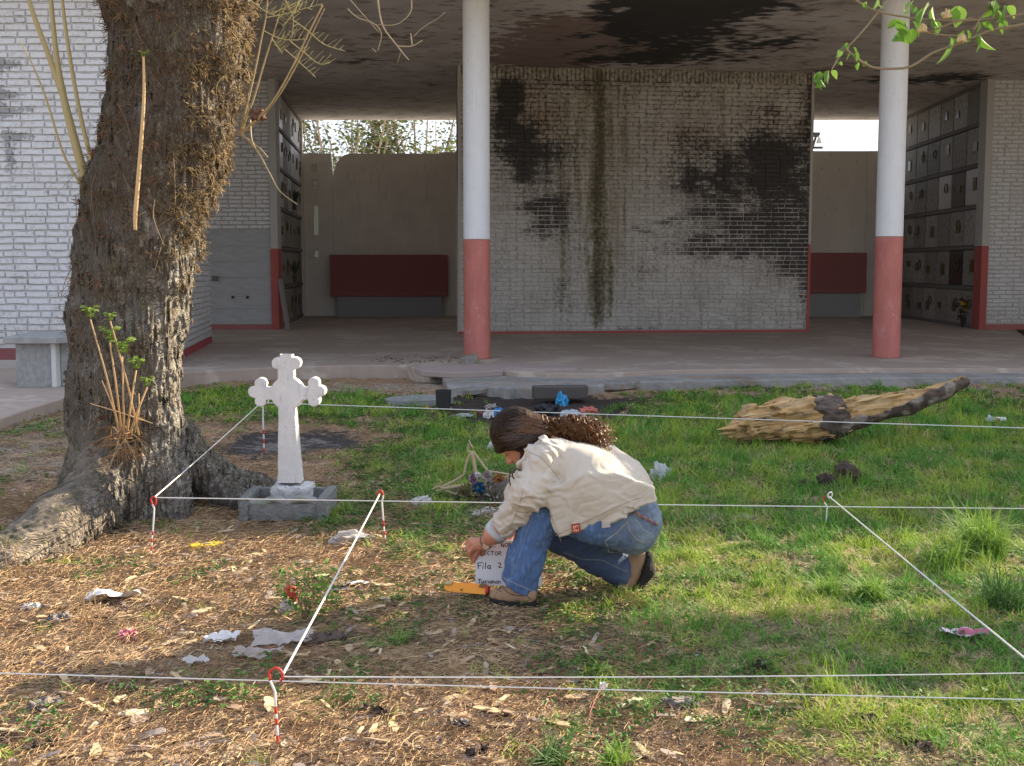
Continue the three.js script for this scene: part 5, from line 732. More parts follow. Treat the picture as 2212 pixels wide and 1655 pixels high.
const armRs = chain([[1112, 1128, 4.675, 16], [1103, 1150, 4.685, 13], [1101, 1164, 4.675, 12]]), fingersR = [[[1097, 1166, 4.660, 5], [1096, 1174, 4.647, 4.4]], [[1103, 1164, 4.655, 5], [1104, 1173, 4.643, 4.4]], [[1110, 1165, 4.660, 5], [1112, 1174, 4.645, 4.4]], [[1091, 1168, 4.670, 5], [1089, 1176, 4.650, 4.2]]].map(chain);
const neck = [[HQ(0, -0.03, -0.02), 0.052], [J(1185, 968, 4.53), 0.06]];
const fArm = runChain(forearm, 0.03), fPalm = unionK([runChain(palm, 0.02), runChain(palm2, 0.02)], 0.02), fFing = fingers.map((c) => runChain(c, 0.008)), fTh = runChain(thumb, 0.01), fAR = runChain(armRs, 0.02), fFR = fingersR.map((c) => runChain(c, 0.008)), fNeck = runChain(neck, 0.03);
function headSDF(x, y, z) {
  const dx = x - headC.x, dy = y - headC.y, dz = z - headC.z, s = dx * S3.x + dy * S3.y + dz * S3.z, u = dx * U.x + dy * U.y + dz * U.z, f = dx * F.x + dy * F.y + dz * F.z, as = Math.abs(s);
  const ell = (cs, cu, cf, a, b, c) => { const q = Math.hypot((s - cs) / a, (u - cu) / b, (f - cf) / c), r = Math.min(a, b, c); return (q - 1) * r; };
  let d = ell(0, 0.02, -0.012, 0.072, 0.086, 0.088); d = smin(d, ell(0, -0.055, 0.035, 0.054, 0.06, 0.05), 0.03);
  d = smin(d, Math.hypot(s, u + 0.103, f - 0.062) - 0.017, 0.03);                     // chin
  d = smin(d, cap(s, u, f, V(0, -0.005, 0.078), V(0, -0.043, 0.101), 0.009, 0.012), 0.014); // nose
  d = smin(d, Math.hypot(as - 0.011, u + 0.046, f - 0.092) - 0.009, 0.008);
  d = smax(d, -(Math.hypot(as - 0.031, u + 0.003, f - 0.092) - 0.018), 0.02);          // sockets
  d = smin(d, Math.hypot(as - 0.031, u + 0.002, f - 0.067) - 0.0165, 0.004);            // lids
  d = smin(d, cap(as, u, f, V(0.012, 0.022, 0.083), V(0.046, 0.02, 0.066), 0.008, 0.006), 0.014); // brow
  d = smin(d, cap(as, u, f, V(0, -0.066, 0.084), V(0.02, -0.07, 0.075), 0.008, 0.004), 0.008); d = smin(d, cap(as, u, f, V(0, -0.08, 0.08), V(0.016, -0.077, 0.074), 0.0075, 0.004), 0.006); // lips
  d = smin(d, cap(as, u, f, V(0.073, 0.01, -0.012), V(0.07, -0.03, -0.004), 0.014, 0.01), 0.008); // ear
  return d;
}
function bodySDF(x, y, z) {
  let d = smin(headSDF(x, y, z), fNeck(x, y, z), 0.03);
  let h = smin(fArm(x, y, z), fPalm(x, y, z), 0.02); for (const f of fFing) h = smin(h, f(x, y, z), 0.006); h = smin(h, fTh(x, y, z), 0.008); d = Math.min(d, h);
  let r = fAR(x, y, z); for (const f of fFR) r = smin(r, f(x, y, z), 0.006); d = Math.min(d, r);
  return Math.min(d, smin(tN(x, y, z), tF(x, y, z), 0.08) + 0.02, aL(x, y, z) + 0.018, aR(x, y, z) + 0.018, pelvF(x, y, z) + 0.015, legLf(x, y, z) + 0.02, legRf(x, y, z) + 0.02);
}
const skinMat = new THREE.MeshPhysicalMaterial({ vertexColors: true, roughness: 0.55, sheen: 0.2, sheenColor: rgb(0.5, 0.25, 0.15) });
{
  // hands and head on a fine grid, the hidden rest on a coarse one, all one mesh
  const hb = bounds([palm, palm2, thumb, ...fingers, [forearm[2], forearm[1]]], 0.012), hr = bounds([armRs, ...fingersR], 0.012), g = [];
  const armOnly = (x, y, z) => { let h = smin(fArm(x, y, z), fPalm(x, y, z), 0.02); for (const f of fFing) h = smin(h, f(x, y, z), 0.006); return smin(h, fTh(x, y, z), 0.008); };
  const rOnly = (x, y, z) => { let r = fAR(x, y, z); for (const f of fFR) r = smin(r, f(x, y, z), 0.006); return r; };
  const ab = bounds([forearm, palm, palm2, thumb, ...fingers], 0.012);
  g.push(meshSDF(armOnly, ab[0], ab[1], 0.0024), meshSDF(rOnly, hr[0], hr[1], 0.003));
  g.push(meshSDF((x, y, z) => smin(headSDF(x, y, z), fNeck(x, y, z), 0.03), headC.clone().addScalar(-0.16), headC.clone().add(V(0.2, 0.14, 0.14)), 0.003));
  const bb = bounds([torsoN, torsoFar, thighL, shinL, thighR, shinR, armL, armR], 0.02);
  g.push(meshSDF((x, y, z) => Math.min(smin(tN(x, y, z), tF(x, y, z), 0.08) + 0.025, smax(aL(x, y, z), cuffCut(x, y) + 0.02, 0.01) + 0.018, aR(x, y, z) + 0.02, pelvF(x, y, z) + 0.022, smax(legLf(x, y, z) + 0.022, cutL(x, y) + 0.01, 0.01), smax(legRf(x, y, z) + 0.022, cutR(x, y) + 0.01, 0.01)), bb[0], bb[1], 0.014));
  const body = mergeGeometries(g); paint(body, (x, y, z) => { const n = fbm3(x * 30, y * 30, z * 30), dx = x - headC.x, dy = y - headC.y, dz = z - headC.z, u = dx * U.x + dy * U.y + dz * U.z, f = dx * F.x + dy * F.y + dz * F.z, lip = f > 0.07 && u < -0.06 && u > -0.086 ? 1 : 0, hand = y < 0.45 ? 1 : 0; return [lerp(0.46, 0.36, lip) + 0.05 * n + 0.03 * hand, lerp(0.205, 0.12, lip) + 0.03 * n, lerp(0.115, 0.08, lip) + 0.025 * n + 0.015 * hand]; });
  part(woman, 'body', local(body, womanBase), skinMat);
  for (const s of [-1, 1]) { part(woman, 'eyebrow', local(tube([HQ(s * 0.014, 0.03, 0.088), HQ(s * 0.032, 0.034, 0.081), HQ(s * 0.05, 0.026, 0.066)], [0.004, 0.0035, 0.002], 6, 4), womanBase), std(rgb(0.03, 0.018, 0.012))); part(woman, 'eyelashes', local(tube([HQ(s * 0.017, -0.01, 0.081), HQ(s * 0.031, -0.014, 0.0845), HQ(s * 0.046, -0.01, 0.073)], [0.0018, 0.0022, 0.0012], 5, 4), womanBase), std(rgb(0.02, 0.013, 0.01))); }
  const wd = forearm[2][0].clone().sub(forearm[1][0]).normalize(), wp = J(1052, 1169, 4.553), watch = part(woman, 'watch_strap', local(new THREE.TorusGeometry(0.0285, 0.0045, 8, 28).applyQuaternion(new THREE.Quaternion().setFromUnitVectors(V(0, 0, 1), wd)).translate(wp.x, wp.y, wp.z), womanBase), std(rgb(0.12, 0.085, 0.06), 0.5));
  part(watch, 'watch_face', local(new THREE.CylinderGeometry(0.014, 0.015, 0.007, 20).rotateX(Math.PI / 2).translate(wp.x - 0.004, wp.y - 0.014, wp.z + 0.027), womanBase), std(rgb(0.6, 0.55, 0.45), 0.25, { metalness: 0.7 }));
  const rp = J(1018, 1188, 4.605); part(woman, 'ring', local(new THREE.TorusGeometry(0.0108, 0.002, 6, 20).rotateX(1.2).rotateZ(-0.7).translate(rp.x, rp.y, rp.z), womanBase), std(rgb(0.75, 0.72, 0.65), 0.2, { metalness: 1 }));
}
part(woman, 'shirt_cuff', local(tube([J(1083, 1138, 4.475), J(1071, 1150, 4.515)], [0.05, 0.051], 20, 2), womanBase), std(rgb(0.5, 0.5, 0.5), 0.85, bump(0.002, 4)));
{ const c = J(1119, 1024, 4.36), r = (dx, dy, rr) => new THREE.TorusGeometry(rr, 0.0032, 6, 20).rotateY(0.6).translate(c.x + dx, c.y + dy, c.z); part(woman, 'hanging_glasses', local(mergeGeometries([r(-0.006, 0, 0.02), r(0.02, -0.006, 0.018), tube([V(c.x - 0.03, c.y + 0.02, c.z), V(c.x - 0.034, c.y - 0.03, c.z), V(c.x - 0.022, c.y - 0.06, c.z)], 0.003, 5, 4).toNonIndexed ? tube([V(c.x - 0.03, c.y + 0.02, c.z), V(c.x - 0.034, c.y - 0.03, c.z), V(c.x - 0.022, c.y - 0.06, c.z)], 0.003, 5, 4) : null]), womanBase), std(rgb(0.04, 0.025, 0.02), 0.3)); }
// hair
const hairC = chain([[1114, 938, 4.54, 46], [1155, 933, 4.545, 34], [1188, 929, 4.55, 20]]), tail = chain([[1188, 929, 4.55, 17], [1225, 922, 4.55, 22], [1262, 930, 4.55, 26], [1284, 943, 4.55, 17]]), lock = chain([[1138, 945, 4.475, 17], [1147, 970, 4.462, 14], [1132, 996, 4.462, 8], [1121, 1012, 4.465, 4]]), under = chain([[1140, 955, 4.5, 22], [1175, 945, 4.5, 15]]);
const hF = runChain(hairC, 0.05), tlF = runChain(tail, 0.04), lkF = runChain(lock, 0.02), unF = runChain(under, 0.03), faceP = HQ(0, -0.055, 0.075);
function hairSDF(x, y, z) {
  let d = smin(hF(x, y, z), headSDF(x, y, z) - 0.014, 0.02); d = smax(d, -(Math.hypot((x - faceP.x) * 0.95, (y - faceP.y) * 0.95, (z - faceP.z) * 0.8) - 0.074), 0.012);
  d = smin(d, unF(x, y, z), 0.025); d = smin(d, lkF(x, y, z), 0.015); d = smin(d, tlF(x, y, z) + 0.006, 0.02);
  if (Math.abs(d) < 0.03) { const a = Math.atan2(y - headC.y - 0.03, x - headC.x - 0.16), q = Math.hypot(y - headC.y - 0.03, x - headC.x - 0.16); const b = Math.atan2(z - headC.z, q + 0.02); d -= 0.0022 * (ridge(N3(a * 9, b * 9, q * 1.5)) - 0.6) + 0.0012 * N3(a * 34, b * 34, q * 3); if (x > 0.12) d -= 0.011 * N3(x * 34, y * 34, z * 34); }
  return d;
}
const hairMat = new THREE.MeshPhysicalMaterial({ vertexColors: true, roughness: 0.5, specularIntensity: 0.35, specularColor: rgb(1, 0.75, 0.5) });
const hb2 = bounds([hairC, tail, lock, under], 0.04);
part(woman, 'hair', local(paint(meshSDF(hairSDF, hb2[0], hb2[1], 0.0034), (x, y, z) => { const k = 1 + 0.5 * N3(x * 60, y * 60, z * 60), t = smooth(0.03, 0.22, x); return [lerp(0.017, 0.075, t) * k, lerp(0.0095, 0.034, t) * k, lerp(0.007, 0.014, t) * k]; }), womanBase), hairMat);
{ const g = [], r = mulberry(64); for (let i = 0; i < 420; i++) { const t = Math.pow(r(), 0.8), k = Math.min(2, Math.floor(t * 3)), c = tail[k][0].clone().lerp(tail[k + 1][0], t * 3 - k), a = r() * 6.28, b = r() * 6.28, R0 = tail[k][1] * (0.85 + 0.3 * r()), q = c.clone().add(V(Math.cos(a) * Math.sin(b) * R0, Math.cos(b) * R0, Math.sin(a) * Math.sin(b) * R0)), pts = [], dir = V(0.5 + r(), -0.5 + r() * 0.7, (r() - 0.5)).normalize(), s = V(-dir.y, dir.x, 0), w = V().crossVectors(dir, s), rr = 0.005 + r() * 0.009, ph = r() * 6.28; for (let n = 0; n < 12; n++) pts.push(q.clone().addScaledVector(dir, n * 0.0052).addScaledVector(s, Math.cos(ph + n * 0.8) * rr).addScaledVector(w, Math.sin(ph + n * 0.8) * rr)); g.push(tube(pts, [0.0018, 0.0012], 4, 1)); }
  part(woman, 'ponytail_curls', local(mergeGeometries(g), womanBase), new THREE.MeshPhysicalMaterial({ color: rgb(0.15, 0.062, 0.022), roughness: 0.35, sheen: 0.5, sheenColor: rgb(0.4, 0.2, 0.08) }), 'stuff');
  const sm = [[], [], []]; for (let i = 0; i < 330; i++) { const a = 1.2 + 2.9 * r(), rr = 0.25 + 0.72 * Math.sqrt(r()), sx = 1112 + Math.cos(a) * 45 * rr, sy = 938 - Math.sin(a) * 45 * rr + 12 * r(), ex = 1186 + 8 * r(), ey = 922 + 16 * r(), t0 = r() * 0.5, t1 = t0 + 0.25 + 0.3 * r(), pts = []; for (let k = 0; k <= 5; k++) { const t = lerp(t0, Math.min(1, t1), k / 5), px = lerp(sx, ex, t), py = lerp(sy, ey, t) - Math.sin(t * 3.14) * (sy < 935 ? 9 : -3); pts.push(onto(px, py, hairSDF, 0.0006)); } let ok = true; for (let k = 1; k < 6; k++) if (pts[k].distanceTo(pts[k - 1]) > 0.05) ok = false; if (ok) sm[i % 3].push(tube(pts, [0.0006, 0.0013, 0.0005], 4, 2)); }
  [[0.03, 0.014, 0.008], [0.014, 0.008, 0.006], [0.075, 0.034, 0.016]].forEach((c, i) => part(woman, 'hair_strands', local(mergeGeometries(sm[i]), womanBase), new THREE.MeshPhysicalMaterial({ color: rgb(...c), roughness: 0.4 }), 'stuff'));
  const h = []; for (let i = 0; i < 90; i++) { const a = r() * 1.9 + 0.4, c = headC, q = onto(1117 + 46 * Math.cos(a + 0.5) * r() + 20, 900 + 40 * r(), hairSDF, 0.001); h.push(tube([q, V(q.x + 0.03, q.y + 0.004 + 0.006 * r(), q.z), V(q.x + 0.06 + 0.02 * r(), q.y - 0.008 * r(), q.z)], [0.0009, 0.0005], 3, 3)); } part(woman, 'loose_hairs', local(mergeGeometries(h), womanBase), std(rgb(0.16, 0.08, 0.04), 0.4), 'stuff'); }
// boots
const bootMat = new THREE.MeshStandardMaterial({ color: rgb(0.33, 0.2, 0.115), roughness: 0.8, ...bump(0.0015, 10) }), soleMat = std(rgb(0.016, 0.014, 0.012), 0.95), laceMat = std(rgb(0.1, 0.05, 0.03), 0.7);
{
  const L = chain([[1138, 1286, 4.40, 19], [1112, 1285, 4.42, 18], [1086, 1287, 4.445, 16], [1070, 1289, 4.46, 13]]), A = chain([[1134, 1280, 4.41, 20], [1128, 1255, 4.42, 22]]), f0 = unionK([runChain(L, 0.03), runChain(A, 0.03)], 0.03);
  const up = (x, y, z) => smax(f0(x, y, z), 0.016 - y, 0.006) - 0.0015 * N3(x * 30, y * 30, z * 30), so = (x, y, z) => smax(f0(x, Math.max(y, 0.03), z) - 0.003, Math.abs(y - 0.008) - 0.011, 0.004) + 0.002 * N3(x * 90, y * 60, z * 90);
  const b = bounds([L, A], 0.02); b[0].y = -0.02;
  const bt = part(woman, 'boot', local(meshSDF(up, b[0], b[1], 0.004), womanBase), bootMat); part(bt, 'sole', local(meshSDF(so, b[0], b[1], 0.004), womanBase), soleMat);
  const zA = (l) => l.map(([x, y]) => [(1000 + x / 7.523) * 0.9668, (1160 + y / 7.523) * 0.9668]);
  for (const l of [[[960, 1190], [1060, 1260], [1230, 1290], [1340, 1290]], [[1330, 1290], [1385, 1340], [1390, 1430]], [[820, 1250], [860, 1180], [900, 1130]], [[830, 1190], [900, 1220], [880, 1150], [960, 1160]]]) { const pts = []; const m = zA(l); m.forEach(([x, y]) => pts.push(onto(x, y, up, 0.0005))); part(bt, l.length > 3 && l[0][0] < 900 ? 'lace' : 'seam', local(tube(pts, 0.0018, 5, 4), womanBase), laceMat); }
}
{
  const B = chain([[1384, 1207, 4.65, 17], [1370, 1236, 4.645, 18], [1354, 1262, 4.63, 16], [1347, 1272, 4.62, 13]]), A = chain([[1378, 1215, 4.655, 18], [1352, 1220, 4.66, 21]]), f0 = unionK([runChain(B, 0.03), runChain(A, 0.03)], 0.03);
  const T = chain([[1398, 1205, 4.64, 15], [1396, 1232, 4.62, 17], [1376, 1264, 4.61, 16], [1356, 1278, 4.6, 12]]), g0 = runChain(T, 0.03), pl = planeOf([J(1396, 1186, 4.64), J(1362, 1286, 4.64)], 1);
  const side = Math.sign(pl(J(1330, 1230, 4.64).x, J(1330, 1230, 4.64).y)) || 1, b = bounds([B, A, T], 0.02);
  const up = (x, y, z) => f0(x, y, z) - 0.0015 * N3(x * 30, y * 30, z * 30), so = (x, y, z) => smax(smin(f0(x, y, z) - 0.005, g0(x, y, z), 0.01), side * pl(x, y) + 0.004, 0.006) + 0.004 * Math.abs(N3(x * 60, y * 60, z * 60));
  const bt = part(woman, 'boot', local(meshSDF(up, b[0], b[1], 0.004), womanBase), bootMat); part(bt, 'sole', local(meshSDF(so, b[0], b[1], 0.004), womanBase), soleMat);
}
// the paper sign in her hands
{
  const a = P(1027, 1264, signD), b = P(1171, 1264, signD), w = b.x - a.x, h = P(1100, 1166, signD).y - a.y, c = document.createElement('canvas'); c.width = 1024; c.height = 724; const k = c.getContext('2d');
  k.fillStyle = 'rgb(226,227,232)'; k.fillRect(0, 0, 1024, 724); k.fillStyle = k.strokeStyle = 'rgb(25,26,32)'; k.textBaseline = 'alphabetic';
  const X = (px) => (px - 1027) / 144 * 1024, Y = (py) => (py - 1166) / 98 * 724; k.lineWidth = 5;
  const GL = { N: [[0, 0, 0, 1], [0, 1, .7, 0], [.7, 0, .7, 1]], O: [[.35, 1, .05, .75, 0, .4, .2, .05, .5, 0, .75, .4, .65, .85, .35, 1]], R: [[0, 0, 0, 1], [0, 1, .6, .95, .6, .6, .05, .5], [.2, .5, .7, 0]], T: [[0, 1, .75, 1.04], [.36, 1, .34, 0]], E: [[.6, 1, 0, .97, 0, 0, .6, .03], [0, .52, .5, .54]], S: [[.6, .9, .3, 1, .05, .8, .3, .55, .6, .3, .4, 0, 0, .1]], C: [[.65, .88, .3, 1, 0, .5, .25, 0, .68, .12]], D: [[0, 0, 0, 1, .5, .9, .68, .5, .45, .06, 0, 0]], F: [[.1, 0, .05, .95], [-.15, .93, .85, 1.05], [0, .5, .6, .55]], i: [[.1, .62, .05, 0], [.14, .88, .17, .92]], l: [[.12, 1.05, .05, 0]], a: [[.5, .55, .15, .6, 0, .25, .2, 0, .5, .2], [.52, .6, .48, .1, .62, 0]], 2: [[0, .8, .3, 1.02, .6, .8, .4, .4, 0, .02, .75, .06]], u: [[0, .6, .03, .1, .3, 0, .5, .2], [.52, .6, .55, 0]], c: [[.48, .52, .2, .6, 0, .3, .2, 0, .52, .08]], m: [[0, 0, .03, .6], [.03, .45, .25, .62, .35, .4, .34, 0], [.36, .42, .6, .62, .72, .4, .72, 0]], n: [[0, 0, .03, .6], [.03, .45, .3, .62, .46, .4, .46, 0]], '.': [[0, .02, .06, .06]] };
  const hand = mulberry(5); k.lineCap = k.lineJoin = 'round';
  const write = (word, px, py, hpx, adv, lw) => { let x = X(px); const y0 = Y(py), h = hpx / 98 * 724, sx = h * 0.95; for (const ch of word) { if (ch === ' ') { x += sx * adv; continue; } const dy = (hand() - 0.5) * h * 0.09; for (const st of GL[ch]) { k.lineWidth = lw * (0.85 + 0.3 * hand()); k.beginPath(); const q = []; for (let i = 0; i < st.length; i += 2) q.push([x + st[i] * sx + (hand() - 0.5) * 3, y0 + dy - st[i + 1] * h + (hand() - 0.5) * 3]); k.moveTo(...q[0]); if (q.length === 2) k.lineTo(...q[1]); else { for (let i = 1; i < q.length - 1; i++) k.quadraticCurveTo(...q[i], (q[i][0] + q[i + 1][0]) / 2, (q[i][1] + q[i + 1][1]) / 2); k.lineTo(...q[q.length - 1]); } k.stroke(); } x += sx * (ch === 'i' || ch === 'l' || ch === '.' ? 0.42 : ch === 'm' ? 1.0 : adv); } };
  write('.', 1069, 1180.5, 7, 1, 13); write('NORT', 1082.5, 1180.5, 8.6, 0.98, 13); write('SECTOR D', 1036, 1198.5, 8, 1.05, 11); write('Fila', 1032, 1228.5, 12.5, 0.85, 14); write('2', 1076, 1226, 11, 1, 14); write('Tucuman', 1033, 1259.5, 8.5, 0.85, 12);
  const t = new THREE.CanvasTexture(c); t.colorSpace = THREE.SRGBColorSpace; t.anisotropy = 8;
  const g = new THREE.BoxGeometry(w, h, 0.003, 24, 1, 1), p = g.attributes.position; for (let i = 0; i < p.count; i++) p.setZ(i, p.getZ(i) + 0.006 * Math.sin(p.getX(i) * 9)); g.computeVertexNormals();
  const m = single('paper_sign', 'white paper sign with handwritten black lettering held upright by the woman', 'sign', g, std(0xffffff, 0.8, { map: t })); m.position.set((a.x + b.x) / 2, a.y + h / 2 - 0.002, a.z);
}
// folding ruler on the ground
{
  const a = G(962, 1283), b = G(1052, 1290), t = thing('folding_ruler', 'orange folding ruler with a red end lying by the front boot', 'ruler', a.clone().lerp(b, 0.5), null, Math.atan2(-(b.z - a.z), b.x - a.x)), L = a.distanceTo(b), or = std(rgb(0.85, 0.31, 0.015), 0.5), y0 = 0.016;
  for (let i = 0; i < 5; i++) part(t, 'slat', stoneBox(L * (1 - 0.02 * (i % 2)), 0.028, 0.0042, 0.001, 0.0006, 8, i).rotateX(-0.5).translate(0, y0 + 0.012 + 0.0016 * i, 0.012 - i * 0.0056), or);
  part(t, 'end_cap', stoneBox(0.012, 0.03, 0.03, 0.002, 0.001).rotateX(-0.5).translate(L / 2 + 0.002, y0 + 0.014, 0), std(rgb(0.5, 0.02, 0.025), 0.5)); for (const s of [-0.42, 0.4]) part(t, 'hinge', stoneBox(0.03, 0.002, 0.026, 0.0008, 0.0003).rotateX(0.25).translate(L * s, y0 + 0.031, 0.0), std(rgb(0.4, 0.3, 0.15), 0.35, { metalness: 0.8 }));
}
// ------------------------------------------------------------------ stone cross, trough, strings, stakes
const stoneWhite = std(0xffffff, 0.85, { map: tex(384, 384, (u, v) => { const n = fbm2(u * 5, v * 5, 4), sp = smooth(0.42, 0.62, fbm2(u * 34, v * 34, 3)) * smooth(-0.3, 0.4, fbm2(u * 4, v * 4 + 3, 3)), st = smooth(0.3, 0.6, fbm2(u * 20, v * 3, 3)) * 0.2, k = (1 + 0.1 * n) * (1 - st) * (1 - 0.65 * sp); return [0.66 * k, 0.64 * k, 0.625 * k]; }), ...bump(0.003, 5) });
const concrete = std(0xffffff, 0.95, { map: tex(384, 384, (u, v) => { const n = fbm2(u * 6, v * 6, 5), sp = smooth(0.3, 0.6, fbm2(u * 22, v * 22, 3)), m = smooth(0.1, 0.5, fbm2(u * 4 + 7, v * 4, 4)), k = 0.3 + 0.12 * n - 0.1 * sp; return [k * lerp(1, 0.8, m), k * lerp(1, 0.9, m), k * lerp(0.97, 0.66, m)]; }), ...bump(0.006, 6) });
const crossD = 6.05;
{
  const c0 = P(630, 1058, crossD), b = V(c0.x, 0, -crossD), t = thing('grave_cross', 'white stone grave cross with trefoil arms beside the tree roots', 'cross', b), m = (px, py) => { const q = P(px, py, crossD); return [q.x - b.x, q.y]; };
  const prims = [], circ = (x, y, r) => { const q = m(x, y); prims.push((X, Y) => Math.hypot(X - q[0], Y - q[1]) - r * crossD / FOC); }, rect = (x0, y0, x1, y1) => { const a = m(x0, y1), c = m(x1, y0), cx = (a[0] + c[0]) / 2, cy = (a[1] + c[1]) / 2, hx = (c[0] - a[0]) / 2, hy = (c[1] - a[1]) / 2; prims.push((X, Y) => { const dx = Math.abs(X - cx) - hx, dy = Math.abs(Y - cy) - hy; return Math.hypot(Math.max(dx, 0), Math.max(dy, 0)) + Math.min(Math.max(dx, dy), 0); }); };
  circ(617, 769, 13.5); circ(599, 785, 13); circ(636, 785, 13); rect(600, 782, 634, 835); circ(620, 850, 36); rect(570, 837, 672, 864);
  circ(562, 829, 12.5); circ(548, 847, 12.5); circ(563, 866, 12.5); rect(552, 838, 580, 858); circ(677, 828, 12.5); circ(690, 846, 12.5); circ(678, 866, 12.5); rect(660, 837, 684, 858);
  const shaft = [[602, 870], [635, 870], [651, 1048], [600, 1048]].map((q) => m(...q)); prims.push((X, Y) => poly2(X, Y, shaft));
  const f = (x, y, z) => { let d = 1e9; for (const q of prims) d = Math.min(d, q(x, y)); const dz = Math.abs(z + 0.03) - lerp(0.046, 0.034, smooth(0.4, 0.8, y)); return smax(d, dz, 0.004) - 0.0014 * N3(x * 14, y * 14, z * 14) - 0.0006 * N3(x * 60, y * 60, z * 60); };
  const g = meshSDF(f, V(-0.27, 0.16, -0.1), V(0.24, 0.87, 0.04), 0.004); part(t, 'cross_body', g, stoneWhite);
  const y1 = m(630, 1046)[1], y2 = m(630, 1066)[1]; part(t, 'pedestal', stoneBox(0.215, y1 - y2 + 0.03, 0.19, 0.012, 0.012, 14, 2).translate(0.005, (y1 + y2) / 2 - 0.02, -0.03), stoneWhite); part(t, 'foot', stoneBox(0.27, y2, 0.24, 0.012, 0.012, 14, 5).translate(0.01, y2 / 2 - 0.02, -0.03), concrete);
}
{
  const a = G(518, 1126), c = G(706, 1124), d = -a.z - 0.0, b = V((a.x + c.x) / 2, 0, a.z), t = thing('stone_trough', 'open concrete planter box at the foot of the white cross', 'planter', b, null, 0.0), w = c.x - a.x, h = P(600, 1077, d).y, dp = 0.3;
  part(t, 'front_wall', stoneBox(w - 0.08, h - 0.03, 0.05, 0.008, 0.005, 16, 2).translate(0, (h - 0.03) / 2, -0.028), concrete); part(t, 'back_wall', stoneBox(w - 0.08, h, 0.05, 0.008, 0.005, 16, 3).translate(0, h / 2, -dp), concrete);
  for (const s of [-1, 1]) part(t, 'end_wall', stoneBox(0.052, h + 0.008, dp + 0.05, 0.008, 0.005, 8, s + 5).translate(s * (w / 2 - 0.02), h / 2, -dp / 2 - 0.012), concrete);
  part(t, 'earth', stoneBox(w - 0.08, 0.04, dp - 0.06, 0.01, 0.02, 16, 7).translate(0, h * 0.45, -dp / 2 - 0.01), std(rgb(0.1, 0.07, 0.05)));
  const e = (x, k) => V(x * w / 2, h - 0.03 + 0.022 * Math.abs(Math.sin(k)), -0.024); part(t, 'scalloped_rim', tube(Array.from({ length: 22 }, (_, i) => { const u = i / 21; return e(lerp(-0.84, 0.84, u), u < 0.24 ? 0 : u < 0.52 ? (u - 0.24) / 0.28 * 3.14 : u < 0.98 ? (u - 0.52) / 0.46 * 3.14 : 0); }), 0.022, 8, 2), concrete);
}
const stringMat = std(rgb(0.72, 0.7, 0.66), 0.85), whitePaint = std(rgb(0.72, 0.72, 0.72), 0.5), redPaint = std(rgb(0.55, 0.035, 0.025), 0.5);
function string(label, a, b, r, sag = 0.012) { if (toPx(b.x, b.y, b.z)[0] > 2250) { b = a.clone().lerp(b, 1.35); b.y = Math.max(0.02, b.y); } const pts = []; for (let i = 0; i <= 10; i++) { const t = i / 10, q = a.clone().lerp(b, t); q.y -= sag * 4 * t * (1 - t); pts.push(q); } const o = V().copy(a); const m = single('string', label, 'string', tube(pts.map((p) => p.clone().sub(o)), r, 6, 1), stringMat); m.position.copy(o); return m; }
function stake(label, bx, by, segs, hook, r) {                            // segs: list of px points bottom to top with colours; hook: px points
  const g0 = G(bx, by), d = -g0.z, t = thing('marking_stake', label, 'stake', g0, 'red and white string stakes'), q = ([x, y]) => P(x, y, d).sub(g0);
  for (let i = 0; i < segs.length - 1; i++) part(t, segs[i][2] ? 'red_band' : 'white_section', tube([q(segs[i]), q(segs[i + 1])], segs[i][2] ? r * 1.06 : r, 8, 1), segs[i][2] ? redPaint : whitePaint);
  const up = hook.map(q); part(t, 'white_section', tube(up.slice(0, 2), r, 8, 1), whitePaint); part(t, 'red_hook', tube(up.slice(1), r * 1.05, 8, 4), redPaint); return d;
}
const d1 = stake('striped hook stake in the foreground where four strings cross', 600, 1607, [[600, 1609, 1], [599, 1588, 0], [598, 1566, 1], [597, 1552, 0], [596, 1542, 1], [595, 1526, 0], [594, 1495, 0]], [[594, 1495], [583, 1470], [582, 1452], [594, 1443], [606, 1448], [611, 1463], [606, 1472]], 0.0036);
const d2 = stake('striped hook stake at the tree base, left end of the strings', 325, 1196, [[325, 1198, 0], [326, 1190, 1], [327, 1180, 0], [328, 1172, 1], [328, 1164, 0], [329, 1156, 1], [330, 1148, 0], [333, 1098, 0]], [[333, 1098], [329, 1090], [326, 1078], [333, 1073], [337, 1080], [335, 1092]], 0.004);
const d3 = stake('striped hook stake standing between the planter and the woman', 833, 1172, [[833, 1174, 1], [832, 1166, 0], [831, 1156, 1], [830, 1148, 0], [829, 1138, 1], [828, 1124, 0], [825, 1085, 0]], [[825, 1085], [828, 1070], [824, 1060], [817, 1063], [816, 1072]], 0.004);
const d4 = stake('hook stake half hidden in the grass, right end of the middle string', 1783, 1140, [[1783, 1142, 1], [1784, 1130, 0], [1786, 1112, 0], [1787, 1095, 0]], [[1787, 1095], [1780, 1085], [1777, 1078], [1783, 1072]], 0.0036);
const d5 = stake('striped stake half hidden behind the left arm of the cross', 570, 975, [[570, 977, 1], [570, 968, 0], [570, 958, 1], [570, 948, 0], [569, 938, 1], [569, 928, 0], [568, 900, 0], [568, 880, 0]], [[568, 880], [564, 875], [562, 868], [568, 864], [574, 868]], 0.006);
string('thick slanting string from the middle stake down to the foreground hook', P(820, 1068, d3), P(612, 1455, d1), 0.0036, 0.004);
string('string from the foreground hook to the right edge, upper of the two near strings', P(611, 1462, d1), P(2330, 1445, 3.4), 0.002, 0.014);
string('nearest string crossing the whole foreground, lowest in view', P(-80, 1452, 3.3), P(2330, 1511, 3.25), 0.0021, 0.006);
string('string from the tree stake up to the back of the cross', P(334, 1074, d2), P(562, 872, d5), 0.0034, 0.004);
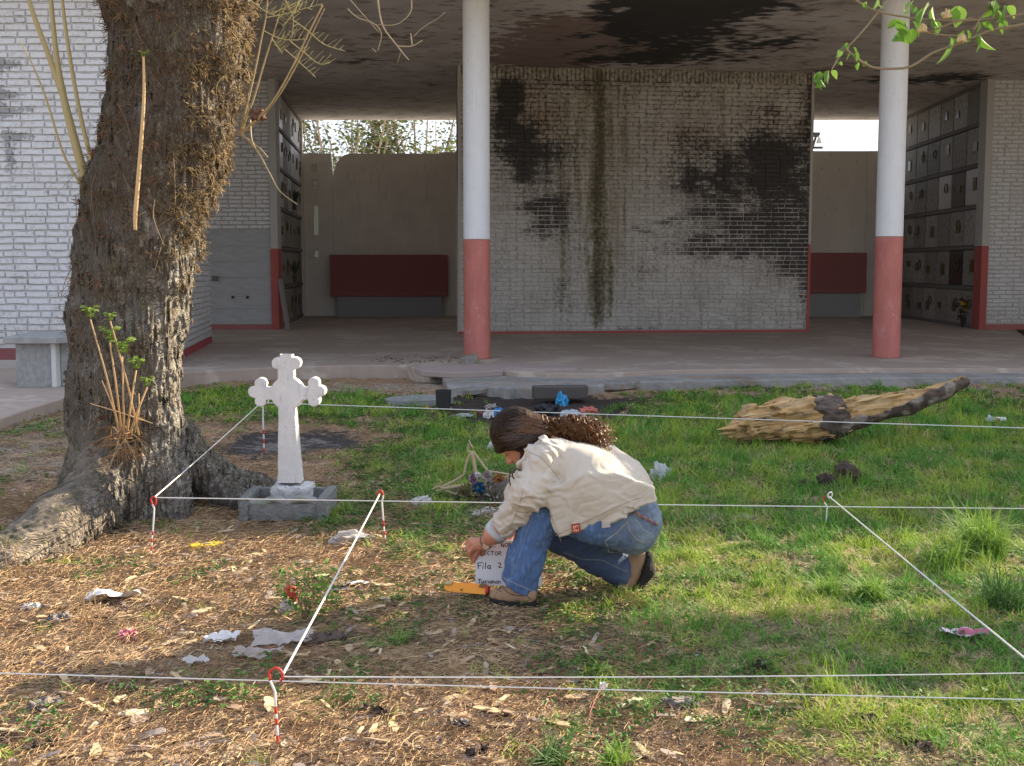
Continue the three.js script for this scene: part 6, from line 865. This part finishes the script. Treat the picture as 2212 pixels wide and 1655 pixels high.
string('long string from the tree stake passing behind the woman', P(335, 1075, d2), P(2300, 1097, 5.55), 0.0026, 0.008);
string('farthest string running from the cross over the lawn past the log', P(566, 870, d5), P(2300, 926, 7.6), 0.0033, 0.006);
string('slanting string from the right hook stake to the lower right edge', P(1790, 1072, d4), P(2290, 1482, 3.1), 0.0033, 0.004);
{ const c = P(1793, 1070, d4); const m = single('string_knot', 'white loop of string tied on the right hook stake', 'knot', new THREE.TorusGeometry(0.016, 0.0035, 6, 18), stringMat); m.position.copy(c); m.rotation.set(0.2, 0.5, 0.3); }

// ------------------------------------------------------------------ the split log
{
  const b = G(1700, 960); b.y = 0; const D = -b.z, t = thing('split_log', 'broken log with splintered yellow wood and a raised bark covered arm', 'log', b), C = (l) => l.map(([x, y, r, dd]) => [P(x, y, D - (dd ?? 0)).sub(b), r * D / FOC]);
  const body = C([[1580, 932, 20], [1635, 914, 38], [1700, 908, 47], [1760, 905, 47], [1800, 902, 40], [1840, 895, 30]]), arm = C([[1790, 900, 38], [1870, 884, 29], [1960, 868, 24], [2030, 842, 20], [2078, 820, 16]]);
  const fb = runChain(body, 0.04), fa = runChain(arm, 0.05), all = (x, y, z) => smin(fb(x, y, z), fa(x, y, z), 0.06), X = (px) => P(px, 900, D).sub(b).x, x2 = X(1768), x3 = X(1832), x4 = X(1900), x5 = X(2060);
  const cutTop = (x, y, z) => { const t = clamp((x - x3) / (x5 - x3)), yy = lerp(0.15, 0.455, Math.pow(t, 1.2)) + smooth(x3, x2 + 0.05, x) * 0.5; return y - yy - 0.55 * z + 0.03 * N3(x * 5, 0, z * 9); };
  const bark = (x, y, z) => smax(smax(all(x, y, z), x2 - x + 0.1 * N3(x * 2, y * 9, z * 9), 0.015), cutTop(x, y, z), 0.01) - 0.014 * ridge(N3(x * 7, y * 22, z * 22)) - 0.006 * N3(x * 40, y * 40, z * 40);
  const grain = (x, y, z) => { const yy = y - 0.12 * x, w = 0.16 * N3(x * 1.2, yy * 4, z * 4); return 0.04 * (Math.pow(ridge(N3(x * 1.6 + w, yy * 9 + w, z * 8)), 2) - 0.5) + 0.022 * (ridge(N3(x * 4.2, yy * 26 + w, z * 22)) - 0.55) + 0.016 * N3(x * 9, yy * 14, z * 12) + 0.006 * N3(x * 6, yy * 70, z * 60) + 0.02 * N3(x * 4, yy * 7, z * 7); };
  const wood = (x, y, z) => all(x, y, z) + 0.014 + 0.02 * smooth(x4, x5, x) - grain(x, y, z) * (1 - 0.45 * smooth(x3, x4, x));
  const [mn, mx] = bounds([body, arm], 0.08);
  const wg = meshSDF(wood, mn, mx, 0.009), bg = meshSDF(bark, mn, mx, 0.0095);
  part(t, 'splintered_wood', paint(wg, (x, y, z) => { const yy = y - 0.12 * x, n = N3(x * 2, yy * 34, z * 26), k = 0.88 + 0.3 * n, w = smooth(0.1, 0.6, N3(x * 1.8, yy * 9, z * 9)) * 0.6, gr = smooth(0.5, 0.7, N3(x * 3 + 7, yy * 12, z * 9)) * 0.4; return [lerp(lerp(0.54, 0.68, w), 0.24, gr) * k, lerp(lerp(0.335, 0.47, w), 0.19, gr) * k, lerp(lerp(0.135, 0.24, w), 0.15, gr) * k]; }), std(0xffffff, 0.85, { vertexColors: true, ...bump(0.004, 14) }));
  part(t, 'bark', paint(bg, (x, y, z) => { const k = 0.85 + 0.4 * N3(x * 9, y * 14, z * 14), l = smooth(0.3, 0.6, N3(x * 5, y * 5, z * 5)); return [lerp(0.13, 0.3, l) * k, lerp(0.095, 0.25, l) * k, lerp(0.075, 0.21, l) * k]; }), std(0xffffff, 0.95, { vertexColors: true, ...bump(0.004, 14) }));
  const yls = [std(rgb(0.58, 0.37, 0.155), 0.8), std(rgb(0.44, 0.28, 0.13), 0.85), std(rgb(0.64, 0.46, 0.24), 0.8)], r = mulberry(71), shard = (a, c, w, i) => { const g = tube([a, a.clone().lerp(c, 0.35), a.clone().lerp(c, 0.8), c], [w * 0.15, w, w * 0.8, w * 0.1], 4, 2, 0.3); part(t, 'splinter', g, yls[i % 3]); };
  const front = (px, py) => { let z = -D + 0.32; for (let i = 0; i < 60; i++) { const q = P(px, py, -z).sub(b), e = wood(q.x, q.y, q.z); if (e < 0.004) return q; z -= Math.max(0.003, e * 0.7); if (z < -D - 0.3) break; } return P(px, py, D).sub(b); };
  for (let i = 0; i < 9; i++) { const px = 1585 + r() * 175, py = lerp(900, 945, r()) - (px - 1585) * 0.1, l = 30 + 60 * r(), a = front(px, py), c = front(px + l, py - l * 0.14 + (r() - 0.5) * 5); if (a.distanceTo(c) < 0.5) shard(a, c, 0.006 + 0.009 * r(), i); }
  for (const [x0, y0, x1, y1, w, i] of [[1548, 928, 1640, 918, 0.02, 0], [1552, 938, 1600, 934, 0.015, 1], [1566, 905, 1573, 934, 0.007, 2], [1602, 900, 1690, 884, 0.016, 2], [1640, 880, 1740, 864, 0.014, 0], [1700, 946, 1775, 926, 0.02, 0], [1725, 952, 1772, 940, 0.016, 2], [1660, 950, 1750, 940, 0.016, 1], [1800, 872, 1862, 860, 0.014, 0], [1770, 880, 1822, 868, 0.014, 1], [1850, 868, 1905, 856, 0.016, 2], [1905, 860, 1960, 850, 0.012, 0]]) shard(P(x0, y0, D - 0.1).sub(b), P(x1, y1, D - 0.03).sub(b), w, i);
}
// ------------------------------------------------------------------ cane star with flowers
{
  const b = G(1035, 1090), D = -b.z, t = thing('flower_star', 'star shaped cane frame with faded artificial flowers on a small grave', 'grave ornament', V(b.x, 0, b.z)), q = (x, y, dd = 0) => P(x, y, D + 0.12 + dd).sub(V(b.x, 0, b.z)), z2 = (x, y) => [(940 + x / 8.277) * 0.9668, (960 + y / 8.277) * 0.9668];
  const Q = (l, dd) => l.map(([x, y]) => q(...z2(x, y), dd)), cane = std(rgb(0.45, 0.36, 0.22), 0.75, bump(0.002, 9));
  for (const [l, r] of [[[[890, 200], [930, 280], [970, 340]], 0.005], [[[890, 260], [870, 380], [920, 420]], 0.004], [[[930, 400], [850, 600], [795, 840]], 0.0065], [[[795, 840], [600, 960], [390, 1060]], 0.0065], [[[970, 400], [1100, 580], [1240, 770]], 0.0065], [[[1240, 770], [1450, 800], [1690, 840]], 0.0065], [[[945, 400], [985, 600], [1020, 830]], 0.0125], [[[390, 1090], [600, 1060], [940, 1010]], 0.011], [[[210, 1110], [330, 1050], [390, 1100], [280, 1140]], 0.005], [[[450, 1120], [560, 1165], [690, 1215]], 0.006], [[[1530, 900], [1640, 860], [1760, 820]], 0.009], [[[250, 1170], [180, 1280]], 0.004]]) part(t, 'cane', tube(Q(l), r, 7, 4, 0.15), cane);
  function bloom(x, y, rad, n, cols, nm) { const [px, py] = z2(x, y), c = q(px, py, -0.06), g = [], r = mulberry(x); for (let i = 0; i < n; i++) { const a = r() * 6.28, e = Math.acos(2 * r() - 1), l = leaf(rad * 0.7, rad * 0.4, 0.3, 0.2).rotateX(r() * 6).rotateZ(r() * 1.2 - 0.6).translate(rad * 0.35, 0, 0).rotateZ(e - 1.57).rotateY(a); g.push(solidColor(l, cols[Math.floor(r() * cols.length)])); } part(t, nm, mergeGeometries(g).translate(c.x, c.y, c.z), std(0xffffff, 0.8, { vertexColors: true })); }
  bloom(1070, 1070, 0.04, 110, [[0.02, 0.11, 0.26], [0.03, 0.17, 0.36], [0.02, 0.07, 0.16]], 'blue_flower'); bloom(980, 910, 0.034, 80, [[0.28, 0.13, 0.22], [0.16, 0.08, 0.13], [0.5, 0.4, 0.44]], 'purple_flower'); bloom(1230, 860, 0.036, 70, [[0.4, 0.32, 0.34], [0.3, 0.27, 0.25]], 'faded_flower'); bloom(1440, 920, 0.036, 90, [[0.4, 0.17, 0.035], [0.25, 0.11, 0.03]], 'orange_flower'); bloom(1050, 850, 0.024, 30, [[0.65, 0.62, 0.6]], 'white_flower');
  bloom(870, 1200, 0.07, 80, [[0.2, 0.17, 0.06], [0.12, 0.13, 0.05], [0.3, 0.26, 0.14]], 'dry_leaves'); bloom(1320, 1200, 0.06, 70, [[0.2, 0.2, 0.13], [0.1, 0.12, 0.05], [0.32, 0.3, 0.25]], 'dry_leaves'); bloom(1250, 1000, 0.045, 40, [[0.38, 0.35, 0.3], [0.3, 0.27, 0.22]], 'faded_flower');
  const c = q(...z2(1480, 1240), -0.05); part(t, 'grave_stone', stoneBox(0.16, 0.13, 0.07, 0.012, 0.012, 10, 4).rotateZ(0.1).translate(c.x, 0.06, c.z), std(rgb(0.2, 0.16, 0.14), 0.9, bump(0.004, 8)));
  part(t, 'earth_mound', stoneBox(0.42, 0.08, 0.2, 0.03, 0.03, 14, 6).translate(0.06, 0.0, -0.14), std(rgb(0.09, 0.065, 0.05)));
}
// ------------------------------------------------------------------ litter
const place = (m, px, py, y = 0.005, rot = 0) => { const g = G(px, py); m.position.set(g.x, hgt(g.x, g.z) + y, g.z); m.rotation.y = rot; return m; };
const bagMat = (c, tr = 0.35) => new THREE.MeshPhysicalMaterial({ color: c, roughness: 0.55, transmission: tr, thickness: 0, side: THREE.DoubleSide });
const paper = std(rgb(0.68, 0.65, 0.62), 0.85), paperDim = std(rgb(0.5, 0.47, 0.44), 0.9);
place(single('paper_scrap', 'torn white paper scrap on the needles below the left root', 'paper', scrap(0.2, 0.1, 0.07, 3), paper), 245, 1298, 0.004, 0.4);
place(single('paper_scrap', 'small crumpled grey-white tissue left of the plastic bag', 'paper', scrap(0.12, 0.06, 0.06, 9), paper), 477, 1388, 0.004, 0.1);
place(single('paper_scrap', 'small pale paper scrap nearest the long stick', 'paper', scrap(0.07, 0.06, 0.05, 14), paperDim), 424, 1440, 0.004, 0.7);
place(single('paper_strip', 'white paper strip by the slanting string, left of two', 'paper', scrap(0.09, 0.035, 0.015, 22), paper), 730, 1274, 0.005, 0.2);
place(single('paper_strip', 'white paper strip nearer the woman, right of two', 'paper', scrap(0.085, 0.04, 0.02, 25), paper), 777, 1267, 0.006, 0.35);
place(single('plastic_bag', 'crumpled white plastic bag beside the slanting string', 'bag', scrap(0.2, 0.1, 0.085, 31), bagMat(rgb(0.6, 0.54, 0.5), 0.45)), 612, 1388, 0.004, 0.25);
place(single('plastic_bag', 'thin greyish plastic bag lying just below the white one', 'bag', scrap(0.17, 0.1, 0.07, 37), bagMat(rgb(0.55, 0.45, 0.39), 0.5)), 562, 1415, 0.004, 0.1);
place(single('plastic_bag', 'twisted clear plastic bag on the ground between the planter and the middle stake', 'bag', crumple(0.2, 0.07, 0.08, 5, 0.4), bagMat(rgb(0.6, 0.56, 0.53), 0.45)), 757, 1172, 0.0, 0.4);
place(single('plastic_bag', 'clear crumpled plastic in the grass right of the woman', 'bag', crumple(0.12, 0.12, 0.1, 8, 0.5), bagMat(rgb(0.75, 0.77, 0.78), 0.5)), 1426, 1030, 0.0, 0.2);
place(single('plastic_scrap', 'small shiny plastic scrap in the grass left of the woman\'s head', 'plastic scrap', crumple(0.05, 0.1, 0.04, 12, 0.5), bagMat(rgb(0.75, 0.77, 0.78), 0.4)), 1062, 978, 0, 0);
place(single('plastic_scrap', 'white scrap in the grass under the woman\'s chin', 'plastic scrap', crumple(0.08, 0.07, 0.05, 18, 0.5), paper), 1098, 1040, 0, 0);
place(single('flat_stone', 'pale flat stone left of the cane star', 'stone', stoneBox(0.11, 0.05, 0.09, 0.02, 0.015, 8, 9), paperDim), 912, 1092, 0.012, 0.4);
place(single('flat_stone', 'grey flat paving stone in the grass behind the forearm', 'stone', stoneBox(0.3, 0.03, 0.2, 0.012, 0.012, 12, 11), std(rgb(0.34, 0.31, 0.28), 0.95)), 1062, 1105, 0.0, 0.3);
place(single('food_packet', 'yellow flattened packet near the tree base', 'packet', stoneBox(0.15, 0.03, 0.06, 0.004, 0.006, 12, 21), std(0xffffff, 0.45, { map: tex(64, 64, (u, v) => (Math.abs(v - 0.5) < 0.22 && u > 0.3 && u < 0.75 ? [0.12, 0.12, 0.09] : [0.72, 0.5, 0.03])) })), 446, 1173, 0.02, 0.35);
place(single('red_wrapper', 'crushed red and white wrapper on the brown litter at left', 'wrapper', crumple(0.085, 0.045, 0.06, 33, 0.5), std(0xffffff, 0.5, { map: tex(64, 64, (u, v) => (Math.abs(Math.sin(u * 30 + v * 9)) < 0.35 ? [0.6, 0.5, 0.5] : [0.42, 0.06, 0.08])) })), 274, 1368, 0, 0.1);
{ const g = G(625, 1318), t = thing('drink_carton', 'red and white crushed packet leaning on the green seedling', 'packet', V(g.x, hgt(g.x, g.z), g.z)); part(t, 'red_top', stoneBox(0.045, 0.05, 0.02, 0.005, 0.012, 8, 3).rotateZ(-0.4).translate(0.012, 0.085, 0), std(rgb(0.65, 0.07, 0.04), 0.5)); part(t, 'white_body', stoneBox(0.045, 0.06, 0.022, 0.005, 0.01, 8, 4).rotateZ(-0.4).translate(-0.008, 0.034, 0), std(rgb(0.6, 0.5, 0.5), 0.5)); }
place(single('pink_wrapper', 'pink and white wrapper in the shaded grass at right', 'wrapper', scrap(0.16, 0.05, 0.05, 41), std(0xffffff, 0.5, { map: tex(64, 64, (u, v) => (u > 0.35 && Math.abs(v - 0.5) < 0.2 ? [0.5, 0.12, 0.2] : [0.62, 0.52, 0.56])) })), 2085, 1372, 0.01, -0.2);
{ const g = G(2152, 922), t = thing('white_bottle', 'small white bottle with a red band in the far grass at right', 'bottle', V(g.x, 0.04, g.z), null, 0.2); part(t, 'bottle_body', new THREE.CylinderGeometry(0.022, 0.024, 0.1, 14).rotateZ(1.5).translate(0.03, 0.02, 0), paper); part(t, 'red_band', new THREE.CylinderGeometry(0.0245, 0.0245, 0.025, 14).rotateZ(1.5).translate(0.0, 0.019, 0), redPaint); part(t, 'crushed_neck', crumple(0.07, 0.06, 0.05, 5, 0.4, 2).translate(-0.06, 0.01, 0), bagMat(rgb(0.7, 0.72, 0.75), 0.4)); }
place(single('pink_scrap', 'tiny pink scrap at the right edge of the lawn', 'scrap', crumple(0.05, 0.03, 0.03, 55, 0.5, 2), std(rgb(0.5, 0.25, 0.28))), 2204, 1102, 0.02, 0);
// rubbish in the muddy hollow
for (const [px, py, w, h, d, c, lab, n] of [[1076, 890, 0.2, 0.12, 0.12, [0.03, 0.17, 0.4], 'crumpled blue plastic bag in the muddy hollow, left of two blue ones', 'plastic_bag'], [1214, 868, 0.15, 0.16, 0.1, [0.04, 0.3, 0.55], 'bright blue plastic cup-like scrap in the muddy hollow, right of two blue ones', 'plastic_scrap'], [1120, 886, 0.3, 0.1, 0.16, [0.5, 0.48, 0.46], 'dirty white rag heap in the middle of the muddy hollow', 'rag'], [1180, 878, 0.28, 0.14, 0.2, [0.02, 0.02, 0.025], 'black torn plastic bag in the muddy hollow', 'plastic_bag'], [1238, 884, 0.28, 0.08, 0.16, [0.42, 0.45, 0.48], 'grey striped plastic sheet at the right of the muddy hollow', 'plastic_sheet'], [1272, 880, 0.17, 0.08, 0.1, [0.55, 0.16, 0.12], 'orange-red wrapper at the right end of the muddy hollow', 'wrapper'], [1276, 890, 0.07, 0.04, 0.05, [0.7, 0.7, 0.7], 'small white lid beside the orange-red wrapper', 'lid'], [1055, 892, 0.12, 0.09, 0.08, [0.55, 0.53, 0.5], 'white paper wad left of the blue bag', 'paper'], [1000, 893, 0.25, 0.04, 0.14, [0.35, 0.36, 0.36], 'flat grey plastic below the round slab', 'plastic_sheet'], [920, 877, 0.15, 0.05, 0.06, [0.5, 0.25, 0.03], 'orange scrap in front of the round slab', 'scrap'], [960, 877, 0.12, 0.06, 0.06, [0.6, 0.62, 0.62], 'white scrap right of the orange one', 'scrap'], [1160, 890, 0.14, 0.05, 0.08, [0.6, 0.6, 0.6], 'small white plastic wad below the black bag', 'scrap'], [1040, 888, 0.2, 0.07, 0.1, [0.17, 0.07, 0.055], 'dull red brick piece in the mud', 'brick'], [1060, 868, 0.18, 0.05, 0.05, [0.4, 0.36, 0.32], 'pale stone piece at the back of the hollow', 'stone'], [1350, 905, 0.1, 0.04, 0.1, [0.5, 0.48, 0.45], 'pale scrap right of the muddy hollow', 'scrap']]) place(single(n, lab, n.replace('_', ' '), crumple(w, h, d, px, 0.5), std(rgb(...c), 0.6)), px, py, 0.0, px % 3);
{ const g = G(905, 870), m = single('round_slab', 'pale round concrete slab lying at the edge of the mud', 'slab', new THREE.CylinderGeometry(0.32, 0.33, 0.06, 40, 2), concrete); m.position.set(g.x, 0.02, g.z); m.rotation.set(0.02, 0, 0.03); m.scale.set(1.05, 1, 0.75); }
{ const g = G(958, 882), t = thing('black_can', 'black open can standing in the grass by the kerb', 'can', V(g.x, 0, g.z)); part(t, 'can_wall', new THREE.CylinderGeometry(0.075, 0.07, 0.17, 24, 1, true).translate(0, 0.085, 0), std(rgb(0.02, 0.02, 0.02), 0.7)); part(t, 'can_base', new THREE.CylinderGeometry(0.069, 0.069, 0.01, 24).translate(0, 0.012, 0), std(rgb(0.02, 0.02, 0.02), 0.7)); part(t, 'rim', new THREE.TorusGeometry(0.075, 0.005, 6, 28).rotateX(Math.PI / 2).translate(0, 0.17, 0), std(rgb(0.04, 0.04, 0.04), 0.5)); }
{ const g = G(1240, 865), m = single('dark_drain_block', 'dark concrete drain block set into the bank behind the rubbish', 'block', slabPoly(0.55, 0.22, 0.11, 5), std(rgb(0.1, 0.085, 0.075), 0.9, bump(0.004, 6))); m.position.set(g.x - 0.15, 0.02, g.z - 0.1); }
// clods, stones, bark pieces
for (const [px, py, s, lab] of [[1740, 1052, 0.1, 'small earth clod at the left of the dug up spot'], [1785, 1048, 0.15, 'rounded earth clod second from the left in the dug up spot'], [1830, 1040, 0.2, 'biggest earth clod in the dug up spot'], [1868, 1044, 0.09, 'dark earth clod at the right of the dug up spot'], [1822, 1010, 0.1, 'dark clod standing above the dug up spot']]) place(single('earth_clod', lab, 'clod', crumple(s, s * 0.8, s * 0.8, px, 0.35), std(rgb(0.1, 0.065, 0.05), 1, bump(0.008, 6))), px, py, 0, px);
const barkD = std(rgb(0.17, 0.115, 0.09), 0.95, bump(0.004, 8)), stoneG = std(rgb(0.36, 0.31, 0.28), 0.95, bump(0.004, 8));
for (const [px, py, w, d, rot, m, lab, n] of [[1570, 1118, 0.3, 0.12, 0.1, stoneG, 'flat brownish stone in the grass behind the woman', 'flat_stone'], [100, 1525, 0.09, 0.06, 0.4, stoneG, 'pale lumpy stone at the lower left', 'stone'], [95, 1610, 0.06, 0.02, 0.3, barkD, 'dark bark piece at the lower left corner', 'bark_piece'], [810, 1530, 0.1, 0.025, -0.3, barkD, 'long dark bark piece near the foreground hook', 'bark_piece'], [995, 1560, 0.045, 0.03, 0.4, stoneG, 'small pinkish bark chip right of the dark bark piece', 'bark_piece'], [1470, 1520, 0.1, 0.05, 0, stoneG, 'flat grey stone between the two near strings', 'flat_stone'], [1640, 1440, 0.05, 0.03, 0.6, barkD, 'small brown leaf-shaped bark bit on the shaded lawn', 'bark_piece'], [1870, 1555, 0.06, 0.03, -0.6, barkD, 'grey bark scrap on the sunlit lawn at right', 'bark_piece'], [1990, 1622, 0.06, 0.04, 0, barkD, 'dark flat stone near the lower right', 'flat_stone'], [130, 1340, 0.07, 0.05, 0.6, stoneG, 'pale pinkish stone left of the torn paper', 'stone'], [68, 1315, 0.07, 0.05, 0, paperDim, 'pale bark scrap at the left edge', 'bark_piece'], [1030, 1625, 0.07, 0.03, .9, barkD, 'upright bark piece at the bottom middle', 'bark_piece'], [700, 1378, 0.16, 0.06, 0.5, barkD, 'clump of rotten wood right of the plastic bag', 'rotten_wood']]) place(single(n, lab, n.replace('_', ' '), stoneBox(w, 0.03, d, 0.012, 0.014, 10, px), m), px, py, 0.006, rot);
{ const pts = [[80, 1428], [150, 1450], [230, 1478], [300, 1500]].map(([x, y]) => { const g = G(x, y); g.y = hgt(g.x, g.z) + 0.012; return g; }), o = pts[0]; const m = single('fallen_stick', 'long thin dark stick lying across the litter at left', 'stick', tube(pts.map((p) => p.clone().sub(o)), [0.006, 0.006, 0.004], 6, 5, 0.2), std(rgb(0.17, 0.12, 0.1))); m.position.copy(o); }
{ const pts = [[1085, 1510], [1105, 1470], [1110, 1455]].map(([x, y]) => P(x + 195, y, 3.6)), o = pts[0]; const a = G(1272, 1560), b2 = G(1303, 1505); a.y = b2.y = 0.02; const m = single('reddish_twig', 'thin reddish twig standing under a white bit near the front strings', 'twig', tube([V(0, 0, 0), b2.clone().sub(a).multiplyScalar(0.6).add(V(0, 0.02, 0)), b2.clone().sub(a).add(V(0, 0.015, 0))], [0.002, 0.0016], 5, 4), std(rgb(0.3, 0.1, 0.08))); m.position.copy(a); place(single('white_bit', 'small white and blue bit caught on the nearest string', 'scrap', crumple(0.022, 0.02, 0.02, 71, 0.5, 2), paper), 1303, 1500, 0.03, 0); }
// seedlings and grass clumps
{ const g = G(660, 1330), t = thing('seedling', 'small green bushy seedling beside the red packet', 'plant', V(g.x, hgt(g.x, g.z), g.z)), r = mulberry(12), st = []; for (let i = 0; i < 9; i++) st.push(tube([V((r() - 0.5) * 0.06, 0, (r() - 0.5) * 0.05), V((r() - 0.5) * 0.1, 0.1, (r() - 0.5) * 0.08), V((r() - 0.5) * 0.18, 0.15 + 0.08 * r(), (r() - 0.5) * 0.1)], [0.0035, 0.0015], 5, 4)); part(t, 'stems', mergeGeometries(st), std(rgb(0.2, 0.14, 0.08)));
  foliage(t, 'leaves', 260, (q) => V((q() - 0.5) * 0.24, 0.02 + 0.2 * q(), (q() - 0.5) * 0.14), 0.024, 33, () => { const k = R(0.6, 1.3); return rgb(0.12 * k, 0.23 * k, 0.04); }, leafMat(0xffffff, 0.4)); }
{ const a = G(672, 1268), b = P(697, 1152, -a.z), c = P(688, 1200, -a.z); single('dry_stalk', 'single curled dry stalk standing behind the seedling', 'plant stalk', tube([V(0, 0, 0), P(668, 1235, -a.z).sub(a), c.sub(a), b.sub(a)], [0.004, 0.005, 0.006, 0.003], 6, 6, 0.5), std(rgb(0.42, 0.27, 0.12))).position.copy(a); }
for (const [px, py, lab] of [[198, 1345, 'dry upright stalks beside the torn paper'], [40, 1250, 'dry stalks at the left edge by the root']]) { const a = G(px, py), r = mulberry(px), g = []; for (let i = 0; i < 6; i++) { const x = (r() - 0.5) * 0.08, h = 0.08 + 0.12 * r(); g.push(tube([V(x, 0, 0), V(x + (r() - 0.5) * 0.04, h * 0.6, 0.01), V(x + (r() - 0.5) * 0.07, h, 0)], [0.0025, 0.001], 5, 4)); } single('dry_stalk', lab, 'plant stalk', mergeGeometries(g), std(rgb(0.5, 0.33, 0.15))).position.copy(a); }
for (const [px, py, n, len, lab, seed] of [[2120, 1200, 420, 0.27, 'tall bright green grass clump at the right, behind the slanting string', 3], [2040, 1225, 140, 0.2, 'leaning grass clump left of the tall one at the right', 4], [1880, 1290, 200, 0.13, 'sunlit grass clump above the slanting string', 5], [1790, 1280, 200, 0.13, 'sunlit grass clump left of the slanting string', 6], [2170, 1310, 200, 0.2, 'shaded grass clump at the right edge', 7], [1190, 1640, 90, 0.12, 'dark green grass clump at the bottom middle', 8], [1330, 1640, 60, 0.1, 'small grass clump right of the bottom middle one', 9], [862, 1378, 40, 0.08, 'little grass tuft on bare soil in front of the woman', 10], [1400, 960, 70, 0.2, 'tall grass clump behind the woman\'s back', 11], [1920, 965, 60, 0.22, 'grass clump in front of the log arm', 12], [1500, 960, 80, 0.2, 'tall grass clump left of the log', 13], [1040, 780, 30, 0.22, 'weed tuft growing at the left column foot', 14], [745, 1110, 50, 0.12, 'weeds growing beside the right end of the planter', 15]]) {
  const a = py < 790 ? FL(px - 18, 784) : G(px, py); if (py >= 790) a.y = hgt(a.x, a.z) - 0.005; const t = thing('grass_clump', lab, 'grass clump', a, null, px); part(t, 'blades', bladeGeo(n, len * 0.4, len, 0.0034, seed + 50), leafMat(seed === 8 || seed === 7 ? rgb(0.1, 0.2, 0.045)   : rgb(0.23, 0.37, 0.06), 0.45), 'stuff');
}
// flowers and debris on the porch
{ const g = P(2087, 695, 22.2); g.y = FLOOR; const t = thing('flower_pot', 'dark pot of yellow flowers by the right pillar', 'flower pot', g), r = mulberry(3); part(t, 'pot', new THREE.CylinderGeometry(0.12, 0.09, 0.2, 14).translate(0, 0.1, 0), std(rgb(0.03, 0.035, 0.03))); for (let i = 0; i < 5; i++) part(t, 'yellow_flower', crumple(0.12, 0.1, 0.1, i, 0.5, 2).translate((r() - 0.5) * 0.2, 0.3 + r() * 0.18, r() * 0.1), std(rgb(0.45, 0.26, 0.03))); foliage(t, 'leaves', 120, (q) => V((q() - 0.5) * 0.35, 0.15 + q() * 0.45, (q() - 0.5) * 0.3), 0.09, 3, () => rgb(0.025, 0.035, 0.02), std(0xffffff)); }
{ const g = []; const r = mulberry(15); for (let i = 0; i < 46; i++) { const p = FL(800 + 200 * r(), 772 + 14 * r()), a = r() * 6.28, l = 0.03 + 0.14 * r() * r(); g.push(tube([V(p.x, FLOOR + 0.006, p.z), V(p.x + Math.cos(a) * l, FLOOR + 0.012 + 0.03 * r(), p.z + Math.sin(a) * l)], [0.004, 0.002], 4, 1)); } tag(single('dry_debris', 'dry twigs and leaf debris on the porch floor left of the column', 'debris', mergeGeometries(g), std(rgb(0.1, 0.06, 0.045))), null, null, null, 'stuff'); }
{ const a = P(606, 640, 21.35), b = P(622, 700, 21.0); b.y = FLOOR; single('leaning_plank', 'narrow grey board leaning against the left pillar', 'plank', tube([V(0, 0, 0), a.clone().setY(1.1).sub(b)], [0.05, 0.05], 4, 1), std(rgb(0.2, 0.18, 0.16))).position.copy(b); }
scene.traverse((o) => { if (o.isMesh) { o.castShadow = true; o.receiveShadow = true; } });
renderer.render(scene, camera);
